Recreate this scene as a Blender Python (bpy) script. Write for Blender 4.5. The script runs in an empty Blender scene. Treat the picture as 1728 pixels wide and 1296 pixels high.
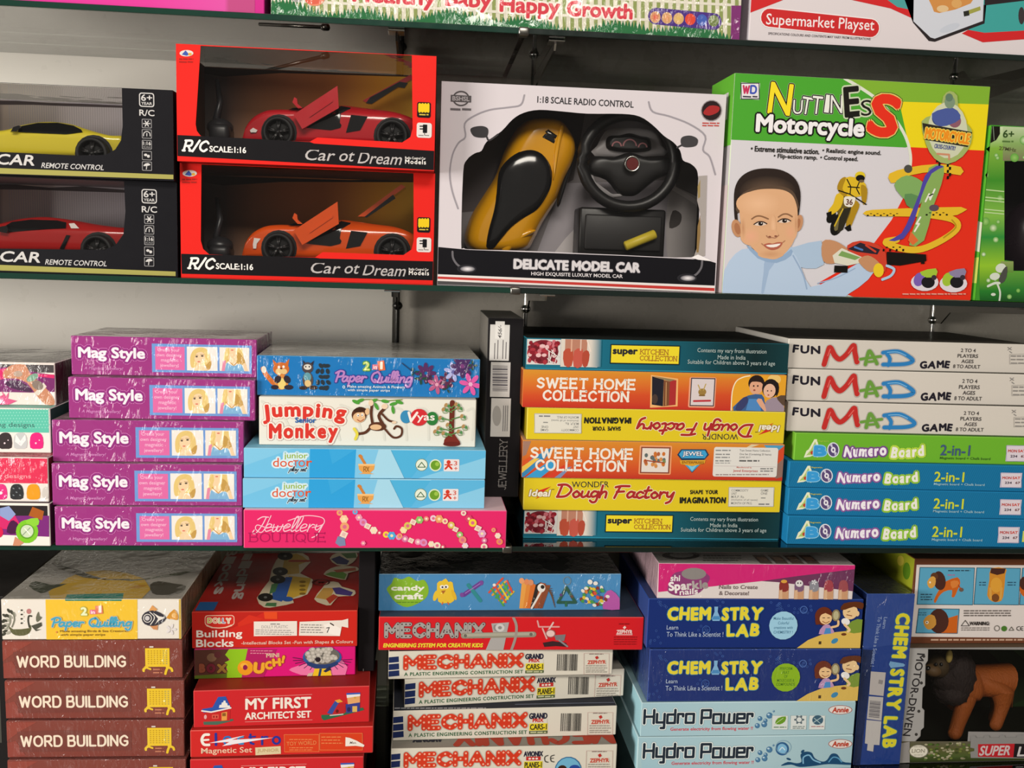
import bpy, bmesh, math, random
import numpy as np
from mathutils import Vector, Matrix
from mathutils.geometry import tessellate_polygon
R = math.radians
SC = bpy.context.scene
COL = SC.collection

# ---------------------------------------------------------------- camera
F_PX, PITCH, YAW, ROLL = 1622.97, R(7.379), R(5.410), R(1.840)
EYE = np.array([0.0, -1.45, 0.0])
_f = np.array([math.sin(YAW)*math.cos(PITCH), math.cos(YAW)*math.cos(PITCH), -math.sin(PITCH)])
_r = np.array([math.cos(YAW), -math.sin(YAW), 0.0]); _u = np.cross(_r, _f)
RIGHT = _r*math.cos(ROLL) + _u*math.sin(ROLL); UP = -_r*math.sin(ROLL) + _u*math.cos(ROLL); FWD = _f
cam = bpy.data.cameras.new('camera'); cam.sensor_width = 36; cam.lens = F_PX/1728*36; cam.clip_start = .05
camo = bpy.data.objects.new('camera', cam); COL.objects.link(camo)
m = Matrix.Identity(4)
for i in range(3):
    m[i][0], m[i][1], m[i][2], m[i][3] = RIGHT[i], UP[i], -FWD[i], EYE[i]
camo.matrix_world = m
SC.camera = camo

# ---------------------------------------------------------------- light
SC.view_settings.view_transform = 'Standard'; SC.view_settings.look = 'None'
SC.view_settings.gamma = 1.0; SC.view_settings.use_curve_mapping = False
SC.view_settings.exposure = -0.22
w = bpy.data.worlds.new('shop_interior'); SC.world = w; w.use_nodes = True
w.node_tree.nodes['Background'].inputs[0].default_value = (1.0, .93, .84, 1)
w.node_tree.nodes['Background'].inputs[1].default_value = 0.30
def area(name, loc, aim, sx, sy, power, color):
    l = bpy.data.lights.new(name, 'AREA'); l.shape = 'RECTANGLE'; l.size = sx; l.size_y = sy
    l.energy = power; l.color = color
    o = bpy.data.objects.new(name, l); COL.objects.link(o); o.location = loc
    o.rotation_euler = (Vector(aim)-Vector(loc)).to_track_quat('-Z', 'Y').to_euler()
area('daylight_from_shop_front', (-3.5, -2.2, .12), (-.3, .3, -.15), 1.4, 1.4, 220, (1, .95, .88))
area('ceiling_panel', (.1, -3.1, 1.9), (.05, 0, -.2), 2.0, .7, 108, (1, .94, .85))

# ---------------------------------------------------------------- pixel helpers
def ray(px, py):
    return FWD + RIGHT*(px-864)/F_PX - UP*(py-648)/F_PX
def at(px, py, Y):
    d = ray(px, py); t = (Y-EYE[1])/d[1]
    return Vector(EYE + d*t)
def proj(P):
    d = np.array(P)-EYE; k = d@FWD
    return (864+F_PX*(d@RIGHT)/k, 648-F_PX*(d@UP)/k)
def homog(src, dst):
    A = []; b = []
    for (x, y), (u, v) in zip(src, dst):
        A += [[x, y, 1, 0, 0, 0, -u*x, -u*y], [0, 0, 0, x, y, 1, -v*x, -v*y]]; b += [u, v]
    return np.append(np.linalg.solve(np.array(A, float), np.array(b, float)), 1).reshape(3, 3)

# ---------------------------------------------------------------- colours and materials
KA = .86
def lin(c, a=KA):
    if isinstance(c, str):
        c = c.lstrip('#'); c = [int(c[i:i+2], 16)/255 for i in (0, 2, 4)]
        c = [x/12.92 if x <= .04045 else ((x+.055)/1.055)**2.4 for x in c]
    return tuple(min(.86, x*a) for x in c[:3]) + (1.0,)
def mixc(a, b, t):
    return tuple(x+(y-x)*t for x, y in zip(lin(a, 1), lin(b, 1)))[:3]
def mat(name, color=None, rough=.4, metal=0, spec=.4, coat=0, crough=.1, bump=0, bscale=80, cbump=0, vary=.08, nscale=40):
    m = bpy.data.materials.get(name)
    if m: return m
    m = bpy.data.materials.new(name); m.use_nodes = True
    n = m.node_tree.nodes; k = m.node_tree.links; p = n['Principled BSDF']
    if color is None:
        a = n.new('ShaderNodeVertexColor'); a.layer_name = 'Col'; k.new(a.outputs['Color'], p.inputs['Base Color'])
    else:
        p.inputs['Base Color'].default_value = lin(color)
    p.inputs['Metallic'].default_value = metal; p.inputs['Specular IOR Level'].default_value = spec
    tc = n.new('ShaderNodeTexCoord'); ns = n.new('ShaderNodeTexNoise'); ns.inputs['Scale'].default_value = nscale; ns.inputs['Detail'].default_value = 3
    k.new(tc.outputs['Object'], ns.inputs['Vector'])
    mr = n.new('ShaderNodeMapRange'); mr.inputs[3].default_value = max(.02, rough-vary); mr.inputs[4].default_value = rough+vary
    k.new(ns.outputs['Fac'], mr.inputs[0]); k.new(mr.outputs[0], p.inputs['Roughness'])
    if coat:
        p.inputs['Coat Weight'].default_value = coat; p.inputs['Coat Roughness'].default_value = crough
    if bump or cbump:
        mp = n.new('ShaderNodeMapping'); mp.inputs['Rotation'].default_value = (.3, .5, .7); mp.inputs['Scale'].default_value = (1, 1, .35)
        n2 = n.new('ShaderNodeTexNoise'); n2.inputs['Scale'].default_value = bscale; n2.inputs['Detail'].default_value = 4; n2.inputs['Distortion'].default_value = 1.2
        k.new(tc.outputs['Object'], mp.inputs[0]); k.new(mp.outputs[0], n2.inputs['Vector'])
        b = n.new('ShaderNodeBump'); b.inputs['Strength'].default_value = bump or cbump; b.inputs['Distance'].default_value = .004 if not cbump else .009
        
        if cbump:   # the film crinkles in patches
            n3 = n.new('ShaderNodeTexNoise'); n3.inputs['Scale'].default_value = 13; k.new(tc.outputs['Object'], n3.inputs['Vector'])
            m3 = n.new('ShaderNodeMapRange'); m3.inputs[1].default_value = .36; m3.inputs[2].default_value = .62; k.new(n3.outputs['Fac'], m3.inputs[0])
            mu = n.new('ShaderNodeMath'); mu.operation = 'MULTIPLY'; k.new(n2.outputs['Fac'], mu.inputs[0]); k.new(m3.outputs[0], mu.inputs[1]); k.new(mu.outputs[0], b.inputs['Height'])
        else: k.new(n2.outputs['Fac'], b.inputs['Height'])
        k.new(b.outputs[0], p.inputs['Coat Normal' if cbump else 'Normal'])
    return m
CARD = mat('printed_card', None, .62, spec=.1)
GLOSS = mat('glossy_printed_card', None, .5, spec=.1, coat=.05, crough=.15)
WRAP = mat('shrink_wrapped_card', None, .5, spec=.1, coat=1.0, crough=.06, cbump=1.0, bscale=85)
def film_mat(name, tint, gl, rough=.04, bump=.0):
    m = bpy.data.materials.new(name); m.use_nodes = True; n = m.node_tree.nodes; k = m.node_tree.links
    n.clear(); o = n.new('ShaderNodeOutputMaterial'); t = n.new('ShaderNodeBsdfTransparent'); g = n.new('ShaderNodeBsdfGlossy'); x = n.new('ShaderNodeMixShader')
    t.inputs[0].default_value = tint+(1,)
    g.inputs[0].default_value = (.9, .9, .9, 1); g.inputs[1].default_value = rough
    fr = n.new('ShaderNodeFresnel'); fr.inputs[0].default_value = 1.45
    mu = n.new('ShaderNodeMath'); mu.operation = 'MULTIPLY'; mu.inputs[1].default_value = gl
    k.new(fr.outputs[0], mu.inputs[0]); k.new(mu.outputs[0], x.inputs[0])
    if bump:
        tc = n.new('ShaderNodeTexCoord'); ns = n.new('ShaderNodeTexNoise'); ns.inputs['Scale'].default_value = 14
        b = n.new('ShaderNodeBump'); b.inputs['Strength'].default_value = bump; b.inputs['Distance'].default_value = .01
        k.new(tc.outputs['Object'], ns.inputs['Vector']); k.new(ns.outputs['Fac'], b.inputs['Height']); k.new(b.outputs[0], g.inputs['Normal'])
    k.new(t.outputs[0], x.inputs[1]); k.new(g.outputs[0], x.inputs[2]); k.new(x.outputs[0], o.inputs[0])
    return m
FILM = film_mat('clear_window_film', (.97, .965, .955), .75, .05, .35)
GLASS = film_mat('shelf_glass', (.78, .86, .82), 1.6, .02)

# ---------------------------------------------------------------- object helpers
def tag(o, label=None, cat=None, group=None, kind=None):
    if label: o['label'] = label
    if cat: o['category'] = cat
    if group: o['group'] = group
    if kind: o['kind'] = kind
    return o
def empty(name, loc, rz=0, label=None, cat=None, group=None):
    o = bpy.data.objects.new(name, None); o.empty_display_size = .02; COL.objects.link(o)
    o.location = loc; o.rotation_euler = (0, 0, rz)
    return tag(o, label, cat, group)
def link(name, me, parent=None, label=None):
    o = bpy.data.objects.new(name, me); COL.objects.link(o)
    if parent: o.parent = parent
    if label: o['label'] = label
    return o
def pmesh(name, verts, faces, cols=None, material=CARD, parent=None, label=None, smooth=False):
    """cols: one colour, or one colour per face, or one per vertex."""
    me = bpy.data.meshes.new(name); me.from_pydata([tuple(v) for v in verts], [], [tuple(f) for f in faces])
    me.materials.append(material)
    if cols is not None:
        a = me.color_attributes.new('Col', 'FLOAT_COLOR', 'CORNER')
        if isinstance(cols, (str, tuple)): cols = [cols]*len(faces)
        out = []
        if len(cols) == len(faces) and len(cols) != len(verts):
            for p in me.polygons: out += list(lin(cols[p.index]))*p.loop_total
        else:
            lc = [lin(c) for c in cols]
            for p in me.polygons:
                for v in p.vertices: out += lc[v]
        a.data.foreach_set('color', out)
    if smooth: me.polygons.foreach_set('use_smooth', [True]*len(me.polygons))
    me.update()
    return link(name, me, parent, label)
def bmobj(name, bm, material, parent=None, smooth=True, label=None, weld=False):
    bmesh.ops.recalc_face_normals(bm, faces=bm.faces)
    me = bpy.data.meshes.new(name); bm.to_mesh(me); bm.free(); me.materials.append(material)
    if smooth: me.polygons.foreach_set('use_smooth', [True]*len(me.polygons))
    return link(name, me, parent, label)
def bbox(bm, lo, hi, bevel=0, seg=2):
    g = bmesh.ops.create_cube(bm, size=1); v = g['verts']
    for q in v:
        q.co = Vector([(lo[i]+hi[i])/2 + q.co[i]*(hi[i]-lo[i]) for i in range(3)])
    if bevel:
        e = list({e for q in v for e in q.link_edges})
        bmesh.ops.bevel(bm, geom=e, offset=bevel, segments=seg, affect='EDGES', profile=.5)
def tube(bm, pts, r, n=10, cap=True):
    rings = []
    for i, p in enumerate(pts):
        p = Vector(p); a = Vector(pts[max(0, i-1)]); b = Vector(pts[min(len(pts)-1, i+1)]); d = (b-a).normalized()
        s = d.cross(Vector((0, 0, 1)));
        if s.length < .05: s = d.cross(Vector((0, 1, 0)))
        s.normalize(); t = d.cross(s); rr = r[i] if isinstance(r, (list, tuple)) else r
        rings.append([bm.verts.new(p + (s*math.cos(k*2*math.pi/n) + t*math.sin(k*2*math.pi/n))*rr) for k in range(n)])
    for a, b in zip(rings, rings[1:]):
        for k in range(n): bm.faces.new((a[k], a[(k+1) % n], b[(k+1) % n], b[k]))
    if cap:
        bm.faces.new(rings[0][::-1]); bm.faces.new(rings[-1])
def lathe(bm, prof, M, n=28):
    """prof: (radius, height) pairs turned round local z, placed by matrix M."""
    rings = []
    for r, h in prof:
        rings.append([bm.verts.new(M @ Vector((r*math.cos(k*2*math.pi/n), r*math.sin(k*2*math.pi/n), h))) for k in range(n)])
    for a, b in zip(rings, rings[1:]):
        for k in range(n): bm.faces.new((a[k], a[(k+1) % n], b[(k+1) % n], b[k]))
def ball(bm, c, rx, ry=None, rz=None, seg=14, M=None):
    g = bmesh.ops.create_uvsphere(bm, u_segments=seg, v_segments=max(6, seg//2+2), radius=1)
    for v in g['verts']:
        q = Vector((v.co.x*rx, v.co.y*(ry or rx), v.co.z*(rz or rx)))
        v.co = Vector(c) + (M @ q if M else q)
def prism(bm, pts, off):
    """polygon pts (3-D, planar) pushed by vector off into a slab."""
    off = Vector(off); a = [bm.verts.new(Vector(p)) for p in pts]; b = [bm.verts.new(Vector(p)+off) for p in pts]
    tri = tessellate_polygon([[Vector(p) for p in pts]])
    for t in tri:
        bm.faces.new([a[i] for i in t]); bm.faces.new([b[i] for i in reversed(t)])
    for i in range(len(a)):
        j = (i+1) % len(a); bm.faces.new((a[i], a[j], b[j], b[i]))
def catmull(P, closed=False, n=6):
    P = [Vector((p[0], p[1])) for p in P]; out = []; N = len(P)
    if N < 3: return [tuple(p) for p in P]
    for i in range(N if closed else N-1):
        g = (lambda j: P[j % N]) if closed else (lambda j: P[min(max(j, 0), N-1)])
        a, b, c, d = g(i-1), g(i), g(i+1), g(i+2)
        for k in range(n):
            t = k/n
            q = .5*((2*b) + (c-a)*t + (2*a-5*b+4*c-d)*t*t + (3*b-a-3*c+d)*t**3)
            out.append((q.x, q.y))
    if not closed: out.append(tuple(P[-1]))
    return out
def dup(root, loc, rz, scale=(1, 1, 1), label=None, group=None):
    r = root.copy(); COL.objects.link(r); r.location = loc; r.rotation_euler = (0, 0, rz); r.scale = scale
    if label: r['label'] = label
    if group: r['group'] = group
    for ch in list(root.children):
        c = ch.copy(); COL.objects.link(c); c.parent = r
        for g in list(ch.children):
            d = g.copy(); COL.objects.link(d); d.parent = c
    return r

# ---------------------------------------------------------------- lettering
_GC = {}
def glyphs(s, bold=0, sp=1.0):
    k = (s, bold, sp)
    if k not in _GC:
        c = bpy.data.curves.new('t', 'FONT'); c.body = s; c.offset = bold; c.space_character = sp
        c.resolution_u = 3 if len(s) < 16 else 2; c.fill_mode = 'FRONT'
        o = bpy.data.objects.new('t', c); me = bpy.data.meshes.new_from_object(o)
        v = np.array([(p.co.x, p.co.y) for p in me.vertices]); f = [tuple(p.vertices) for p in me.polygons]
        bpy.data.objects.remove(o); bpy.data.curves.remove(c); bpy.data.meshes.remove(me)
        lo = v.min(0); hi = v.max(0)
        _GC[k] = ((v-(lo+hi)/2)/(hi-lo), f, float((hi[0]-lo[0])/(hi[1]-lo[1])), lo, hi)
    return _GC[k]
# single-stroke capitals: strokes parted by |, ~ marks a curve; y from 0 (foot) to 1 (head)
UC = {'A': '0,0 .4,1 .8,0|.16,.36 .64,.36', 'B': '0,0 0,1|~0,1 .5,1 .58,.76 .45,.54 0,.53|~0,.53 .5,.53 .66,.28 .5,0 0,0', 'C': '~.72,.8 .45,1 .1,.8 0,.5 .1,.2 .45,0 .72,.2',
 'D': '0,0 0,1|~0,1 .45,1 .7,.75 .7,.25 .45,0 0,0', 'E': '0,0 0,1|0,1 .58,1|0,.52 .48,.52|0,0 .6,0', 'F': '0,0 0,1|0,1 .58,1|0,.52 .45,.52',
 'G': '~.72,.8 .45,1 .1,.8 0,.5 .1,.2 .45,0 .72,.18 .72,.45|.72,.45 .45,.45', 'H': '0,0 0,1|.66,0 .66,1|0,.52 .66,.52', 'I': '0,0 0,1', 'J': '~.4,1 .4,.25 .25,0 0,.15',
 'K': '0,0 0,1|.62,1 0,.45|.2,.6 .66,0', 'L': '0,1 0,0|0,0 .55,0', 'M': '0,0 0,1|0,1 .42,.35 .84,1|.84,1 .84,0', 'N': '0,0 0,1|0,1 .66,0|.66,0 .66,1',
 'O': '~.4,1 .1,.85 0,.5 .1,.15 .4,0 .7,.15 .8,.5 .7,.85 .4,1', 'P': '0,0 0,1|~0,1 .5,1 .62,.75 .5,.48 0,.47', 'Q': '~.4,1 .1,.85 0,.5 .1,.15 .4,0 .7,.15 .8,.5 .7,.85 .4,1|.5,.25 .8,-.1',
 'R': '0,0 0,1|~0,1 .5,1 .62,.75 .5,.5 0,.48|.3,.48 .66,0', 'S': '~.58,.84 .35,1 .06,.82 .2,.57 .45,.47 .6,.25 .35,0 .02,.16', 'T': '.35,0 .35,1|0,1 .7,1',
 'U': '0,1 0,.3|~0,.3 .1,.05 .33,0 .56,.05 .66,.3|.66,.3 .66,1', 'V': '0,1 .38,0 .76,1', 'W': '0,1 .25,0 .5,.9 .75,0 1,1', 'X': '0,0 .7,1|0,1 .7,0', 'Y': '0,1 .36,.5 .72,1|.36,.5 .36,0', 'Z': '0,1 .62,1 0,0 .65,0',
 '-': '0,.45 .4,.45', '/': '0,-.05 .4,1.05', '1': '.1,.75 .3,1 .3,0', '2': '~0,.75 .3,1 .55,.75 .35,.4 0,0|0,0 .6,0', '!': '.1,1 .1,.35|.1,.02 .1,.06'}
# square techno lower/upper case
SQ = {'H': '0,0 0,1|.75,0 .75,1|0,.5 .75,.5', 'y': '0,.7 0,.05 .6,.05|.6,.7 .6,-.38 .35,-.38', 'd': '.6,1 .6,0|.6,.65 0,.65 0,0 .6,0', 'r': '0,0 0,.68|0,.68 .4,.68 .4,.5', 'o': '0,0 0,.68 .62,.68 .62,0 0,0',
 'P': '0,0 0,1|0,1 .72,1 .72,.42 0,.42', 'w': '0,.68 0,0 .84,0 .84,.68|.42,0 .42,.68', 'e': '.6,0 0,0 0,.68 .6,.68 .6,.34 0,.34'}
# handwriting: y 0 foot, .5 x-height, 1 head; last number = advance
HW = {'P': ('~.1,0 .22,.9|~0,.8 .3,1 .6,.9 .55,.55 .2,.45', .55), 'Q': ('~.5,.95 .15,.8 .05,.35 .3,0 .6,.2 .65,.7 .4,.98|~.3,.25 .5,.05 .8,-.05', .8), 'D': ('~.2,.92 .05,.05|~0,.98 .45,1 .75,.6 .5,.1 .02,.02', .85),
 'F': ('~.25,.9 .12,.4 .02,-.02|~.0,.85 .3,.95 .75,.95|.1,.48 .5,.52', .68), 'J': ('~.08,.8 .3,.98 .64,.96|~.52,.97 .44,.4 .26,-.1 .06,-.1 .1,.1', .64), 'a': ('~.4,.42 .2,.5 .03,.25 .12,.02 .32,.15 .42,.45|~.42,.45 .38,.1 .55,.06', .52),
 'p': ('~.1,.48 .02,-.4|~.08,.35 .3,.52 .42,.3 .28,.04 .06,.12', .5), 'e': ('~.03,.22 .3,.3 .34,.46 .15,.5 .03,.25 .15,.02 .42,.12', .45), 'r': ('~.05,.5 .05,0|~.06,.25 .2,.48 .36,.44', .4), 'u': ('~.05,.48 .03,.12 .15,.02 .34,.2 .4,.48|~.4,.48 .36,.1 .5,.05', .52),
 'i': ('~.05,.45 .03,.08 .16,.05|.08,.68 .09,.7', .22), 'l': ('~.03,.1 .2,.6 .22,.98 .08,.95 .04,.3 .1,.02 .24,.1', .25), 'n': ('~.04,.48 .02,0|~.03,.22 .22,.5 .34,.4 .32,.08 .46,.06', .5), 'g': ('~.4,.42 .18,.5 .03,.25 .14,.05 .36,.2 .42,.48|~.42,.48 .36,-.25 .18,-.4 .02,-.25', .5),
 'o': ('~.2,.5 .03,.25 .18,.0 .4,.22 .22,.5', .47), 'h': ('~.1,.98 .02,0|~.03,.2 .22,.48 .36,.4 .34,0', .47), 'c': ('~.38,.4 .2,.5 .03,.25 .18,0 .4,.12', .43), 't': ('~.2,.9 .08,.2 .14,.02 .3,.08|.0,.58 .38,.64', .38), 'y': ('~.05,.48 .05,.2 .2,.12 .38,.45|~.4,.48 .28,-.2 .05,-.4', .46),
 'w': ('~.02,.48 .05,.05 .2,.05 .26,.4|~.26,.4 .3,.05 .46,.08 .52,.48', .6), 's': ('~.3,.45 .12,.48 .1,.32 .28,.2 .2,.02 .02,.06', .36), 'm': ('~.04,.48 .02,0|~.03,.22 .2,.5 .28,.4 .27,0|~.28,.25 .44,.5 .54,.4 .52,.06 .62,.06', .68), ' ': ('', .35)}
def strokes(s, font, gap=.22):
    out = []; x = 0
    for ch in s:
        if font is HW:
            spec, adv = HW.get(ch, ('', .3))
        else:
            spec = font.get(ch, ''); adv = None
        mx = 0
        for st in (spec.split('|') if spec else []):
            cv = st.startswith('~'); P = [tuple(map(float, q.split(','))) for q in st.lstrip('~').split()]
            mx = max(mx, max(p[0] for p in P))
            if cv: P = catmull(P, n=5)
            out.append(([(p[0]+x, p[1]) for p in P], cv))
        x += adv if adv is not None else (mx+gap if spec else .42)
    return out

# ---------------------------------------------------------------- boxes and printing
TAB = {
'A2':(-0.8276,0.0189,-0.0421,0.72,0.4642,0.1388),
'A1':(-0.8047,0.0122,0.0967,-0.48,0.4415,0.1281),
'B2':(-0.3582,0.0232,-0.0421,1.10,0.3722,0.1667),
'B1':(-0.3557,-0.0009,0.1246,-0.92,0.3676,0.1630),
'C':(0.0207,0.0343,-0.0421,-0.41,0.4350,0.3024),
'D':(0.4629,0.0195,-0.0421,0.75,0.4112,0.3332),
'F4':(-1.0028,-0.0025,-0.4448,-0.66,0.4585,0.0655),
'F3':(-0.9847,0.0020,-0.3793,-0.43,0.4378,0.0676),
'F2':(-1.0024,0.0249,-0.3117,0.57,0.4492,0.0684),
'F1':(-1.1344,0.0392,-0.2432,1.53,0.5809,0.0660),
'G5':(-0.5386,-0.0048,-0.4448,0.27,0.2727,0.0603),
'G4':(-0.5430,0.0006,-0.3845,0.78,0.2754,0.0641),
'G3':(-0.5445,0.0106,-0.3204,1.68,0.2773,0.0636),
'G2':(-0.5243,0.0242,-0.2568,0.36,0.2727,0.0626),
'G1':(-0.5273,0.0482,-0.1942,1.10,0.2739,0.0596),
'H5':(-0.2623,-0.0139,-0.4448,0.75,0.3972,0.0601),
'H4':(-0.2650,-0.0042,-0.3847,1.01,0.3654,0.0455),
'H3':(-0.2644,0.0012,-0.3392,0.83,0.3653,0.0458),
'H2':(-0.2455,0.0236,-0.2934,0.66,0.3309,0.0753),
'H1':(-0.2501,0.0334,-0.2181,2.12,0.3409,0.0618),
'J6':(0.1675,0.0468,-0.4448,-0.64,0.4236,0.0476),
'J5':(0.1653,0.0413,-0.3972,-0.51,0.4226,0.0538),
'J4':(0.1609,0.0388,-0.3434,-0.67,0.4259,0.0608),
'J3':(0.1668,0.0418,-0.2825,-0.54,0.4197,0.0522),
'J2':(0.1581,0.0404,-0.2304,-0.13,0.4262,0.0601),
'J1':(0.1617,0.0422,-0.1703,0.92,0.4276,0.0496),
'K7':(0.5955,0.0197,-0.4448,-1.93,0.4200,0.0471),
'K6':(0.5960,0.0269,-0.3977,-2.62,0.4200,0.0452),
'K5':(0.5948,0.0289,-0.3525,-2.30,0.4200,0.0432),
'K4':(0.6043,0.0362,-0.3093,-2.12,0.4200,0.0458),
'K3':(0.5935,0.0480,-0.2634,-2.25,0.4200,0.0497),
'K2':(0.5920,0.0536,-0.2138,-1.27,0.4200,0.0525),
'K1':(0.5906,0.0576,-0.1613,-0.03,0.4200,0.0488),
'L5':(-0.6087,-0.0288,-0.8294,-1.30,0.2629,0.0595),
'L4':(-0.6108,-0.0226,-0.7699,-0.84,0.2609,0.0591),
'L3':(-0.6136,-0.0168,-0.7107,-1.03,0.2634,0.0607),
'L2':(-0.6174,-0.0109,-0.6500,-0.36,0.2630,0.0604),
'L1':(-0.6179,-0.0087,-0.5896,-0.03,0.2616,0.0637),
'M5':(-0.3405,-0.0317,-0.8294,0.23,0.2623,0.0572),
'M4':(-0.3411,-0.0266,-0.7721,1.17,0.2767,0.0442),
'M3':(-0.3374,-0.0192,-0.7279,2.53,0.2663,0.0601),
'M2':(-0.3455,0.0226,-0.6678,2.40,0.2491,0.0486),
'M1':(-0.3490,0.0251,-0.6192,1.20,0.2550,0.0600),
'N6':(-0.0370,0.0051,-0.8294,0.40,0.3666,0.0500),
'N5':(-0.0354,0.0296,-0.7794,1.48,0.3688,0.0514),
'N4':(-0.0176,0.0400,-0.7280,5.31,0.3702,0.0484),
'N3':(-0.0444,0.0401,-0.6796,1.97,0.3699,0.0475),
'N2':(-0.0609,0.0447,-0.6321,-0.63,0.4322,0.0566),
'N1':(-0.0628,0.0691,-0.5755,0.41,0.3998,0.0630),
'O5':(0.3648,0.0130,-0.8294,-0.40,0.3661,0.0592),
'O4':(0.3684,0.0136,-0.7701,-0.20,0.3629,0.0590),
'O3':(0.3776,0.0164,-0.7111,-0.58,0.3561,0.0901),
'O2':(0.3725,0.0214,-0.6210,-0.76,0.3603,0.0841),
'O1':(0.3860,0.0211,-0.5369,-1.21,0.3262,0.0593),
'P':(0.7385,0.0182,-0.8294,0.00,0.0827,0.3014),
'Q2':(0.8222,0.0239,-0.8294,0.00,0.4200,0.2048),
'Q1':(0.8293,0.0429,-0.6246,-0.57,0.4200,0.1488),
'T1':(-1.0400,0.0200,0.3355,0.0,0.8040,0.2400),
'T2':(-0.2270,0.0200,0.3355,0.0,0.6940,0.2400),
'T3':(0.4810,0.0200,0.3355,0.0,0.6200,0.2400),
'E':(0.8790,0.0200,-0.0416,0.0,0.3000,0.2740),
'I':(0.1030,0.0750,-0.3845,0.0,0.0570,0.2920),
'U':(-0.9400,0.0400,-0.8294,0.0,0.3050,0.2900),
'S':(-0.0935,0.0450,-0.6675,0.0,0.0260,0.2050),
}
class Box:
    def __init__(s, key, name, label, cat, depth, quad=None, group=None):
        s.key = key; X, Y, Z, yaw, W, H = TAB[key]; s.W, s.H, s.D = W, H-.0004, depth; s.yaw = R(yaw); s.Y = Y
        d = Vector((math.cos(s.yaw), math.sin(s.yaw), 0)); s.loc = Vector((X, Y, Z+.0002)) + d*W/2
        s.root = empty(name, s.loc, s.yaw, label, cat, group)
        s.M = Matrix.Translation(s.loc) @ Matrix.Rotation(s.yaw, 4, 'Z')
        q = [s.pix((-W/2, 0, H)), s.pix((W/2, 0, H)), s.pix((W/2, 0, 0)), s.pix((-W/2, 0, 0))]
        s.quad = [a if a is not None else b for a, b in zip(quad or [None]*4, q)]
    def pix(s, p): return proj(s.M @ Vector(p))
    def local(s, px, py, dy):
        """point of the ray through a photo pixel on the box's own plane dy behind its front, in box coordinates"""
        d = Vector(ray(px, py)); e = Vector(EYE); Mi = s.M.inverted(); a = Mi @ e; b = Mi.to_3x3() @ d
        t = (dy-a.y)/b.y
        return a + b*t
    def carton(s, front, top, side, back=None, m=CARD, edge=None, bev=.0011, name='carton', left=None, bottom=None):
        bm = bmesh.new(); bbox(bm, (-s.W/2, 0, 0), (s.W/2, s.D, s.H), bev, 1)
        bmesh.ops.recalc_face_normals(bm, faces=bm.faces)
        me = bpy.data.meshes.new(name); bm.to_mesh(me); bm.free(); me.materials.append(m)
        a = me.color_attributes.new('Col', 'FLOAT_COLOR', 'CORNER'); out = []
        for p in me.polygons:
            n = p.normal
            if max(abs(n.x), abs(n.y), abs(n.z)) < .95: c = edge or front
            elif n.y < -.9: c = front
            elif n.z > .9: c = top
            elif n.z < -.9: c = bottom or top
            elif n.y > .9: c = back or side
            else: c = left if (left and n.x < 0) else side
            out += list(lin(c))*p.loop_total
        a.data.foreach_set('color', out)
        return link(name, me, s.root)
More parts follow.
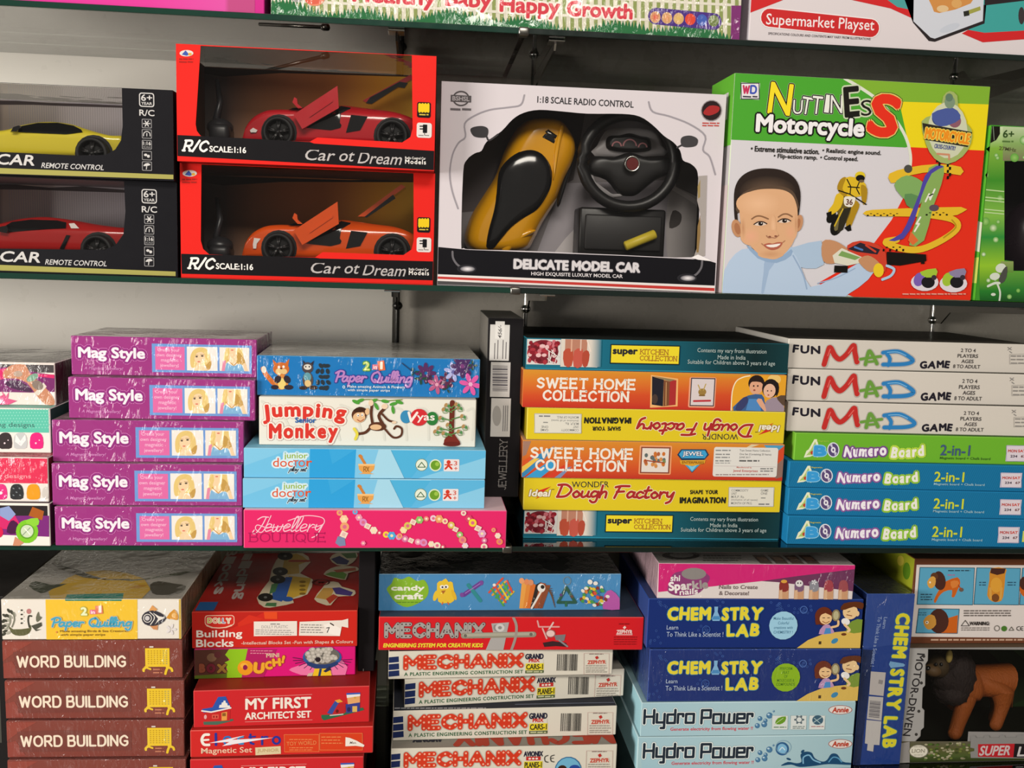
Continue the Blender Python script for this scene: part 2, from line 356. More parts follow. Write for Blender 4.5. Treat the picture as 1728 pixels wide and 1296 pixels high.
class Art:
    def __init__(s, box, face='front', m=None, quad=None):
        s.b = box; s.face = face; s.m = m or CARD; W, H, D = box.W, box.H, box.D; s.lay = 0; s.sub = 0; s.o = (0, 0, 1); s.new()
        if face == 'front':
            px = quad or box.quad; uv = [(-W/2, H), (W/2, H), (W/2, 0), (-W/2, 0)]
        elif face == 'top':
            uv = [(-W/2, D), (W/2, D), (W/2, 0), (-W/2, 0)]; px = [box.pix((u, v, H)) for u, v in uv]
        elif face == 'left':
            uv = [(D, H), (0, H), (0, 0), (D, 0)]; px = [box.pix((-W/2, u, v)) for u, v in uv]
        elif face == 'inner':   # on the inside of the back panel
            uv = [(-W/2, H), (W/2, H), (W/2, 0), (-W/2, 0)]; px = [box.pix((u, D-.004, v)) for u, v in uv]
        s.Hm = homog(px, uv)
    def new(s): s.v = []; s.f = []; s.col = []
    def c(s, x0, y0, k): s.o = (x0, y0, k); return s
    def L(s, p):
        q = s.Hm @ np.array([s.o[0]+p[0]/s.o[2], s.o[1]+p[1]/s.o[2], 1]); return (q[0]/q[2], q[1]/q[2])
    def sc(s, p):
        a = s.L(p); b = s.L((p[0]+4, p[1])); c = s.L((p[0], p[1]+4))
        return math.hypot(b[0]-a[0], b[1]-a[1])/4, math.hypot(c[0]-a[0], c[1]-a[1])/4
    def p3(s, uv, h):
        u, v = uv; b = s.b
        if s.face == 'front': return (u, -h, v)
        if s.face == 'top': return (u, v, b.H+h)
        if s.face == 'left': return (-b.W/2-h, u, v)
        return (u, b.D-.004-h, v)
    def add(s, uvs, faces, col, st=0):
        s.sub += 1; h = .00025+s.lay*1.35e-5+(s.sub % 11)*1.15e-6; n = len(s.v)
        s.v += [s.p3(q, h) for q in uvs]; s.f += [tuple(i+n for i in f) for f in faces]
        s.col += col if isinstance(col, list) else [col]*len(uvs)
    def up(s): s.lay += 1
    def clipL(s, uvs):
        b = s.b; e = .0004 if s.face != 'inner' else .0016
        if s.face == 'top': lo, hi = (-b.W/2+e, e), (b.W/2-e, b.D-e)
        elif s.face == 'left': lo, hi = (e, e), (b.D-e, b.H-e)
        else: lo, hi = (-b.W/2+e, e), (b.W/2-e, b.H-e)
        return [(min(max(u, lo[0]), hi[0]), min(max(v, lo[1]), hi[1])) for u, v in uvs]
    def poly(s, pts, col, smooth=0, same=False):
        if smooth: pts = catmull(pts, True, smooth)
        if not same: s.up()
        uv = s.clipL([s.L(p) for p in pts]); uv = [q for i, q in enumerate(uv) if q != uv[i-1]]
        if len(uv) < 3: return
        s.add(uv, tessellate_polygon([[Vector((a, b, 0)) for a, b in uv]]), col)
    def holed(s, outer, inner, col, smooth=0):
        s.up(); uv = [s.L(p) for p in outer]; iv = [s.L(p) for p in inner]
        s.add(uv+iv, tessellate_polygon([[Vector((a, b, 0)) for a, b in q] for q in (uv, iv)]), col)
    def rect(s, x0, y0, x1, y1, col, r=0, rot=0, same=False):
        """a rectangle square to the box, given by its extent in the crop"""
        if not same: s.up()
        cx, cy = (x0+x1)/2, (y0+y1)/2; kx, kz = s.sc((cx, cy)); w = (x1-x0)/2*kx; h = (y1-y0)/2*kz; C = s.L((cx, cy))
        if r:
            rr = min(r*kx, w, h); q = []
            for a0, sx, sz in ((0, 1, 1), (90, -1, 1), (180, -1, -1), (270, 1, -1)):
                for k in range(5):
                    a = R(a0+k*22.5); q.append((sx*(w-rr)+rr*math.cos(a), sz*(h-rr)+rr*math.sin(a)))
        else: q = [(-w, -h), (w, -h), (w, h), (-w, h)]
        ca, sa = math.cos(R(rot)), math.sin(R(rot))
        uv = s.clipL([(C[0]+a*ca-b*sa, C[1]+a*sa+b*ca) for a, b in q])
        s.add(uv, [tuple(range(len(uv)))], col)
    def frame(s, x0, y0, x1, y1, w, col):
        s.line([(x0, y0), (x1, y0), (x1, y1), (x0, y1)], w, col, closed=True)
    def grad(s, x0, y0, x1, y1, stops, vert=False):
        s.up(); V = []; F = []; C = []
        for t, c in stops:
            a, b = ((x0, y0+(y1-y0)*t), (x1, y0+(y1-y0)*t)) if vert else ((x0+(x1-x0)*t, y0), (x0+(x1-x0)*t, y1))
            V += s.clipL([s.L(a), s.L(b)]); C += [c, c]
        for i in range(len(stops)-1): F.append((2*i, 2*i+1, 2*i+3, 2*i+2))
        s.add(V, F, C)
    def ell(s, cx, cy, rx, ry, col, rot=0, n=18, same=False, rim=None):
        if not same: s.up()
        ca, sa = math.cos(R(rot)), math.sin(R(rot)); P = []
        for k in range(n):
            a = 2*math.pi*k/n; x, y = rx*math.cos(a), ry*math.sin(a); P.append((cx+x*ca-y*sa, cy+x*sa+y*ca))
        uv = s.clipL([s.L(p) for p in P])
        if rim:
            s.add(uv+[s.L((cx, cy))], [(i, (i+1) % n, n) for i in range(n)], [rim]*n+[col])
        else: s.add(uv, [tuple(range(n))], col)
    def ring(s, cx, cy, rx, ry, w, col, n=24, rot=0):
        ca, sa = math.cos(R(rot)), math.sin(R(rot))
        s.line([(cx+rx*math.cos(2*math.pi*k/n)*ca-ry*math.sin(2*math.pi*k/n)*sa, cy+rx*math.cos(2*math.pi*k/n)*sa+ry*math.sin(2*math.pi*k/n)*ca) for k in range(n)], w, col, closed=True)
    def line(s, pts, w, col, smooth=0, closed=False, same=False, cap=True):
        if smooth: pts = catmull(pts, closed, smooth)
        if not same: s.up()
        kx, kz = s.sc(pts[len(pts)//2]); s.uline([s.L(p) for p in pts], w*(kx+kz)/4, col, closed, cap)
    def uline(s, uv, r, col, closed=False, cap=True, base=0):
        P = [uv[0]]+[q for p, q in zip(uv, uv[1:]) if math.hypot(q[0]-p[0], q[1]-p[1]) > 1e-7]; N = len(P)
        if N < 2: return
        def dirn(a, b):
            l = math.hypot(b[0]-a[0], b[1]-a[1]) or 1e-9; return ((b[0]-a[0])/l, (b[1]-a[1])/l)
        sharp = []
        for i in range(N):
            if not closed and i in (0, N-1): continue
            d0 = dirn(P[i-1], P[i]); d1 = dirn(P[i], P[(i+1) % N])
            if d0[0]*d1[0]+d0[1]*d1[1] < .7: sharp.append(i)
        if closed:
            if sharp:
                k = sharp[0]; P = P[k:]+P[:k]+[P[k]]; sharp = [i-k for i in sharp if i > k]+[i-k+N for i in sharp if i < k]; loop = False
            else: loop = True; P = P+[P[0]]
        else: loop = False
        N = len(P); cuts = [0]+sorted(sharp)+[N-1]
        for j, (a, b) in enumerate(zip(cuts, cuts[1:])):
            Q = P[a:b+1]; n = len(Q); V = []
            if n < 2: continue
            for i, p in enumerate(Q):
                d0 = dirn(Q[max(i-1, 0)], Q[max(i, 1)]) if not (loop and i == 0) else dirn(Q[-2], Q[-1]); d1 = dirn(Q[min(i, n-2)], Q[min(i+1, n-1)]) if not (loop and i == n-1) else dirn(Q[0], Q[1])
                dx, dy = d0[0]+d1[0], d0[1]+d1[1]; l = math.hypot(dx, dy) or 1e-9; nx, ny = -dy/l, dx/l
                k = r/max(.8, nx*-d0[1]+ny*d0[0])
                V += [(p[0]+nx*k, p[1]+ny*k), (p[0]-nx*k, p[1]-ny*k)]
            s.add(s.clipL(V), [(2*i, 2*i+2, 2*i+3, 2*i+1) for i in range(n-1)], col, base+(j % 3)*.4)
            if cap and not loop:
                for i, p in enumerate((Q[0], Q[-1]) if j == len(cuts)-2 else (Q[0],)):
                    s.add(s.clipL([(p[0]+r*math.cos(k*math.pi/6), p[1]+r*math.sin(k*math.pi/6)) for k in range(12)]), [tuple(range(12))], col, base+1.3+((i+j) % 3)*.4)
    def textc(s, t, cx, cy, w, h, col, rot=0, bold=.012, shear=0, out=(), sp=1.0, same=False, arc=0):
        V, F, asp, lo, hi = glyphs(t, bold if bold < .02 else 0, sp); kx, kz = s.sc((cx, cy)); C = s.L((cx, cy))
        if abs(abs(rot)-90) < 20: kx, kz = kz, kx
        hh = h*kz; ww = w*kx if w else hh*asp
        br = bold*.8*hh/(hi[1]-lo[1]) if bold >= .02 else 0
        P = V*np.array([max(ww-2*br, ww*.5), max(hh-2*br, hh*.5)]); P[:, 0] += shear*P[:, 1]
        if arc: P[:, 1] -= arc*kz*(V[:, 0]*2)**2
        ca, sa = math.cos(R(rot)), math.sin(R(rot)); P = np.stack([P[:, 0]*ca-P[:, 1]*sa+C[0], P[:, 0]*sa+P[:, 1]*ca+C[1]], 1)
        for wd, oc in out:
            s.up(); r = wd*(kx+kz)/2+br
            for k in range(10):
                s.add([(a+r*math.cos(k*math.pi/5), b+r*math.sin(k*math.pi/5)) for a, b in P], F, oc, k*.3)
        if not same: s.up()
        if br:
            n = 8 if len(t) < 9 else 6
            for k in range(n):
                s.add([(a+br*math.cos(k*2*math.pi/n), b+br*math.sin(k*2*math.pi/n)) for a, b in P], F, col, k*.3)
        s.add([tuple(q) for q in P], F, col, 2.6 if br else 0)
    def text(s, t, x0, x1, yc, h, col, **k): s.textc(t, (x0+x1)/2, yc, x1-x0, h, col, **k)
    def letters(s, t, x0, x1, yc, h, cols, dy=(0,), rots=(0,), hs=(1,), out=(), bold=.03, gap=.1):
        g = [glyphs(c, bold)[4]-glyphs(c, bold)[3] if c != ' ' else np.array([.45, 0]) for c in t]
        tot = sum(a[0]+gap for a in g)-gap; k = (x1-x0)/tot; x = x0
        caph = glyphs('H', bold); ch = caph[4][1]-caph[3][1]
        for i, c in enumerate(t):
            wd = g[i][0]*k
            if c != ' ':
                G = glyphs(c, bold); f = hs[i % len(hs)]; top = G[4][1]/ch*h*f; bot = G[3][1]/ch*h*f
                base = yc+h/2+dy[i % len(dy)]
                s.textc(c, x+wd/2, base-(top+bot)/2, wd*(.5+.5*f), top-bot, cols[i % len(cols)] if isinstance(cols, (list, tuple)) else cols, rot=rots[i % len(rots)], bold=bold, out=out)
            x += wd+gap*k
    def stext(s, t, x0, x1, yc, h, width, col, font=UC, gap=.22, shear=0, serif=0, out=(), dots=None, rot=0, base=None):
        """lettering drawn with a pen of one width. h: cap height; yc: middle of the capitals"""
        S = strokes(t, font, gap); xs = [p[0] for P, _ in S for p in P]; lo, hi = min(xs), max(xs)
        cx = (x0+x1)/2; kx, kz = s.sc((cx, yc)); C = s.L((cx, yc))
        if rot in (90, -90): kx, kz = kz, kx
        ca, sa = math.cos(R(rot)), math.sin(R(rot)); fx = (x1-x0)*kx/(hi-lo); fz = h*kz
        def T(p):
            x = (p[0]-(lo+hi)/2)*fx; z = (p[1]-.5)*fz; x += shear*z
            return (C[0]+x*ca-z*sa, C[1]+x*sa+z*ca)
        if serif:
            ex = []
            for P, cv in S:
                if cv: continue
                for a, b in ((P[0], P[1]), (P[-1], P[-2])):
                    if a[1] in (0, 1) and abs(a[1]-b[1]) > .3: ex.append(([(a[0]-serif, a[1]), (a[0]+serif, a[1])], False))
                    elif abs(a[1]-b[1]) < .01: ex.append(([(a[0], a[1]-serif*.8), (a[0], a[1]+serif*.8)], False))
            S = S+ex
        r0 = width*(kx+kz)/4
        for wd, oc in list(out)+[(0, col)]:
            s.up()
            for i_, (P, cv) in enumerate(S): s.uline([T(p) for p in P], r0+wd*(kx+kz)/2, oc, base=(i_ % 3)*.13)
        if dots:
            s.up()
            for P, cv in S:
                Q = P if not cv else P[::6]
                for i, p in enumerate(Q):
                    for q in ([p] if i == len(Q)-1 or cv else [p, ((p[0]+Q[i+1][0])/2, (p[1]+Q[i+1][1])/2)]):
                        u = T(q); s.add([(u[0]+r0*.42*math.cos(k*math.pi/4), u[1]+r0*.42*math.sin(k*math.pi/4)) for k in range(8)], [tuple(range(8))], dots, (i % 3)*.7)
    def bars(s, x0, x1, ys, h, col, rag=.15, seed=1):
        """rows of print too small to read"""
        rnd = random.Random(seed); s.up()
        for y in ys:
            x = x0; e = x1-(x1-x0)*rag*rnd.random()
            while x < e:
                w = min(e-x, (1.2+rnd.random()*3)*h)
                s.rect(x, y-h*.36, x+w, y+h*.36, col, same=True); x += w+h*.55
    def barcode(s, x0, y0, x1, y1, col, seed=2, vert=False):
        rnd = random.Random(seed); s.up(); x = x0 if not vert else y0; e = x1 if not vert else y1
        u = (e-x)/48
        while x < e-u:
            w = u*rnd.choice((1, 1, 2, 2.6))
            if vert: s.rect(x0, x, x1, x+w, col, same=True)
            else: s.rect(x, y0, x+w, y1, col, same=True)
            x += w+u*rnd.choice((.8, 1.2, 2))
    def done(s, name, label=None, parent=None):
        o = pmesh(name, s.v, s.f, s.col, s.m, parent or s.b.root, label); s.new(); return o

# ================================================================= the setting
LAM = mat('white_laminate_wall', '#f0ebe0', .3, spec=.5, coat=.6, crough=.2)
LAMD = mat('shaded_laminate_wall', '#bdb6aa', .28, spec=.5, coat=.5, crough=.2)  # shade of the recessed wall is put into this greyer laminate
CHROME = mat('brushed_steel', '#c2c0bb', .22, metal=1.0)
DKMET = mat('dark_bracket_metal', '#3a3936', .35, metal=.8)
DKST = mat('tarnished_steel', '#7a7873', .3, metal=1.0)
EDGE = mat('green_glass_edge', '#10352a', .12, spec=.6)
EDGED = mat('dark_glass_edge', '#0d1c18', .14, spec=.6)
WALLY = .345
bm = bmesh.new(); bbox(bm, (-5, -5, -1.62), (5, .4, -1.6)); tag(bmobj('floor', bm, mat('grey_floor_tiles', '#8a8378', .3), smooth=False), kind='structure')
XW = .0-.0565          # where the white wall board ends
bm = bmesh.new(); bbox(bm, (-1.6, WALLY, -1.6), (XW, WALLY+.03, 1.2)); tag(bmobj('wall_back', bm, LAM, smooth=False), kind='structure')
bm = bmesh.new(); bbox(bm, (XW, WALLY+.012, -1.6), (2.0, WALLY+.03, 1.2)); tag(bmobj('wall_right', bm, LAMD, smooth=False), kind='structure')

LEVELS = [('top', .3351, 'carrying the cut-off toy boxes'), ('high', -.0421, 'under the window boxes'), ('mid', -.4448, 'under the flat game boxes'), ('low', -.8296, 'under the lowest stacks')]
SEAM = .138
for nm, z, where in LEVELS:
    for x0, x1, em, side in ((-1.5, SEAM-.004, EDGE, 'green'), (SEAM+.004, 1.75, EDGED, 'dark')):
        bm = bmesh.new(); bbox(bm, (x0, .003, z-.0085), (x1, WALLY-.002 if side == 'green' else WALLY+.008, z))
        o = bmobj('glass_shelf', bm, GLASS, smooth=False)
        tag(o, '%s-edged glass shelf panel %s, on the %s side' % (side, where, 'white wall' if side == 'green' else 'shaded wall'), 'shelf', 'glass shelf panels')
        bm = bmesh.new(); bbox(bm, (x0, -.0005, z-.0085), (x1, .003, z), .0007, 1)
        bmobj('polished_edge', bm, em, o, smooth=False)
# uprights with a tapered arm under every shelf
for X, Y, m_, what in ((-.047, .325, DKMET, 'dark steel shelf upright standing where the white wall board ends'), (.190, .335, CHROME, 'chrome shelf upright behind the black standing box'), (.985, .335, CHROME, 'chrome shelf upright behind the white fun game boxes')):
    o = empty('shelf_upright', (X, Y, -1.2), 0, what, 'shelf upright', 'shelf uprights')
    bm = bmesh.new(); tube(bm, [(0, 0, 0), (0, 0, 2.2)], .0042, 12); bmobj('tube', bm, m_, o)
    for nm, z, where in LEVELS:
        zz = z-.0085+1.2
        bm = bmesh.new()
        prism(bm, [(-.0015, .012, zz-.045), (-.0015, -.03, zz-.045), (-.0015, -.06, zz-.022), (-.0015, -.29, zz-.012), (-.0015, -.30, zz-.0006), (-.0015, .012, zz-.0006)], (.003, 0, 0))
        br = bmobj('bracket_arm', bm, m_, o, smooth=False)
        bm = bmesh.new(); bbox(bm, (-.012, -.315, zz-.0035), (.012, -.285, zz-.0008), .0008, 1); bmobj('support_pad', bm, CHROME, br, smooth=False)
        bm = bmesh.new(); ball(bm, (0, 0, zz-.04), .0095, .0095, .0085, 12); bmobj('clamp_knob', bm, m_, o)
# metal caps joining the two glass panels at the front
for nm, z, where in LEVELS[:3]:
    bm = bmesh.new(); bbox(bm, (SEAM-.008, -.0025, z-.0105), (SEAM+.008, .02, z+.0012), .0025, 2)
    tag(bmobj('glass_clip', bm, DKST), 'small steel clip joining the glass panels of the shelf ' + where, 'shelf clip', 'steel glass clips')
# slim rod under the top shelf
a, b = at(438, 122, .20), at(553, 93, .12)
bm = bmesh.new(); tube(bm, [a, a.lerp(b, .93)], .0028, 10); tube(bm, [a.lerp(b, .93), b], .0052, 12)
tag(bmobj('support_rod', bm, mat('dull_steel', '#77726a', .3, metal=.9)), 'slim steel rod slanting under the top glass above the red window box', 'rod')

# ================================================================= window boxes, upper shelf
def shell(b, hole, front, inner, side, topopen=True, cut=None, t=.0012, frontm=GLOSS, back=None):
    """open carton: five slabs, and a front panel with a window hole (crop pixels through art a)"""
    W, H, D = b.W, b.H, b.D; bm = bmesh.new()
    bbox(bm, (-W/2, .001, 0), (W/2, D, t)); bbox(bm, (-W/2, D-t, 0), (W/2, D, H)); bbox(bm, (-W/2, .001, t), (-W/2+t, D-t, H)); bbox(bm, (W/2-t, .001, t), (W/2, D-t, H))
    if not topopen: bbox(bm, (-W/2+t, .001, H-t), (W/2-t, D-t, H))
    me = bpy.data.meshes.new('carton'); bmesh.ops.recalc_face_normals(bm, faces=bm.faces); bm.to_mesh(me); bm.free(); me.materials.append(CARD)
    a = me.color_attributes.new('Col', 'FLOAT_COLOR', 'CORNER'); out = []
    for p in me.polygons:
        c = p.center; inside = abs(c.x) < W/2-1e-4 and c.y < D-1e-4 and t*.5 < c.z < H-1e-4
        out += list(lin(inner if inside else side))*p.loop_total
    a.data.foreach_set('color', out); link('carton', me, b.root)
    A = Art(b); A.c(*cut) if cut else None
    iv = [A.L(p) for p in hole]; iv = [(min(max(u, -W/2+.001), W/2-.001), min(max(v, .002), H-.0004 if topopen else H-.001)) for u, v in iv]
    ov = [(-W/2, H), (W/2, H), (W/2, 0), (-W/2, 0)]
    V = []; F = []; n = len(ov)+len(iv)
    for y in (0, .0009):
        V += [(u, y, v) for u, v in ov+iv]
    tri = tessellate_polygon([[Vector((p, q, 0)) for p, q in L_] for L_ in (ov, iv)])
    F += [tuple(x) for x in tri] + [tuple(i+n for i in x) for x in tri]
    k = len(iv)
    for i in range(k): F.append((4+i, 4+(i+1) % k, n+4+(i+1) % k, n+4+i))
    pmesh('front_panel', V, F, front, frontm, b.root)
    # film behind the window, and over the open top
    pmesh('window_film', [(-W/2+.002, .0016, .002), (W/2-.002, .0016, .002), (W/2-.002, .0016, H-.001), (-W/2+.002, .0016, H-.001)], [(0, 1, 2, 3)], None, FILM, b.root)
    if topopen:
        pmesh('top_film', [(-W/2+.001, .002, H-.0006), (W/2-.001, .002, H-.0006), (W/2-.001, D-.002, H-.0006), (-W/2+.001, D-.002, H-.0006)], [(0, 1, 2, 3)], None, FILM, b.root)
TYRE = mat('black_rubber', '#1a1a1b', .6); RIMM = mat('dark_wheel_rim', '#3b3a3b', .3, metal=.6); SMOKE = mat('smoked_plastic', '#141416', .12, spec=.6)
def car(name, label, prof, belly, yc, hw, wheels, windows, color, belt, extra=None, decals=(), group=None):
    """prof/belly: roof line and sill line in photo pixels, front end first; yc: depth of the car's middle; hw: half width"""
    ys = yc-hw; paint = mat('car_paint_'+name+color[1:], color, .22, spec=.5, coat=.6, crough=.06)
    P = [at(x, y, ys) for x, y in prof]; Q = [at(x, y, ys) for x, y in belly]
    if P[0].x > P[-1].x: P, Q = P[::-1], Q[::-1]
    sm = catmull([(p.x, p.z) for p in P], n=6)
    qx = [q.x for q in Q]; qz = [q.z for q in Q]
    x0, x1 = sm[0][0], sm[-1][0]; N = 60
    xs = np.linspace(x0, x1, N); zt = np.interp(xs, [p[0] for p in sm], [p[1] for p in sm]); zb = np.interp(xs, qx, qz)
    zbelt = at(sum(p[0] for p in prof)/len(prof), belt, ys).z; roof = max(zt)
    def wid(x, z):
        s = abs((x-x0)/(x1-x0)-.5)*2; wv = hw*(1-.22*s**4)
        if z > zbelt: wv *= 1-.36*(z-zbelt)/max(roof-zbelt, 1e-4)
        else: wv *= 1-.10*((zbelt-z)/max(zbelt-min(zb), 1e-4))**2
        return wv
    root = empty(name, (( x0+x1)/2, yc, float(min(zb))-.006), 0, label, 'toy car', group); ox = Vector(root.location)
    bm = bmesh.new(); K = 9; grid = []
    for i in range(N):
        row = []
        for j in range(K):
            z = zb[i]+(max(zt[i], zb[i]+.002)-zb[i])*j/(K-1); row.append((xs[i], z, wid(xs[i], z)*(1 if j < K-1 else .9)))
        loop = [bm.verts.new(Vector((x, yc-wv, z))-ox) for x, z, wv in row] + [bm.verts.new(Vector((x, yc+wv, z))-ox) for x, z, wv in row[::-1]]
        grid.append(loop)
    for a, b in zip(grid, grid[1:]):
        n = len(a)
        for k in range(n): bm.faces.new((a[k], a[(k+1) % n], b[(k+1) % n], b[k]))
    bm.faces.new(grid[0]); bm.faces.new(grid[-1][::-1])
    bmobj('body', bm, paint, root)
    def decal(nm, pts, m_, off, smooth=0):
        if smooth: pts = catmull(pts, True, smooth)
        U = []
        for x, y in pts:
            p = at(x, y, ys); U.append((p.x, p.z))
        # fill by a fan of thin strips so that the panel follows the flank
        cx = sum(u[0] for u in U)/len(U); cz = sum(u[1] for u in U)/len(U); V = []; F = []; S = 4; n = len(U)
        for s_ in range(S+1):
            for u in U:
                x = cx+(u[0]-cx)*s_/S; z = cz+(u[1]-cz)*s_/S
                V.append(tuple(Vector((x, yc-wid(x, z)-off, z))-ox))
        for s_ in range(S):
            for i in range(n): F.append((s_*n+i, s_*n+(i+1) % n, (s_+1)*n+(i+1) % n, (s_+1)*n+i))
        return pmesh(nm, V, F, None, m_, root, smooth=True)
    for wpts in windows: decal('window', wpts, SMOKE, .0012)
    for nm, pts, m_ in decals: decal(nm, pts, m_, .0018)
    for x, y, r in wheels:
        decal('wheel_arch', [(x+r*1.14*math.cos(k*math.pi/10), y+r*1.14*math.sin(k*math.pi/10)) for k in range(20)], TYRE, .0006)
        c = at(x, y, ys); rr = (at(x+r, y, ys)-c).length
        for sgn in (-1, 1):
            M_ = Matrix.Translation(Vector((c.x, yc+sgn*hw*.94, c.z))-ox) @ Matrix.Rotation(R(90*-sgn), 4, 'X')
            bm = bmesh.new(); lathe(bm, [(rr*.72, .002), (rr*.74, .009), (rr*.86, .0115), (rr*.97, .0085), (rr, 0), (rr, -.016), (rr*.7, -.017)], M_, 32)
            wl = bmobj('wheel', bm, TYRE, root)
            bm = bmesh.new()
            lathe(bm, [(rr*.74, .0085), (rr*.66, .0045), (rr*.64, .001)], M_, 32); lathe(bm, [(rr*.16, .001), (rr*.17, .0085), (0.0001, .0095)], M_, 16)
            for k in range(5):
                a = k*2*math.pi/5+.3
                for da in (-.13, .13):
                    d0 = Vector((math.cos(a)*rr*.12, math.sin(a)*rr*.12, .0075)); d1 = Vector((math.cos(a+da)*rr*.68, math.sin(a+da)*rr*.68, .0045))
                    tube(bm, [M_ @ d0, M_ @ d1], .0019, 6)
            bmobj('rim', bm, RIMM, wl)
    if extra: extra(root, ox, paint, ys, yc, hw)
    return root
def slab(nm, root, ox, pts, Y, th, m_, bev=.0008):
    bm = bmesh.new(); prism(bm, [at(x, y, Y)-ox for x, y in pts], (0, th, 0))
    return bmobj(nm, bm, m_, root, smooth=False)

# ---- black boxes with a car seen from the side (only their right half is in the picture)
def black_box(key, dx, dy, y6, ricons, ycar, label, hole, ytext, ystripe):
    b = Box(key, 'toy_car_box', label, 'toy box', .17, [None, *{'A1': [(292, 152), (293, 305)], 'A2': [(298, 308), (300, 467)]}[key], None], 'black remote control car boxes')
    b.quad[0] = b.pix((-b.W/2, 0, b.H)); b.quad[3] = b.pix((-b.W/2, 0, 0))
    cut = (0, 120, 3.6)
    shell(b, hole, '#121116', '#b0a8b0', '#141317', topopen=(key == 'A1'), cut=cut)
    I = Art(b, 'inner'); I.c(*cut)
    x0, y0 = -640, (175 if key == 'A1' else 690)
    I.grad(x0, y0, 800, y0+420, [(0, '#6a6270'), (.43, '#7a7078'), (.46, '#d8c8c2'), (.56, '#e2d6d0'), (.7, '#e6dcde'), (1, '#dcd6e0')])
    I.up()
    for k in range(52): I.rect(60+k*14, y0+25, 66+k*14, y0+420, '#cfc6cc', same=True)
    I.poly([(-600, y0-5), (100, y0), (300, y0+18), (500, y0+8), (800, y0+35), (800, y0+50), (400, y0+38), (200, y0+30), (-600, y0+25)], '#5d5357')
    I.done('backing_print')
    A = Art(b); A.c(*cut); G = '#c9c6c4'
    A.text('CAR', -18+dx*1.6, 216+dx*2.6, ytext, 66, G, bold=.03, shear=.25)
    A.done('title_print'); A.text('REMOTE CONTROL', 255+dx*1.8, 633+dx*1.4, ytext+40-dx*.3, 32, G, bold=.012, shear=.25)
    A.done('subtitle_print')
    A.poly([(-700, ystripe-40), (0, ystripe), (1052+dx, ystripe+40), (1052+dx, ystripe+67), (0, ystripe+34), (-700, ystripe-10)], '#a39d55'); A.done('stripe_print', 'olive yellow stripe')
    x = 893+dx
    A.rect(x-46, y6, x+46, y6+86, G, r=16); A.rect(x-40, y6+6, x+40, y6+80, '#16151a', r=12)
    A.text('6+', x-34, x+34, y6+30, 40, G, bold=.02); A.text('YEAR', x-33, x+33, y6+65, 17, G, bold=.02)
    A.text('R/C', x-45, x+47, y6+122, 38, G, bold=.02)
    for i, yy in enumerate(ricons):
        A.rect(x-30, yy, x+30, yy+56, '#8d8b8c', r=6); A.rect(x-26, yy+4, x+26, yy+52, '#1c1b1f', r=5)
        if i == 0:
            for k in range(6): A.line([(x, yy+28), (x+20*math.cos(k*math.pi/3), yy+28+18*math.sin(k*math.pi/3))], 6, G)
        elif i == 1:
            A.line([(x-20, yy+40), (x-17, yy+22), (x, yy+13), (x+17, yy+22), (x+20, yy+40)], 5, G, smooth=4); A.line([(x, yy+40), (x, yy+25)], 5, G)
        elif i == 2:
            A.text('1:16', x-24, x+24, yy+20, 22, G, bold=.03); A.text('SCALE', x-22, x+22, yy+42, 11, '#8d8b8c')
        elif i == 3:
            A.ell(x-8, yy+24, 10, 8, G); A.ell(x+9, yy+32, 9, 9, G)
        else:
            A.poly([(x-20, yy+28), (x-12, yy+14), (x+8, yy+10), (x+20, yy+22)], G, 3); A.line([(x, yy+18), (x-4, yy+46)], 5, G)
    A.done('icon_print')
    return b
hole1 = [(-560, 30), (742, 88), (746, 330), (735, 420), (700, 475), (640, 508), (470, 512), (0, 490), (-560, 462)]
A1 = black_box('A1', 0, 0, 131, (290, 353, 418, 484, 548), 0, 'black window box holding a yellow toy car, topmost beside the red window box', hole1, 538, 588)
hole2 = [(-590, 618), (755, 672), (764, 850), (752, 990), (705, 1055), (640, 1085), (0, 1078), (-590, 1040)]
A2 = black_box('A2', 15, 0, 719, (872, 936, 1000, 1065, 1129), 0, 'black window box holding a red toy car, directly on the glass shelf', hole2, 1128, 1176)
Yc = .105
def sh(pts): return [(x/3.6, 120+y/3.6) for x, y in pts]
car('toy_car', 'yellow toy coupe inside the upper black window box', sh([(-520, 470), (-500, 420), (-300, 380), (0, 358), (110, 322), (250, 298), (400, 312), (520, 350), (650, 385), (740, 388), (752, 420), (755, 470)]),
    sh([(-520, 500), (755, 512)]), Yc, .042, [(565/3.6, 120+500/3.6, 100/3.6), (-330/3.6, 120+490/3.6, 100/3.6)],
    [sh([(62, 368), (120, 330), (210, 308), (330, 306), (430, 325), (485, 352), (498, 370), (400, 384), (250, 378)])], '#e6d33a', 120+375/3.6,
    lambda root, ox, pm, ys, yc, hw: slab('mirror', root, ox, sh([(66, 365), (80, 340), (112, 330), (122, 345), (100, 366)]), ys-.008, .012, SMOKE))
car('toy_car', 'red toy sports car inside the lower black window box', sh([(-480, 1080), (-460, 1010), (-200, 975), (0, 920), (120, 892), (260, 884), (420, 905), (560, 930), (700, 948), (790, 955), (800, 1010), (800, 1060)]),
    sh([(-480, 1085), (800, 1092)]), Yc, .042, [(595/3.6, 120+1088/3.6, 98/3.6), (-300/3.6, 120+1080/3.6, 98/3.6)],
    [sh([(0, 960), (60, 915), (170, 900), (330, 905), (390, 918), (398, 955), (250, 962), (60, 978)])], '#b3201f', 120+965/3.6,
    lambda root, ox, pm, ys, yc, hw: slab('mirror', root, ox, sh([(-10, 975), (0, 945), (40, 938), (50, 960), (40, 985)]), ys-.008, .012, SMOKE),
    [('air_intake', sh([(360, 1080), (405, 995), (428, 998), (385, 1085)]), SMOKE), ('rear_light', sh([(408, 925), (440, 922), (478, 955), (430, 955)]), mat('white_plastic', '#f4ece6', .3))])

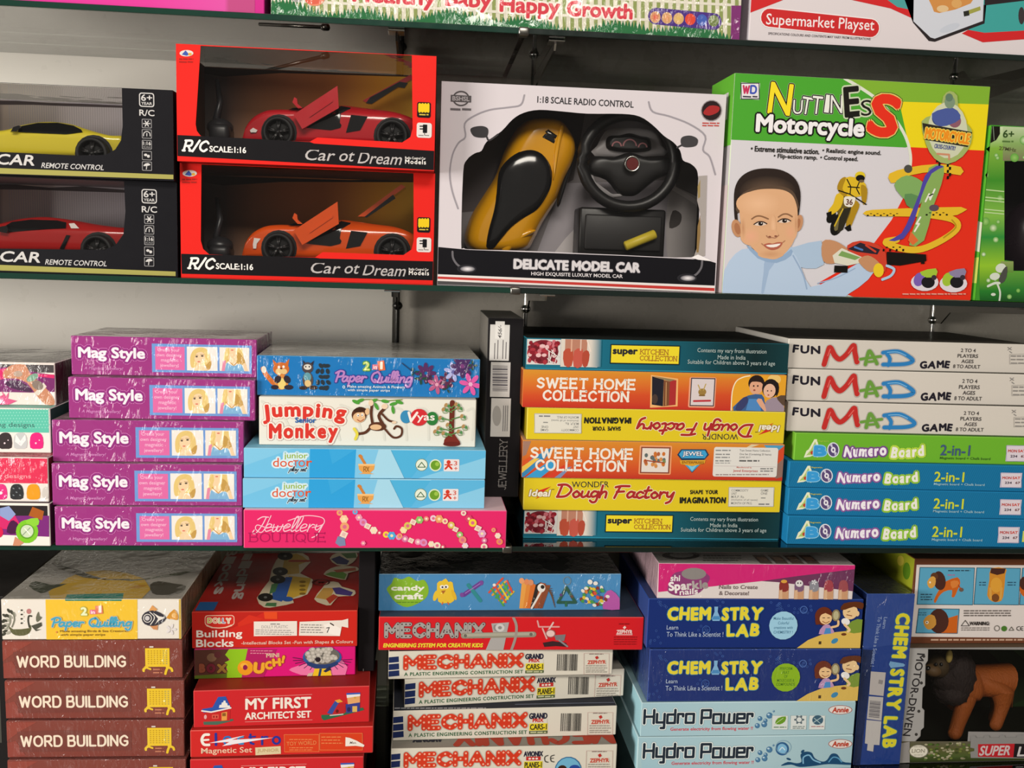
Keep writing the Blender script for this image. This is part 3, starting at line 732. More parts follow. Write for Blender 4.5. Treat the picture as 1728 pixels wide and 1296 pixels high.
# ---- red boxes with opened doors
def red_box(key, cut, hole, label, P):
    q = {'B1': [(294, 72), (738, 96), (731, 284), (302, 272)], 'B2': [(303, 275), (735, 297), (729, 483), (306, 467)]}[key]
    b = Box(key, 'toy_car_box', label, 'toy box', .165, q, 'red remote control car boxes')
    shell(b, hole, '#e2241d', '#5a3a26', '#b8221d', topopen=(key == 'B1'), cut=cut)
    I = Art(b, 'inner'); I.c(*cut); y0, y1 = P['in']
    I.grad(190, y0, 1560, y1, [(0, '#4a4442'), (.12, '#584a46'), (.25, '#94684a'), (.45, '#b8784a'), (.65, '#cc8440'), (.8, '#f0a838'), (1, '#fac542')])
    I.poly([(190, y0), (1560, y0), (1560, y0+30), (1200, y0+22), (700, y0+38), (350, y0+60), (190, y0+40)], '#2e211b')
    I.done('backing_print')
    A = Art(b); A.c(*cut); bl = '#141215'; W_ = '#f1ebe6'
    yb = P['band']                                       # black band: left top, step, right top, right bottom, left bottom
    A.poly(yb, bl); A.done('band_print', 'black band under the window')
    t = P['txt']
    A.stext('R/C', t[0]+6, t[0]+146, t[1], 60, 13, W_, shear=.3, serif=.1); A.text('SCALE:1:16', t[0]+158, t[0]+384, t[1]+20, 37, W_, bold=.03); A.done('scale_print')
    x = P['cd']
    for i, wd in enumerate((('Car', 0, 178), ('ot', 205, 292), ('Dream', 322, 575))):
        A.text(wd[0], x[0]+wd[1], x[0]+wd[2], x[1]+i*9+6, 68 if i != 1 else 55, '#b9b3b2', bold=.005, shear=.3)
    A.line([(x[0]+8, x[1]-32), (x[0]+75, x[1]-30)], 16, bl); A.line([(x[0]+330, x[1]-16), (x[0]+395, x[1]-14)], 16, bl)
    A.text('Radio Control Car', x[0]+592, x[0]+712, x[1]+20, 15, W_); A.text('Models', x[0]+592, x[0]+714, x[1]+42, 26, W_, bold=.025, sp=1.2)
    A.done('title_print')
    lx, ly = P['logo']
    A.ell(lx, ly, 44, 20, '#d8cfc8'); A.poly([(lx-30, ly+8), (lx-6, ly-18), (lx+6, ly-4), (lx+22, ly+10), (lx, ly+16)], '#3c56a8'); A.ell(lx+22, ly+6, 12, 8, '#d8a03a')
    A.bars(lx-46, lx+46, (ly+36, ly+54), 12, '#a3231d', seed=4); A.done('maker_logo')
    ex, ey = P['icon']
    A.rect(ex-40, ey-46, ex+40, ey+46, bl, r=12); A.rect(ex-33, ey-36, ex+33, ey+12, '#e7c51f', r=4); A.up()
    for k in range(4): A.rect(ex-30+k*17, ey-40, ex-20+k*17, ey+16, '#e7c51f', same=True)
    A.bars(ex-28, ex+28, (ey+28,), 10, '#cfb84a')
    A.rect(ex-44, ey+76, ex+44, ey+164, '#ded6d2', r=14); A.rect(ex-8, ey+86, ex+18, ey+136, bl, r=4); A.line([(ex-24, ey+96), (ex-4, ey+96)], 7, bl); A.line([(ex-24, ey+112), (ex-4, ey+112)], 7, bl); A.line([(ex+2, ey+138), (ex+2, ey+146)], 4, bl)
    A.bars(ex-34, ex+34, (ey+150,), 8, '#8a8280'); A.done('icon_print')
    return b
B1 = red_box('B1', (280, 60, 3.6), [(208, 58), (1503, 124), (1502, 560), (1488, 610), (1440, 642), (935, 616), (890, 641), (500, 628), (222, 612), (196, 580), (188, 540)],
    'red window box with a red toy car, upper of the two red ones',
    {'in': (190, 790), 'band': [(66, 606), (500, 624), (890, 643), (915, 652), (1632, 690), (1628, 802), (75, 733)], 'txt': (120, 672), 'cd': (864, 713), 'logo': (120, 104), 'icon': (1570, 450)})
B2 = red_box('B2', (280, 270, 3.6), [(215, 28), (1506, 92), (1503, 500), (1490, 555), (1440, 588), (950, 566), (905, 597), (500, 585), (262, 573), (226, 540), (212, 490)],
    'red window box with an orange toy car, standing on the glass shelf',
    {'in': (95, 760), 'band': [(92, 568), (500, 583), (905, 599), (935, 604), (1625, 628), (1618, 742), (97, 688)], 'txt': (146, 628), 'cd': (880, 655), 'logo': (144, 83), 'icon': (1565, 408)})
def open_car(cut, dy, color, label, wing, hl):
    c = lambda pts: [(cut[0]+x/cut[2], cut[1]+(y+dy)/cut[2]) for x, y in pts]
    def extra(root, ox, paint, ys, yc, hw):
        d = slab('scissor_door', root, ox, c([(775, 480), (1042, 305), (1050, 440), (828, 568)]), ys-.014, .006, paint)
        slab('door_highlight_crease', d, ox, c([(870, 480), (1010, 390), (1012, 402), (872, 497)]), ys-.0155, .003, paint)
        slab('mirror', root, ox, c([(768, 405), (780, 374), (796, 384), (800, 415), (830, 440), (800, 440)]), ys-.012, .012, paint)
        if wing:
            a = slab('rear_cover', root, ox, c([(1195, 395), (1490, 235), (1500, 262), (1230, 412)]), yc+.012, .012, paint)
            slab('rear_cover_brace', a, ox, c([(1215, 410), (1240, 375), (1420, 280), (1470, 288), (1450, 318), (1410, 312), (1250, 415)]), yc-.012, .006, SMOKE)
        else:
            a = slab('rear_cover', root, ox, c([(1165, 395), (1430, 200), (1455, 215), (1210, 395)]), yc-.01, .05, paint)
            slab('rear_cover_brace', a, ox, c([(1205, 398), (1380, 262), (1395, 285), (1220, 402)]), yc-.018, .006, SMOKE)
        slab('headlight', root, ox, c([(510, 575), (530, 560), (556, 575), (548, 588), (515, 588)]) if not hl else c([(528, 565), (535, 525), (575, 530), (552, 560), (548, 590), (530, 590)]), ys+.004, .004, mat('white_plastic', '#f4ece6', .3))
    prof = c([(455, 620), (470, 560), (520, 495), (600, 455), (680, 445), (760, 445), (900, 425), (1060, 415), (1160, 425), (1260, 440), (1400, 460), (1500, 500), (1560, 540), (1570, 610)])
    return car('toy_car', label, prof, c([(455, 635), (1570, 655)]), .104, .040, [(c([(685, 588)])[0][0], c([(685, 588)])[0][1], 97/3.6), (c([(1375, 610)])[0][0], c([(1375, 610)])[0][1], 100/3.6)],
        [c([(740, 450), (770, 436), (860, 432), (840, 448)]), c([(850, 560), (1000, 470), (1060, 420), (1120, 432), (1060, 560), (1000, 575)]), c([(1093, 590), (1125, 482), (1225, 492), (1180, 575)])], color, c([(0, 470)])[0][1], extra)
open_car((280, 60, 3.6), 0, '#c8202b', 'red toy sports car with raised door inside the upper red box', True, False)
open_car((280, 270, 3.6), -52, '#ea5716', 'orange toy sports car with raised door inside the lower red box', False, True)
# dark controllers lying in the end of both red boxes
for cut, y0, lab in (((280, 60, 3.6), 0, 'dark remote controller beside the red car in the upper red box'), ((280, 270, 3.6), -40, 'dark remote controller beside the orange car in the lower red box')):
    P = lambda x, y, Y: at(cut[0]+x/cut[2], cut[1]+(y+y0)/cut[2], Y)
    o0 = P(330, 640, .09); root = empty('remote_controller', o0, 0, lab, 'remote control', 'dark controllers in the red boxes')
    DK = mat('dark_grey_plastic', '#2c2b2e', .35)
    bm = bmesh.new(); bbox(bm, P(255, 640, .07)-o0, P(420, 560, .12)-o0, .008, 3); ball(bm, P(330, 560, .095)-o0, .02, .02, .014, 14); bmobj('handset', bm, DK, root)
    bm = bmesh.new(); tube(bm, [P(300, 560, .1)-o0, P(330, 400, .11)-o0, P(310, 270, .12)-o0], [.007, .005, .0035], 8); bmobj('antenna', bm, DK, root)

# ---- white box with the yellow car and steering wheel
b = Box('C', 'toy_car_box', 'white window box with yellow car and black steering wheel', 'toy box', .13, [(744, 138), (1221, 158), (1212, 487), (739, 479)])
cut = (730, 130, 3.456)
hole = catmull([(186, 990), (171, 955), (178, 560), (198, 480), (245, 440), (285, 425), (315, 372), (400, 312), (465, 243), (530, 205), (620, 188), (750, 196), (900, 208), (1100, 208), (1200, 222), (1275, 268), (1345, 332), (1400, 368), (1440, 415), (1458, 470), (1500, 488), (1535, 518), (1548, 562), (1560, 700), (1556, 960), (1530, 1028), (1110, 1020), (540, 1002), (250, 998)], True, 3)
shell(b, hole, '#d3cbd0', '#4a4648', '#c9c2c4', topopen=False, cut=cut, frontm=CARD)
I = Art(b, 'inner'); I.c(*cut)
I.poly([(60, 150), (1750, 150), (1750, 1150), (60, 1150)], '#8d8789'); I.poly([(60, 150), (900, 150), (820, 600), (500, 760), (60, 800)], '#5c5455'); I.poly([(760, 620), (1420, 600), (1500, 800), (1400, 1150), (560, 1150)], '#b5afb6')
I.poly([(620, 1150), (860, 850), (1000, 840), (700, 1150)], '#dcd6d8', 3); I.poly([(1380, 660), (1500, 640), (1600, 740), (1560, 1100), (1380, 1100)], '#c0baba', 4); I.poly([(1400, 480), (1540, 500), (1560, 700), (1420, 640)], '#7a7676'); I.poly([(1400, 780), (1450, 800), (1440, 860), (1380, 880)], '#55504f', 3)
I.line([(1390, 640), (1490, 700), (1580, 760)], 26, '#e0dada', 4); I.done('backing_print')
A = Art(b); A.c(*cut)
A.poly([(28, 985), (220, 1000), (1110, 1024), (1530, 1040), (1580, 1035), (1665, 1060), (1662, 1192), (28, 1145)], '#121116')
A.poly([(28, 1145), (1662, 1192), (1662, 1206), (28, 1158)], '#e3dbd8'); A.poly([(28, 1158), (1662, 1206), (1662, 1224), (28, 1172)], '#c03a35'); A.poly([(28, 1172), (1662, 1224), (1662, 1236), (28, 1184)], '#e3dbd8'); A.poly([(28, 1184), (1662, 1236), (1662, 1262), (28, 1214)], '#4f4c4d')
for hx, hy, fl in ((205, 1112, 1), (1500, 1150, -1)):
    A.line([(hx-85*fl, hy-100), (hx-80*fl, hy-60), (hx-50*fl, hy-20), (hx, hy)], 12, '#6a676c', 5); A.ell(hx, hy, 58, 26, '#121116', rim='#2a292e'); A.ell(hx+5, hy, 44, 17, '#f2ecef', rim='#55535a')
A.done('band_print', 'black lower band with headlights')
A.text('1:18 SCALE RADIO CONTROL', 608, 1166, 142, 38, '#2b2a2d', rot=-.4); A.done('heading_print')
A.text('DELICATE MODEL CAR', 484, 1230, 1086, 62, '#d2cdd0', bold=.065, out=[(3, '#5e5a60')]); A.text('HIGH EXQUISITE LUXURY MODEL CAR', 588, 1126, 1141, 25, '#ddd6d8', bold=.015); A.done('title_print')
GL = '#9b959c'
A.line([(530, 105), (510, 160), (440, 175), (330, 190), (240, 225), (185, 270), (190, 345), (150, 380), (115, 450), (100, 560), (115, 660), (150, 760)], 9, GL, 4); A.done('car_outline_print'); A.line([(1250, 140), (1275, 195), (1370, 220), (1490, 265), (1580, 330), (1570, 410), (1610, 450), (1645, 550)], 9, GL, 4)
A.done('car_outline_print'); A.line([(315, 345), (330, 365), (380, 330)], 10, '#3a383a', 3); A.poly([(218, 305), (240, 288), (290, 283), (322, 300), (318, 340), (290, 350), (240, 342)], '#3b393b', 4); A.done('mirror_print'); A.line([(1445, 385), (1420, 398)], 10, '#3a383a'); A.poly([(1440, 355), (1455, 335), (1500, 330), (1538, 350), (1532, 385), (1490, 396), (1450, 390)], '#403e40', 4)
A.done('mirror_print')
A.ring(162, 126, 46, 40, 8, '#5c5759'); A.rect(102, 108, 222, 146, '#5c5759'); A.text('BSHSL', 112, 212, 127, 26, '#b9b2b6', bold=.03); A.bars(100, 222, (188,), 16, '#6a6467', rag=0); A.done('maker_logo')
A.ell(1612, 187, 60, 60, '#8d8386'); A.ell(1612, 187, 55, 55, '#2a1d1f'); A.poly([(1565, 200), (1600, 160), (1655, 165), (1650, 195), (1600, 215)], '#a32b2d', 3); A.bars(1562, 1660, (258, 272), 10, '#c0504a', rag=.05); A.done('badge_print')
A.poly([(1548, 560), (1598, 556), (1600, 1020), (1535, 1028), (1556, 960), (1572, 800), (1545, 700)], '#a49c98'); A.poly([(1552, 850), (1566, 780), (1570, 900), (1562, 1000), (1550, 1000)], '#8a6f45'); A.poly([(1545, 620), (1560, 580), (1562, 680), (1550, 690)], '#9c8758'); A.poly([(1520, 1030), (1560, 1012), (1625, 1040), (1640, 1050), (1560, 1042)], '#efe9ea'); A.done('torn_edge', 'torn card along the window')
# the yellow car, its roof towards the window
def inflate(outline, axis, hgt, Y, toward=-1, prof=None, n=10, smooth=3):
    """a low dome over an outline in crop pixels, swelling towards the viewer"""
    O = catmull(outline, True, smooth); a, c_ = Vector(axis[0]), Vector(axis[1]); V = []; F = []; N = len(O)
    for k in range(n+1):
        s = 1-k/n; h = hgt*(prof(s) if prof else math.sqrt(max(0, 1-s*s)))
        for p in O:
            q = Vector(p); t = max(0, min(1, (q-a).dot(c_-a)/(c_-a).length_squared)); ctr = a+(c_-a)*t; u = ctr+(q-ctr)*s
            w3 = b.M @ b.local(cut[0]+u.x/cut[2], cut[1]+u.y/cut[2], Y); V.append(w3+Vector((0, toward*h, 0)))
    for k in range(n):
        for i in range(N): F.append((k*N+i, k*N+(i+1) % N, (k+1)*N+(i+1) % N, (k+1)*N+i))
    return V, F
W3 = lambda x, y, Y: b.M @ b.local(cut[0]+x/cut[2], cut[1]+y/cut[2], Y)
YP_ = mat('yellow_car_paint', '#f0a90c', .2, spec=.5, coat=.7, crough=.06)
o0 = W3(480, 1000, .09); root = empty('toy_car', o0, 0, 'yellow toy supercar with black canopy lying nose down in the white box', 'toy car')
def infl(nm, outline, axis, hgt, Y, m_, parent=root, prof=None, smooth=3, ofs=o0):
    V, F = inflate(outline, axis, hgt, Y, prof=prof, smooth=smooth); return pmesh(nm, [v-ofs for v in V], F, None, m_, parent, smooth=True)
body = [(420, 430), (470, 330), (540, 255), (640, 240), (740, 255), (800, 320), (832, 400), (820, 500), (770, 600), (720, 720), (640, 850), (590, 950), (545, 1010), (400, 1030), (250, 1030), (185, 960), (215, 830), (290, 700), (360, 590), (395, 500)]
infl('body', body, ((650, 360), (330, 930)), .05, .095, YP_, prof=lambda s: (1-s**4)**.5*.9)
infl('canopy', [(385, 560), (430, 490), (500, 440), (570, 420), (640, 445), (690, 520), (692, 620), (660, 700), (610, 770), (540, 820), (460, 880), (400, 950), (350, 1000), (310, 985), (320, 900), (350, 790), (372, 680)], ((560, 560), (400, 860)), .014, .056, SMOKE, prof=lambda s: .25+.75*(1-s*s)**.5)
for P_ in ([(655, 318), (675, 305), (728, 342), (718, 360)], [(638, 352), (655, 330), (716, 370), (708, 390)]): infl('vent', P_, ((670, 335), (700, 350)), .003, .0505, SMOKE, smooth=1)
infl('bonnet_ridge', [(700, 440), (720, 350), (750, 280), (770, 300), (745, 400), (715, 560), (700, 600)], ((740, 320), (710, 540)), .009, .056, YP_)
infl('bonnet_ridge', [(400, 1000), (470, 920), (570, 890), (600, 900), (500, 960), (440, 1020)], ((440, 980), (560, 905)), .006, .06, YP_)
infl('side_sill', [(735, 620), (800, 500), (838, 400), (845, 420), (800, 560), (745, 740), (725, 745)], ((830, 430), (735, 720)), .012, .09, SMOKE)
# steering wheel controller
o1 = W3(1145, 1010, .09); sw = empty('steering_wheel_controller', o1, 0, 'black toy steering wheel controller beside the yellow car in the white box', 'remote control')
MB = mat('matt_black_plastic', '#191819', .38, spec=.4); MG = mat('satin_grey_plastic', '#a09c9e', .35)
C0 = W3(1145, 490, .05)-o1; rx = .0745; Mr = Matrix.Rotation(R(90), 4, 'X')
bm = bmesh.new(); pts = []
for k in range(41):
    a = 2*math.pi*k/40; pts.append(C0+Vector((rx*math.cos(a), .002*math.sin(a), rx*.96*math.sin(a))))
tube(bm, pts, .0095, 12, cap=False); bmobj('rim', bm, MB, sw)
def lump(nm, outline, axis, hgt, Y, m_, prof=None, sm=3, par=sw):
    V, F = inflate(outline, axis, hgt, Y, prof=prof, smooth=sm); return pmesh(nm, [v-o1 for v in V], F, None, m_, par, smooth=True)
lump('hub', [(905, 490), (960, 460), (1050, 468), (1150, 440), (1250, 470), (1340, 470), (1390, 480), (1385, 560), (1300, 600), (1200, 680), (1150, 695), (1080, 680), (1010, 600), (900, 560)], ((1050, 520), (1250, 520)), .014, .06, MB, prof=lambda s: (1-s**4)**.5)
lump('spoke', [(905, 560), (935, 560), (960, 640), (1020, 680), (1100, 680), (1100, 700), (1000, 705), (930, 650)], ((930, 600), (1050, 690)), .006, .062, MG, sm=2)
bdg = bmesh.new(); lathe(bdg, [(.0001, .016), (.010, .0165), (.0115, .0185), (.0125, .017), (.0125, .004)], Matrix.Translation(W3(1152, 512, .052)-o1) @ Mr, 24); bmobj('badge_ring', bdg, CHROME, sw)
bdg = bmesh.new(); lathe(bdg, [(.0001, .0172), (.0095, .0172)], Matrix.Translation(W3(1152, 512, .052)-o1) @ Mr, 24); bmobj('badge', bdg, mat('dark_red_enamel', '#6e2a2a', .2), sw)
lump('dashboard', [(945, 460), (960, 400), (1005, 320), (1060, 300), (1150, 296), (1250, 305), (1310, 330), (1340, 400), (1350, 460)], ((1050, 390), (1250, 390)), .006, .075, MG, sm=2)
lump('instrument_pod', [(1010, 380), (1030, 345), (1090, 340), (1150, 328), (1210, 345), (1260, 355), (1275, 400), (1260, 430), (1150, 440), (1030, 425)], ((1080, 390), (1210, 395)), .01, .068, MB, prof=lambda s: min(1, 3*(1-s)))
for gx, gy, gr in ((1074, 392, 30), (1150, 390, 42), (1225, 398, 28)):
    V = []; F = []
    for k in range(19):
        a = math.pi*(1-k/18)
        for q in (gr, gr-8): V.append(W3(gx+q*math.cos(a), gy-q*math.sin(a)+12, .0572)-o1)
    for k in range(18): F.append((2*k, 2*k+1, 2*k+3, 2*k+2))
    pmesh('dial', V, F, None, mat('dial_print', '#9a6468', .3), sw)
bm = bmesh.new(); p0, p1 = W3(848, 1060, .06)-o1, W3(1365, 775, .06)-o1; bbox(bm, (p0.x, -.029, p0.z+.004), (p1.x, .032, p1.z), .004, 2); bmobj('pedestal', bm, MB, sw)
bm = bmesh.new(); p0, p1 = W3(880, 1050, .06)-o1, W3(1340, 800, .06)-o1; bbox(bm, (p0.x, -.033, p0.z+.012), (p1.x, -.026, p1.z-.004), .003, 2); bmobj('pedestal_panel', bm, mat('charcoal_plastic', '#262526', .5), sw)
bm = bmesh.new(); pa, pb = W3(1122, 988, .05), W3(1300, 915, .05); tube(bm, [pa, pa.lerp(pb, .03), pa.lerp(pb, .97), pb], [.0062, .0078, .0078, .0062], 16)
tag(bmobj('plastic_tube', bm, mat('lemon_plastic', '#d9c23a', .4)), 'short lemon yellow tube lying across the black pedestal in the white box', 'tube')
bm = bmesh.new(); pa = at(880, 148, .10); bbox(bm, (pa.x-.03, .09, .2605), (pa.x+.035, .13, .2632), .001, 1)
tag(bmobj('paper_strip', bm, mat('yellow_paper', '#cdb23a', .6), smooth=False), 'thin yellow strip lying on top of the white car box', 'paper strip')

# ================================================================= green and red motorcycle playset box
b = Box('D', 'playset_box', 'big green, white and red box showing a boy and a yellow motorcycle rider', 'toy box', .11, [(1244, 122), (1673, 147), (1636, 510), (1214, 497)])
b.carton('#d2ced4', '#58a52e', '#c8c2c6', m=GLOSS, edge='#c9d8b8')
A = Art(b, 'left', GLOSS); W0 = .11
A.poly([A0 for A0 in [b.pix((-b.W/2, 0, b.H)), b.pix((-b.W/2, .11, b.H)), b.pix((-b.W/2, .11, b.H*.68)), b.pix((-b.W/2, 0, b.H*.68))]], '#6cc03c')  # same green as the front, painted lighter as the lit side
A.poly([b.pix((-b.W/2, 0, b.H*.5)), b.pix((-b.W/2, .11, b.H*.5)), b.pix((-b.W/2, .11, 0)), b.pix((-b.W/2, 0, 0))], '#d8c6c8')
A.rect(*b.pix((-b.W/2, .05, b.H*.93)), *b.pix((-b.W/2, .02, b.H*.8)), '#e6e2e0'); A.done('side_print')
A = Art(b, m=GLOSS); A.c(1200, 110, 3.161)
GRN = '#4aa230'; RED = '#e0301c'
A.poly([(140, 38), (1495, 118), (1480, 300), (1040, 440), (110, 395)], GRN)
A.poly([(725, 70), (1495, 118), (1490, 220), (900, 190), (860, 160)], '#7fae33')
A.poly([(1010, 195), (1488, 212), (1462, 460), (1060, 440)], '#e8d21c')
A.poly([(1055, 438), (1462, 458), (1380, 1268), (750, 1250), (560, 1170), (700, 1090), (860, 960), (960, 830), (1030, 700), (1065, 560)], RED)
A.line([(722, 70), (820, 130), (900, 190), (980, 280), (1040, 380), (1066, 480), (1062, 560)], 16, '#d9dccb', 5)
A.done('panel_print', 'green, yellow and red printed panels')
A.rect(168, 92, 268, 180, '#e0dde0'); A.frame(170, 94, 266, 178, 5, '#3c3346'); A.stext('W', 182, 212, 128, 38, 10, '#c2325a'); A.stext('D', 222, 250, 128, 38, 10, '#3c50b0'); A.bars(178, 258, (166,), 12, '#4a4452'); A.done('maker_logo')
Bk = '#14120f'
for t, x0, x1, yc, h, col, bold, rot in (('N', 318, 440, 178, 170, '#efd92a', .02, -4), ('U', 445, 495, 222, 75, '#e6e6df', .0, 0), ('T', 490, 545, 215, 92, '#e6e6df', 0, -6), ('T', 545, 600, 212, 95, '#e6e6df', 0, -3), ('I', 615, 640, 205, 95, '#e6e6df', 0, -4), ('N', 645, 708, 208, 95, '#e6e6df', 0, 2), ('E', 715, 800, 195, 165, '#1b1814', .03, 8), ('S', 805, 862, 228, 85, '#1b1814', .0, 6)):
    A.textc(t, (x0+x1)/2, yc, x1-x0, h, col, bold=bold, rot=rot, out=[(7, '#dfe6d2'), (6, Bk)] if t != 'E' and not (t == 'S') else [(8, '#c9d2b4')])
A.textc('S', 930, 270, 165, 235, '#e0301c', bold=.05, rot=-8, out=[(9, Bk), (6, '#d9c36a')])
A.text('Motorcycle', 245, 825, 335, 128, '#ebe8ea', bold=.05, out=[(9, Bk)]); A.done('title_print')
for t, x0, x1, yc, rot in (('\u2022 Extreme stimulative action.', 215, 582, 452, -2), ('\u2022 Realistic engine sound.', 596, 910, 465, -2), ('\u2022 Flip-action ramp.', 336, 570, 491, -2), ('\u2022 Control speed.', 584, 786, 500, -2)):
    A.text(t, x0, x1, yc, 31, '#2a2724', bold=.035)
A.done('caption_print')
# rider on a motorcycle
Yw, Yd = '#d8b427', '#a9841c'
A.ell(672, 850, 34, 66, Bk, rot=24); A.ell(676, 845, 16, 46, '#6d6440', rot=24); A.ell(638, 812, 22, 36, Bk, rot=30)
A.poly([(700, 700), (760, 700), (772, 760), (750, 830), (700, 840), (670, 780)], '#6b5a22', 3); A.poly([(668, 690), (705, 690), (690, 760), (640, 800), (622, 780), (650, 740)], Yw, 3); A.poly([(755, 720), (790, 745), (770, 800), (738, 870), (715, 855), (740, 790)], Yd, 3)
A.poly([(706, 870), (740, 850), (745, 885), (725, 890)], Bk); A.poly([(612, 790), (640, 780), (640, 820), (618, 822)], Bk)
A.poly([(690, 625), (740, 595), (800, 615), (828, 650), (800, 700), (720, 700), (690, 670)], Yw, 3); A.poly([(690, 610), (720, 600), (700, 660), (725, 690), (705, 700), (672, 660)], Yd, 3); A.poly([(800, 640), (832, 660), (826, 730), (810, 745), (800, 700)], Yd, 3)
A.line([(725, 610), (745, 650), (740, 690)], 6, Bk); A.line([(790, 625), (775, 660), (790, 690)], 6, Bk); A.line([(730, 650), (790, 655)], 6, Bk)
A.ell(795, 590, 27, 22, '#dcc42a'); A.ell(796, 604, 24, 18, Bk); A.ell(802, 620, 14, 8, '#6d5a40')
A.line([(680, 670), (740, 690), (825, 745)], 6, Bk); A.poly([(715, 702), (762, 705), (768, 720), (750, 758), (712, 752), (706, 722)], '#e3ddd0', 2); A.text('36', 718, 754, 732, 32, '#5a2a20', bold=.03); A.poly([(690, 770), (745, 760), (700, 880), (668, 900)], '#2c281c')
A.line([(700, 770), (655, 860)], 8, '#c9a92a'); A.done('rider_picture')
# the boy
SK, SK2 = '#d9a981', '#c08c66'
A.poly([(300, 960), (430, 975), (580, 940), (592, 1070), (500, 1090), (430, 1060)], '#a9bfd8', 2)
A.poly([(44, 1215), (60, 1100), (120, 1010), (200, 980), (330, 1040), (420, 990), (470, 1080), (520, 1190), (640, 1140), (780, 1060), (850, 1040), (870, 1080), (830, 1150), (720, 1230), (640, 1246), (50, 1224)], '#b3c7e0', 2)
A.poly([(280, 1040), (330, 1060), (300, 1100), (270, 1220), (255, 1220), (270, 1110)], '#9db4d2', 2); A.line([(430, 1020), (480, 1120), (500, 1200)], 8, '#94abc9', 4); A.line([(560, 1170), (660, 1140), (760, 1090)], 6, '#94abc9', 4)
A.poly([(180, 960), (290, 1035), (360, 1030), (420, 985), (420, 1020), (340, 1060), (240, 1035)], '#8fa9c9', 2)
A.poly([(122, 830), (118, 740), (124, 660), (150, 605), (195, 570), (250, 553), (310, 550), (370, 558), (425, 585), (460, 625), (475, 680), (472, 750), (458, 820), (440, 760), (300, 700), (150, 770), (138, 835)], '#2b211d', 3)
A.ell(300, 675, 150, 84, '#6a5444', rim='#2f2520', n=40); A.poly([(138, 790), (150, 700), (220, 655), (300, 645), (390, 650), (446, 690), (456, 780), (300, 720)], '#594638', 3)
A.ell(131, 872, 27, 48, SK2, rot=-12, n=26); A.ell(134, 874, 15, 32, '#a9714f', rot=-12); A.ell(463, 845, 22, 46, SK2, rot=12, n=26); A.ell(460, 847, 11, 28, '#a9714f', rot=12)
A.poly([(152, 740), (176, 692), (230, 668), (300, 660), (380, 666), (430, 694), (452, 745), (458, 800), (452, 880), (425, 960), (372, 1020), (322, 1040), (258, 1020), (198, 960), (162, 890), (148, 800)], SK, 4)
A.ell(250, 740, 120, 70, '#e6b892', rim=SK, n=30); A.ell(205, 915, 56, 50, '#e3a888', rim=SK, n=26); A.ell(418, 895, 34, 46, '#dfa583', rim=SK, n=26); A.ell(310, 1012, 70, 24, '#c9966f', rim=SK, n=26); A.ell(165, 870, 14, 60, '#c18d68', rim=SK, n=20); A.ell(448, 850, 9, 60, '#c18d68', rim=SK, n=20)
A.ell(258, 846, 46, 22, '#c99672', rim=SK, n=24); A.ell(386, 832, 42, 21, '#c99672', rim=SK, n=24)
A.line([(212, 822), (235, 808), (262, 807), (300, 822)], 8, '#8a6448', 4); A.line([(355, 812), (380, 797), (405, 797), (428, 810)], 8, '#8a6448', 4)
for ex, ey in ((258, 848), (386, 833)):
    A.poly([(ex-33, ey+4), (ex-14, ey-8), (ex+12, ey-9), (ex+32, ey), (ex+14, ey+9), (ex-14, ey+10)], '#dccabd', 3); A.ell(ex+1, ey, 13, 10, '#1f1714'); A.line([(ex-35, ey+3), (ex-12, ey-10), (ex+14, ey-10), (ex+34, ey)], 6, '#31221b', 4); A.ell(ex+5, ey-4, 3, 3, '#f2ede8')
A.ell(326, 860, 16, 60, '#e6b892', rim=SK, n=22); A.ell(322, 904, 30, 24, '#dba680', rim=SK, n=22); A.line([(288, 912), (300, 924), (318, 922), (336, 924), (354, 910)], 5, '#a8765a', 4); A.ell(306, 918, 8, 5, '#8a5540'); A.ell(338, 915, 8, 5, '#8a5540')
A.poly([(272, 962), (300, 952), (320, 955), (345, 948), (374, 950), (356, 978), (322, 990), (292, 982)], '#b0604c', 3); A.poly([(284, 964), (322, 960), (364, 955), (342, 972), (308, 975)], '#efe6df', 2); A.line([(262, 955), (272, 964)], 5, '#b07a5a'); A.line([(376, 948), (386, 940)], 5, '#b07a5a')
A.done('boy_picture', 'smiling boy in a pale blue top')
# controller, hands, track
A.poly([(588, 945), (650, 940), (710, 975), (720, 1000), (660, 1060), (590, 1050)], SK2, 3)
A.poly([(720, 965), (790, 940), (880, 960), (925, 1010), (920, 1110), (840, 1060), (740, 1010)], '#c9402c', 2); A.poly([(722, 985), (790, 950), (895, 988), (880, 1015), (770, 1000)], '#2a2330'); A.line([(760, 975), (800, 990)], 10, '#4a78b8'); A.line([(820, 965), (870, 1000)], 10, '#c9402c')
A.poly([(640, 1020), (690, 980), (800, 1030), (790, 1060), (720, 1075), (650, 1060)], '#d8d6c4', 1); A.poly([(690, 995), (790, 1030), (760, 1045), (670, 1020)], '#7aa05a'); A.rect(648, 1075, 720, 1112, Bk)
A.poly([(780, 1040), (830, 1020), (880, 1050), (900, 1090), (840, 1110), (790, 1070)], SK2, 3); A.ell(885, 1100, 28, 38, '#e6c42a'); A.line([(905, 1150), (950, 1130), (968, 1095), (930, 1075)], 14, '#a9c6e0', 4)
A.poly([(930, 1000), (1140, 1015), (1142, 1050), (1000, 1075), (930, 1070)], '#17120f'); A.poly([(1112, 1040), (1132, 1040), (1132, 1066), (1112, 1066)], '#17120f')
A.done('controller_picture')
Yt = '#dfb62c'
A.poly([(950, 580), (1050, 548), (1200, 530), (1330, 545), (1328, 590), (1200, 570), (1060, 590), (975, 630), (952, 620)], Yt, 2); A.poly([(822, 780), (940, 770), (1330, 760), (1335, 790), (1250, 812), (1000, 810), (826, 806)], Yt, 2)
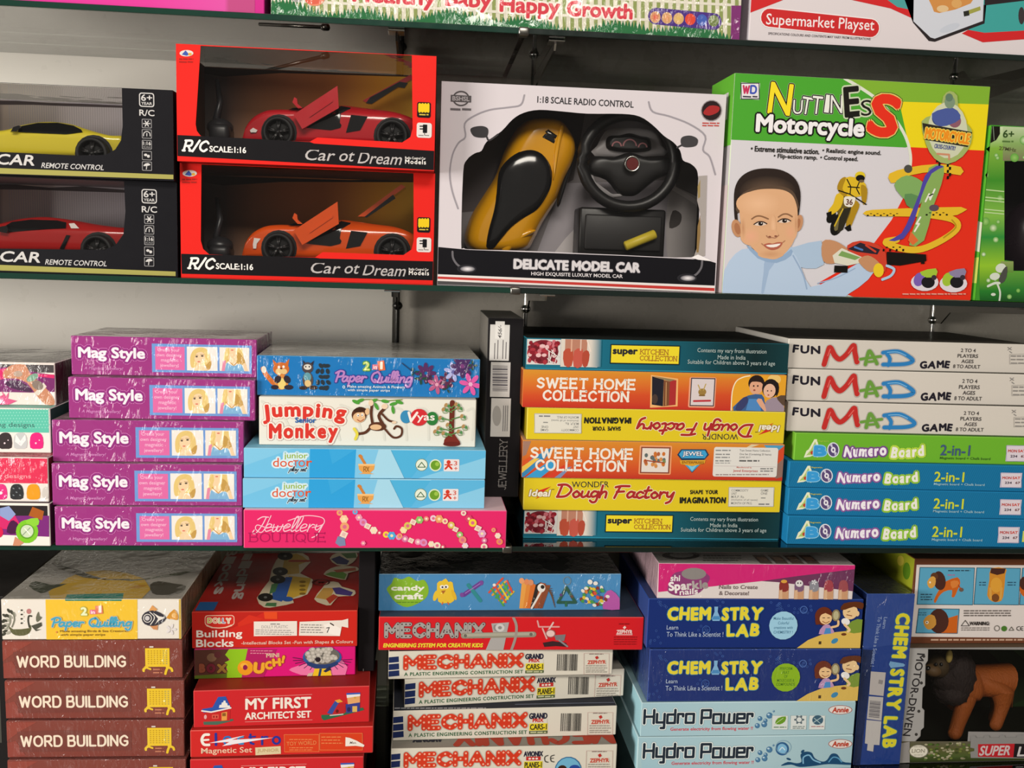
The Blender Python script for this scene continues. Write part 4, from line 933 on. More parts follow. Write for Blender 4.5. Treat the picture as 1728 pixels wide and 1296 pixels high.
A.line([(1150, 800), (1280, 825), (1310, 870), (1240, 930), (1120, 985), (1020, 985), (925, 950), (985, 935)], 34, Yt, 5); A.line([(1280, 830), (1300, 870), (1235, 925)], 8, '#b08a1c', 4)
A.poly([(975, 640), (1040, 590), (1120, 620), (1150, 680), (1090, 760), (1030, 720)], '#7fa860', 3); A.poly([(1030, 690), (1100, 700), (1090, 770), (1040, 750)], '#5d8a54', 2)
A.poly([(1160, 550), (1240, 540), (1225, 640), (1180, 760), (1130, 940), (1050, 965), (1090, 830), (1130, 700)], '#86a85a', 2); A.poly([(1140, 590), (1200, 540), (1240, 545), (1175, 580), (1120, 700), (1080, 830), (1020, 930), (940, 940), (1010, 900), (1060, 800), (1110, 680)], '#4e44a0', 2)
A.poly([(1060, 890), (1100, 940), (1070, 965), (1045, 940)], '#d96a36'); A.line([(1140, 730), (1160, 690), (1165, 720), (1190, 665)], 9, '#e6e4da'); A.line([(1080, 890), (1105, 850), (1090, 850), (1112, 815)], 9, '#e6e4da'); A.line([(1160, 700), (1180, 690)], 6, Bk)
A.up()
for (x0, y0, x1, y1) in ((826, 786, 1000, 808), (1140, 780, 1265, 806), (908, 960, 1030, 998), (1200, 480, 1222, 540), (1255, 480, 1278, 610)):
    n = max(3, int(max(x1-x0, y1-y0)/16))
    for k in range(n):
        for j in (0, 1):
            if x1-x0 > y1-y0: A.rect(x0+(x1-x0)*k/n, y0+(y1-y0)*(j+.5*((k+j) % 2)-.5*j)/1.5, x0+(x1-x0)*(k+.6)/n, y0+(y1-y0)*(j+1)/2, Bk, same=True) if (k+j) % 2 else None
            else: A.rect(x0+(x1-x0)*j/2, y0+(y1-y0)*k/n, x0+(x1-x0)*(j+1)/2, y0+(y1-y0)*(k+1)/n, Bk, same=True) if (k+j) % 2 else None
A.ell(1050, 555, 22, 22, '#4a4a46'); A.ell(1185, 765, 26, 18, '#5a4a5a'); A.done('track_picture')
A.poly([(1125, 300), (1180, 270), (1225, 235), (1240, 170), (1275, 140), (1315, 165), (1320, 235), (1360, 310), (1390, 350), (1385, 420), (1340, 490), (1260, 530), (1190, 500), (1145, 420)], '#9fb068', 2); A.ell(1262, 350, 105, 150, '#c9cdb0'); A.ell(1215, 285, 36, 40, '#3a4a78'); A.ell(1300, 300, 34, 36, '#8a5a68'); A.ell(1215, 290, 18, 20, '#b9c0c8'); A.poly([(1180, 260), (1290, 230), (1330, 290), (1220, 330)], '#4a5a9a', 3); A.ell(1275, 200, 28, 34, '#7a9078'); A.ell(1272, 175, 20, 22, '#5f7a66')
A.poly([(1128, 310), (1392, 360), (1368, 440), (1140, 400)], '#2f2a22'); A.text('MOTORCYCLE', 1140, 1382, 380, 62, '#e88f22', bold=.05, rot=-5, out=[(4, '#e7d25a')]); A.text('CROSS-COUNTRY', 1190, 1305, 440, 24, '#47508a', bold=.03, rot=-4); A.line([(1205, 475), (1268, 480), (1268, 505)], 10, '#c98a6a'); A.done('badge_print')
for cx in (1130, 1283):
    A.ell(cx, 1165+(cx-1130)*.05, 74, 48, '#dcd4dc'); A.ell(cx-30, 1150, 28, 38, '#7a5fb0' if cx < 1200 else '#9fc03a', rot=20); A.ell(cx+18, 1165, 36, 32, '#1d1a1e'); A.poly([(cx-25, 1110), (cx+60, 1090), (cx+62, 1130), (cx+10, 1140)], '#9fc03a' if cx < 1200 else '#8a80a0', 2); A.ell(cx+50, 1140, 14, 14, '#3a2f3a')
A.bars(1010, 1350, (1229,), 9, '#e0a090', rag=.02); A.done('inset_picture')

# green bubble box cut by the frame
b = Box('E', 'toy_car_box', 'green box with pale bubbles and dark window beside the motorcycle playset box', 'toy box', .13)
hole = [(215, 320), (700, 320), (700, 1050), (275, 1048), (272, 985), (200, 975), (192, 950), (208, 700), (212, 480)]
shell(b, hole, '#3f8f2b', '#1c161a', '#4fb032', topopen=False, cut=(1640, 190, 3.927), frontm=GLOSS)
A = Art(b, 'left', GLOSS); s_ = lambda y, z: b.pix((-b.W/2, y, z))
A.poly([s_(0, b.H), s_(.13, b.H), s_(.13, 0), s_(0, 0)], '#62c43a'); A.poly([s_(0, b.H*.45), s_(.13, b.H*.55), s_(.13, b.H*.35), s_(0, b.H*.28)], '#e9f4d8'); A.poly([s_(0, b.H*.25), s_(.13, b.H*.22), s_(.13, b.H*.1), s_(0, b.H*.1)], '#d8ec70'); A.done('side_print')  # side green painted brighter than the front, as lit from the left
A = Art(b, m=GLOSS); A.c(1640, 190, 3.927)
A.grad(50, 90, 215, 1275, [(0, '#c9d8b0'), (.12, '#7fae3f'), (.3, '#3f8a2a'), (.5, '#7fb548'), (.62, '#2f8a3a'), (.78, '#8fbf2f'), (.92, '#2a7a2c'), (1, '#1d5a24')], True)
A.grad(190, 1050, 900, 1280, [(0, '#5f9a3a'), (.5, '#2f7a30'), (1, '#1d4a22')], True); A.grad(190, 985, 275, 1060, [(0, '#8a9a5a'), (1, '#5f8a3a')], True); A.grad(205, 90, 900, 318, [(0, '#b9c9a0'), (.5, '#86a860'), (1, '#7a7458')], True)
rnd = random.Random(5)
for k in range(26):
    x, y = rnd.choice(((rnd.uniform(60, 190), rnd.uniform(200, 960)), (rnd.uniform(80, 900), rnd.uniform(1060, 1230)), (rnd.uniform(250, 900), rnd.uniform(110, 300)))); r = rnd.uniform(10, 30)
    A.ell(x, y, r, r, mixc('#8fc060', '#e6ecd0', rnd.random()), rim='#5f9f40')
for y in (510, 560, 580, 640, 660): A.line([(85, y), (210, y+12)], 7, '#b9d698')
A.poly([(52, 85), (184, 90), (184, 140), (160, 180), (110, 200), (52, 200)], '#17150f'); A.line([(140, 92), (146, 180)], 5, '#7a8a78')
A.done('bubble_print', 'green bubbles and streaks')
A.text('6+', 205, 278, 140, 52, '#2f4a1d', bold=.02); A.bars(200, 275, (190,), 14, '#55743a'); A.text('27MHz', 178, 292, 240, 24, '#5a5a3a', rot=-4); A.done('caption_print')
Wf = '#cfd6c8'
A.ell(190, 1030, 36, 30, Wf, rot=-20); A.poly([(205, 1040), (232, 1020), (228, 1090), (200, 1130), (175, 1110)], '#4a4a46', 2); A.ell(150, 1085, 34, 24, Wf, rot=-10); A.line([(105, 1150), (150, 1130), (180, 1130)], 16, Wf, 4); A.line([(165, 1130), (185, 1190), (180, 1250)], 12, Wf, 4); A.ell(140, 1205, 16, 10, Wf); A.done('figure_print')
o = W3(0, 0, .05); bx = b
p0 = b.M @ b.local(1695, 465, .05); bm = bmesh.new(); ball(bm, (0, 0, .07), .06, .04, .07, 18); ball(bm, (.05, 0, .03), .07, .035, .03, 16)
oo = bmobj('plastic_toy', bm, mat('black_purple_plastic', '#1f141c', .25)); oo.location = p0+Vector((.06, .02, -.01)); tag(oo, 'dark plastic toy barely seen inside the window of the green bubble box', 'toy')

# ================================================================= boxes on the top shelf, cut by the frame
b = Box('T1', 'toy_box', 'bright pink toy box on the top shelf above the black car boxes', 'toy box', .25); b.carton('#c92a88', '#c98aa8', '#8a2a66', bottom='#b5aaa0', m=GLOSS)
A = Art(b, m=GLOSS); A.grad(-300, -200, 430, 40, [(0, '#c82a88'), (.75, '#d83a96'), (.93, '#d650a0'), (.94, '#b8487f'), (1, '#b8487f')]); A.done('colour_print')
b = Box('T2', 'toy_box', 'baby toy box with white fence, green grass and red lettering on the top shelf', 'toy box', .25, None); b.carton('#d8d2c0', '#c9bfae', '#8a3a7a', bottom='#3a302c', m=WRAP)
A = Art(b, m=WRAP); A.c(440, 0, 2.1333)
A.up()
for k in range(60):
    x = 44+k*28.2; y = (x-40)*.052; A.poly([(x, -300+y), (x+13, -300+y), (x+12, 60+y), (x-1, 60+y)], '#8a9656', same=True)
A.line([(30, -2), (1700, 88)], 9, '#dcd6c6'); A.line([(30, -72), (1700, 18)], 9, '#dcd6c6'); A.done('fence_print')
rnd = random.Random(3); pts = [(36, 90)]; x = 36
while x < 1696:
    y = (x-36)*.0565+50; hump = 18+16*math.sin(x*.021)+12*math.sin(x*.009+1); pts += [(x, y-hump*.9), (x+6, y-hump-12-rnd.random()*14)]; x += 10+rnd.random()*6
pts += [(1700, 170), (36, 90)]
A.poly(pts, '#1f6a3a'); A.done('grass_print')
A.poly([(1694, 20), (1730, 20), (1730, 200), (1690, 180)], '#7a2a6e')
for t, x0, x1, yc, h in (('Healthy', 330, 632, -6, 76), ('Baby', 664, 832, 6, 74), ('Happy', 860, 1078, 28, 78), ('Growth', 1102, 1340, 36, 58)):
    A.text(t, x0, x1, yc, h, '#cf3a48', bold=.045, rot=0, out=[(7, '#e9e2d6')])
A.done('title_print')
A.rect(1394, 38, 1660, 98, '#47287e', r=28, rot=-2)
for k, c_ in enumerate(('#d8503f', '#dd8f5a', '#dcb35a', '#d8452f', '#3f5cb0', '#6a7a3f')): A.ell(1420+k*42, 62+k*2.6, 19, 21, c_, rim='#c9a070' if k < 3 else c_)
A.done('button_print'); A.ell(195, -6, 36, 28, '#e08a6a'); A.ell(190, 2, 30, 14, '#d8604a'); A.ell(130, -4, 20, 12, '#9a9a94'); A.done('toy_picture')
b = Box('T3', 'playset_box', 'white and red playset box at the end of the top shelf', 'toy box', .25); b.carton('#d6cdd0', '#c9c2c0', '#d8d2d8', bottom='#4a423c', m=GLOSS)
A = Art(b, m=GLOSS); A.c(1220, 0, 3.4)
A.poly([(148, -60), (430, -60), (340, 2), (150, 72)], '#c9272a'); A.poly([(600, -60), (740, 0), (960, 48), (1092, 108), (1092, -60)], '#c9272a'); A.poly([(860, -60), (1000, 40), (1092, 60), (1092, -60)], '#4a9a98')
A.poly([(1370, 192), (1490, 243), (2000, 205), (2000, -60), (1480, -60), (1495, 120)], '#c9272a'); A.poly([(1400, 170), (1500, 188), (2000, 160), (2000, -60), (1480, -60), (1500, 120)], '#3f9c98'); A.done('panel_print')
A.poly([(1020, -60), (1095, -60), (1090, 130), (1180, 235), (1215, 240), (1500, 135), (1500, -60), (1728, -60), (1728, 4), (1510, 30)], '#2a2426'); A.poly([(1095, -60), (1498, -60), (1490, 120), (1215, 222), (1190, 215), (1092, 122)], '#c9ccd6'); A.poly([(1185, -60), (1425, -60), (1420, 20), (1240, 75), (1200, 40)], '#c98a4a', 2); A.ell(1260, 50, 34, 20, '#d8b88a'); A.ell(1340, 20, 30, 26, '#d2a060')
A.poly([(1380, 68), (1475, 36), (1478, 58), (1384, 92)], '#9a9a4a'); A.rect(1380, 62, 1412, 92, '#2a2a24', rot=14); A.ell(1712, 90, 18, 50, '#3a3436'); A.ell(1300, 160, 60, 20, '#bfc4d0', rot=-20); A.done('till_picture', 'white toy till on teal')
A.rect(212, 74, 905, 190, '#e8dfe0', r=56, rot=-2.5); A.rect(218, 80, 899, 184, '#c42a2c', r=52, rot=-2.5); A.text('Supermarket Playset', 248, 870, 136, 84, '#eadfe0', bold=.008); A.done('title_print')
A.text('SPECIFICATIONS COLOURS AND CONTENTS MAY VARY FROM ILLUSTRATIONS', 260, 848, 208, 14, '#6a6266'); A.done('caption_print')

# ================================================================= middle shelf
# ---- nail art and bracelet boxes cut by the frame
TL = lambda x, y, c: (c[0]+x/c[2], c[1]+y/c[2])
FC = (0, 600, 3.927)
b = Box('F1', 'craft_box', 'bracelet craft box showing a wrist, topmost of the cut-off stack beside the magenta boxes', 'game box', .2); b.carton('#e8ddd6', '#3a3436', '#5a2a3a', m=WRAP)
A = Art(b, m=WRAP); A.c(*FC)
A.rect(-1600, 44, 372, 96, '#4a4446'); A.poly([(-400, 90), (40, 75), (365, 130), (362, 240), (200, 245), (-400, 230)], '#7a2a6a'); A.poly([(-300, 160), (20, 85), (80, 75), (120, 115), (360, 125), (360, 150), (180, 130), (40, 150), (-300, 230)], '#d62a6a')
A.poly([(60, 70), (100, 58), (170, 60), (200, 120), (280, 190), (350, 270), (360, 325), (300, 322), (240, 260), (180, 180), (100, 150), (30, 150), (20, 110)], '#c98a6a', 2); A.poly([(40, 170), (130, 165), (215, 230), (180, 240), (60, 210)], '#4a2a4a', 2); A.poly([(225, 250), (290, 180), (310, 205), (255, 265)], '#e0d4c6'); A.ell(215, 145, 42, 22, '#7aa08a', rot=-30); A.ell(250, 195, 40, 30, '#8a7a70', rot=30); A.ell(120, 120, 30, 20, '#b8a090')
A.poly([(-60, 300), (20, 260), (10, 230), (40, 270), (60, 240), (55, 285), (115, 300), (60, 325), (-60, 330)], '#dd5a8a'); A.done('wrist_picture')
b = Box('F2', 'craft_box', 'turquoise and white nail craft box with three painted nails, second from top of its stack', 'game box', .2); b.carton('#e9e3dc', '#8fc9b8', '#3a5a52')
A = Art(b); A.c(*FC); A.rect(-1600, 344, 336, 498, '#5fc0a8'); A.up()
for i in range(26):
    for j in range(7): A.ell(-180+i*20+(j % 2)*10, 356+j*20, 5, 5, '#86d2bf', n=6, same=True)
A.text('ng designs', -14, 230, 462, 40, '#3f6f68', bold=.005); A.done('heading_print')
for x, c_ in ((36, '#3a3234'), (136, '#c2c6c6'), (243, '#e02a7e')):
    A.poly([(x-42, 610), (x-42, 540), (x-25, 515), (x, 509), (x+25, 515), (x+42, 545), (x+42, 610), (x, 618)], c_, 2)
    if x == 136: A.poly([(105, 520), (136, 565), (168, 520), (172, 560), (140, 600), (100, 570)], '#e8eae8')
    A.ell(x-5, 580, 6, 6, '#e9d6dd'); A.ell(x+18, 560, 4, 4, '#e9d6dd')
A.done('nail_picture')
b = Box('F3', 'craft_box', 'red and white nail craft box with black and orange painted nails, third from top', 'game box', .2); b.carton('#e6ded8', '#b8505a', '#8a2a3a', m=WRAP)
A = Art(b, m=WRAP); A.c(*FC); A.rect(-1600, 668, 326, 836, '#dd2f55'); A.text('g designs', -16, 206, 802, 36, '#e9a0a8', bold=.005); A.done('heading_print')
for x, c_ in ((4, '#e02a7e'), (112, '#2a2c30'), (222, '#e59a1c'), (312, '#cfc8c2')):
    A.poly([(x-42, 944), (x-42, 880), (x-25, 855), (x, 850), (x+25, 855), (x+42, 885), (x+42, 944), (x, 954)] if x < 300 else [(280, 940), (285, 880), (320, 870), (318, 945)], c_, 2)
    if x == 112:
        for q in ((90, 880), (130, 880), (110, 905), (90, 925), (134, 925)): A.ell(q[0], q[1], 7, 4, '#7a8286', rot=30)
A.ell(4, 910, 14, 10, '#efe9e6'); A.done('nail_picture')
b = Box('F4', 'craft_box', 'craft box showing a green toy watch, bottom of the cut-off stack', 'game box', .2); b.carton('#e8e2da', '#5a4a52', '#5a2a4a')
A = Art(b, m=GLOSS); A.c(*FC)
A.rect(-1600, 984, 326, 1075, '#2c2628'); A.poly([(-400, 1060), (326, 1060), (326, 1200), (-400, 1170)], '#7a2a78'); A.poly([(-400, 1090), (90, 1040), (140, 1130), (60, 1150), (-400, 1120)], '#cf2a6a')
A.poly([(0, 1010), (60, 995), (105, 1050), (60, 1095), (0, 1060)], '#8a9ac9', 1); A.poly([(215, 1000), (292, 1030), (280, 1090), (190, 1060)], '#a85a22', 1); A.poly([(90, 1090), (130, 1130), (100, 1180), (45, 1170), (60, 1110)], '#4a1a44', 2)
A.ell(180, 1165, 74, 78, '#7ac32a'); A.poly([(170, 1090), (250, 1075), (255, 1120), (200, 1130)], '#8acb3a', 2); A.poly([(100, 1200), (160, 1240), (130, 1262), (85, 1262)], '#c98a6a'); A.ell(180, 1165, 50, 50, '#5f9a2a'); A.ell(180, 1163, 42, 42, '#c9d6b8'); A.line([(150, 1190), (200, 1140)], 6, '#8a9a86'); A.line([(165, 1145), (200, 1185)], 6, '#eef0e8'); A.ell(-6, 1170, 28, 36, '#d4204a'); A.done('watch_picture')

# ---- five magenta boxes
def mag(key, m=WRAP):
    b = Box(key, 'craft_box', 'x', 'game box', .17, [(91, 856), (409, 856), (409, 922), (94, 920)], 'magenta magnetic jewellery boxes')
    b.carton('#9c3380', '#9c8088', '#8a2f74', m=m, edge='#a04088')
    A = Art(b, m=m); A.c(0, 680, 3.84)
    A.text('Mag Style', 397, 823, 790, 92, '#efe6ee', bold=.045, out=[(17, '#d77fc0'), (14, '#8f2a7c')]); A.done('title_print')
    A.text('A Magnetic Jewellery!', 440, 682, 882, 24, '#d98ac8', shear=.3); A.done('slogan_print')
    A.rect(866, 716, 1532, 901, '#6f98d6'); A.rect(890, 734, 1083, 884, '#dd6aa6')
    for i, t in enumerate(('Create your', 'own designer', 'magnetic', 'jewellery!')): A.text(t, (905, 898, 928, 922)[i], (1050, 1065, 1042, 1044)[i], 758+i*33, 27, '#efb9d6', bold=.01)
    A.done('caption_print')
    H1_, H2_, FS = '#e2c47a', '#c39a4e', '#f0cfa6'
    A.rect(1098, 731, 1302, 886, '#ece6e0')
    A.poly([(1125, 860), (1120, 800), (1140, 755), (1180, 735), (1225, 742), (1250, 780), (1255, 830), (1235, 875), (1215, 850), (1150, 868)], H1_, 3); A.poly([(1225, 850), (1262, 820), (1255, 870), (1235, 880)], H2_, 2); A.poly([(1160, 845), (1205, 850), (1240, 886), (1145, 886)], FS, 1)
    A.poly([(1148, 785), (1160, 770), (1200, 765), (1218, 790), (1212, 825), (1186, 852), (1162, 838), (1148, 812)], FS, 3); A.ell(1163, 795, 8, 5, '#4a4038'); A.ell(1200, 790, 9, 5, '#4a4038'); A.line([(1150, 786), (1172, 786)], 3, '#8a6a3a'); A.line([(1188, 780), (1212, 782)], 3, '#8a6a3a'); A.ell(1178, 828, 10, 4, '#d8705f'); A.poly([(1135, 770), (1180, 738), (1205, 745), (1160, 775), (1142, 820)], H1_, 2)
    A.rect(1316, 731, 1518, 886, '#ece4dc')
    A.poly([(1335, 860), (1345, 790), (1360, 735), (1470, 735), (1480, 800), (1500, 850), (1440, 840), (1400, 800)], H1_, 1); A.poly([(1380, 735), (1435, 735), (1432, 770), (1440, 800), (1410, 850), (1375, 800), (1385, 770)], FS, 1); A.ell(1402, 748, 10, 4, '#d8705f')
    A.poly([(1350, 886), (1365, 830), (1400, 850), (1425, 850), (1460, 832), (1485, 886)], '#7fb2d8', 1); A.line([(1372, 815), (1412, 850), (1450, 815)], 6, '#c9963f'); A.poly([(1330, 886), (1340, 820), (1360, 815), (1352, 886)], '#e08aa6'); A.poly([(1470, 820), (1490, 830), (1512, 886), (1488, 886)], FS); A.poly([(1440, 760), (1475, 790), (1490, 830), (1450, 840), (1430, 810)], H2_, 2)
    A.done('doll_picture', 'two pictures of a blonde doll')
    return b
g5 = mag('G5', WRAP); LB = {'G5': 'magenta craft box with blonde doll pictures, lowest of its stack, directly on the glass', 'G4': 'magenta craft box with blonde doll, second from bottom, white glints over its lettering', 'G3': 'magenta craft box with blonde doll, middle one of five', 'G2': 'magenta craft box with blonde doll, second from top, beneath the topmost', 'G1': 'magenta craft box with blonde doll, topmost of five, grey wrapped lid showing'}
g5.root['label'] = LB['G5']
def place(src, key, label, flip=False):
    X, Y, Z, yaw, W, H = TAB[key]; r = R(yaw); d = Vector((math.cos(r), math.sin(r), 0))
    return dup(src.root, Vector((X, Y, Z+.0002))+d*W/2, r, (W/src.W, 1, (H-.0004)/src.H), label)
for k in ('G4', 'G3', 'G2', 'G1'): place(g5, k, LB[k])

# ---- stack beside them
b = Box('H1', 'craft_box', 'blue paper craft box with fox, raccoon and flowers, on top of its stack', 'game box', .26, [(434, 601), (811, 604), (808, 671), (433, 667)]); b.carton('#1676bd', '#cbc7bf', '#1c6aa8', m=WRAP, edge='#4f93c2')
A = Art(b, m=WRAP); A.c(400, 470, 3.456)
O_, Cr, Dk = '#c96a2a', '#e2c184', '#2c2430'
A.line([(150, 530), (165, 560), (205, 610)], 26, O_, 4); A.ell(155, 535, 14, 20, '#e6dccc'); A.poly([(205, 475), (230, 500), (212, 515)], O_); A.poly([(300, 470), (272, 500), (292, 512)], O_); A.ell(252, 530, 46, 38, O_); A.ell(240, 545, 20, 18, Cr); A.ell(268, 545, 18, 16, Cr); A.ell(240, 520, 7, 8, '#f0ece6'); A.ell(266, 518, 7, 8, '#f0ece6'); A.ell(252, 528, 5, 4, Dk); A.ell(252, 605, 40, 44, '#d88a3f'); A.ell(255, 615, 22, 32, '#e9cf78'); A.ell(232, 590, 18, 24, Dk, rot=30); A.ell(285, 590, 18, 24, Dk, rot=-30); A.ell(215, 635, 22, 13, Dk); A.ell(293, 635, 26, 14, Dk)
for k in range(15): A.ell(515-55*(k % 3)/2.4+10*math.sin(k), 510+k//3*32, 16, 11, '#24303a', rot=k*25)
A.poly([(375, 478), (395, 500), (380, 515)], Dk); A.poly([(440, 480), (415, 500), (430, 515)], Dk); A.ell(402, 522, 32, 32, '#4a4044'); A.ell(402, 518, 22, 16, '#dcd6cc'); A.ell(392, 516, 4, 5, Dk); A.ell(412, 516, 4, 5, Dk); A.ell(402, 592, 30, 46, '#5a4a44'); A.ell(400, 575, 22, 26, '#5f9aa8'); A.ell(402, 612, 18, 20, '#e2c184'); A.ell(375, 638, 24, 11, '#3a2a26'); A.ell(432, 636, 26, 12, '#3a2a26')
A.done('animal_picture', 'quilled fox and raccoon')
A.letters('2', 722, 760, 508, 50, ['#d8e08a'], out=[(6, '#5a9a3a')]); A.rect(775, 500, 806, 530, '#d8607a'); A.text('in', 780, 802, 515, 22, '#f0e6ea', bold=.03); A.rect(808, 478, 848, 535, '#dd6a3f', rot=8); A.textc('1', 828, 506, 16, 44, '#f2ead8', bold=.05)
A.stext('Paper Quilling', 560, 1008, 572, 62, 11, '#b884c4', HW, out=[(5, '#3f3a96')], shear=.15); A.done('title_print')
A.ell(608, 632, 8, 9, '#d9e2ea'); A.ell(608, 632, 4, 5, '#1676bd'); A.text('Make amazing Animals & Flowers', 628, 964, 632, 20, '#dfe8ee', bold=.02); A.text('with simple paper strips', 628, 876, 652, 19, '#dfe8ee', bold=.02); A.done('caption_print')
def petal(cx, cy, r, c_, n=6, w=.36, ph=0, mid=None):
    for k in range(n):
        a = 2*math.pi*k/n+ph; A.ell(cx+r*.62*math.cos(a), cy+r*.62*math.sin(a), r*.46, r*w*.62, c_, rot=math.degrees(a))
    if mid: A.ell(cx, cy, r*.2, r*.2, mid)
A.line([(950, 490), (1000, 530), (1040, 560)], 6, '#20406a', 4); petal(1090, 548, 58, '#54285e', 8); petal(1110, 590, 30, '#3a2a3a', 5); petal(1060, 580, 34, '#1f4a3a', 4); petal(1155, 615, 54, '#b85a86', 6, ph=.4, mid='#e0a0b8'); petal(1218, 590, 48, '#5a2448', 7); petal(1255, 540, 54, '#a9aee0', 6, ph=.3, mid='#5a5aa0'); petal(1310, 505, 66, '#48285e', 8, mid='#7a3a7a'); petal(1372, 500, 28, '#2a4a3a', 4); petal(1358, 612, 64, '#dd5aa6', 6, ph=.2, mid='#e8b0d0'); petal(1215, 640, 26, '#24443c', 3, ph=1); petal(1020, 540, 26, '#1f4a4a', 3)
A.done('flower_picture', 'purple and pink quilled flowers')

b = Box('H2', 'game_box', 'white game box with a hanging monkey and a toy tree, second in its stack', 'game box', .26, [(436, 670), (804, 674), (802, 755), (438, 750)]); b.carton('#e4e1d6', '#cfcabd', '#c9c5ba', m=GLOSS, edge='#d9d5c8')
A = Art(b, m=GLOSS); A.c(400, 470, 3.456); Rd = '#d5382f'
A.up()
for k in range(9): A.line([(140+k*150, 720+k*6), (260+k*140, 800-k*4), (330+k*130, 940)], 14, '#dad8cd', 4, same=True)
A.letters('Jumping', 145, 622, 762, 86, Rd, dy=(14, 0, -2, -2, 2, 6, 12), rots=(6, 4, 2, 0, -4, -8, -10), out=[(12, '#c9a9a0'), (9, '#ece6da')], bold=.05); A.letters('Monkey', 185, 580, 882, 88, Rd, dy=(2, 0, 0, 0, 0, 0), out=[(12, '#c9a9a0'), (9, '#ece6da')], bold=.05)
A.text('Senior', 332, 452, 826, 32, '#2a62a8', bold=.04); A.done('title_print')
Br, Fc = '#5a3424', '#e2b88c'
A.line([(670, 722), (740, 705), (850, 712), (950, 705)], 6, '#7a8a4a', 4)
for q in ((680, 720, 25), (705, 712, -20), (800, 745, 60), (850, 715, 10), (900, 730, -15), (935, 720, 20), (898, 765, 80), (785, 712, -30)): A.ell(q[0], q[1], 24, 10, '#4f9a3a', rot=q[2])
A.line([(780, 850), (770, 790), (775, 730)], 16, Br, 4); A.line([(840, 850), (815, 800), (845, 760)], 18, Br, 4); A.line([(780, 850), (740, 895), (690, 905)], 16, Br, 4); A.ell(808, 862, 52, 26, Br); A.ell(798, 866, 34, 16, Fc); A.line([(850, 875), (900, 925), (945, 915), (950, 875), (920, 860), (905, 875)], 12, Br, 5); A.line([(835, 790), (870, 825), (905, 835)], 12, Br, 4)
A.ell(768, 725, 15, 18, '#e8cdb0'); A.ell(848, 745, 18, 16, '#e8cdb0'); A.ell(700, 795, 44, 42, Br); A.ell(747, 775, 13, 20, Fc); A.ell(700, 810, 36, 30, Fc); A.ell(692, 795, 16, 14, Fc); A.ell(718, 793, 15, 14, Fc); A.ell(694, 797, 7, 9, '#f4f0ea'); A.ell(718, 795, 7, 9, '#f4f0ea'); A.ell(695, 799, 3, 4, Dk); A.ell(717, 797, 3, 4, Dk); A.line([(690, 822), (708, 832), (728, 820)], 5, '#a8503a', 4); A.poly([(665, 770), (700, 748), (740, 760), (720, 775), (690, 780)], '#3f2418', 3)
A.line([(672, 875), (690, 905), (680, 935)], 16, '#e2d24a', 4); A.ell(905, 838, 14, 8, '#e8cdb0'); A.done('monkey_picture')
A.ell(975, 805, 34, 38, '#3a8ab8'); A.ell(1130, 815, 36, 40, '#2f7a3a'); A.ell(1052, 808, 52, 50, '#cf2f35'); A.stext('V', 985, 1035, 806, 50, 14, '#efe6e0', shear=.2); A.text('yas', 1040, 1145, 818, 44, '#efe6e0', bold=.02); A.done('maker_logo')
A.line([(1250, 720), (1248, 800), (1245, 910)], 30, '#6a2f22', 4); A.poly([(1200, 960), (1215, 920), (1245, 890), (1280, 930), (1300, 965), (1250, 978)], '#7a2d24', 2); A.ell(1248, 964, 52, 14, '#6a261f')
rnd = random.Random(8); A.up()
for q in ((1200, 760), (1290, 750), (1180, 810), (1310, 800), (1170, 870), (1320, 860), (1150, 890), (1290, 890), (1200, 900), (1275, 730), (1215, 735), (1225, 850)):
    A.line([(q[0], q[1]), (1248, q[1]+18)], 6, '#5a8a4a'); A.ring(q[0]+8, q[1]+14, 15, 9, 4, '#7f9a6a'); A.ell(q[0]-4, q[1], 9, 13, '#b08a5a', rot=30); A.ell(q[0]+14, q[1]+6, 7, 10, '#4f8a4f')
A.done('tree_picture')

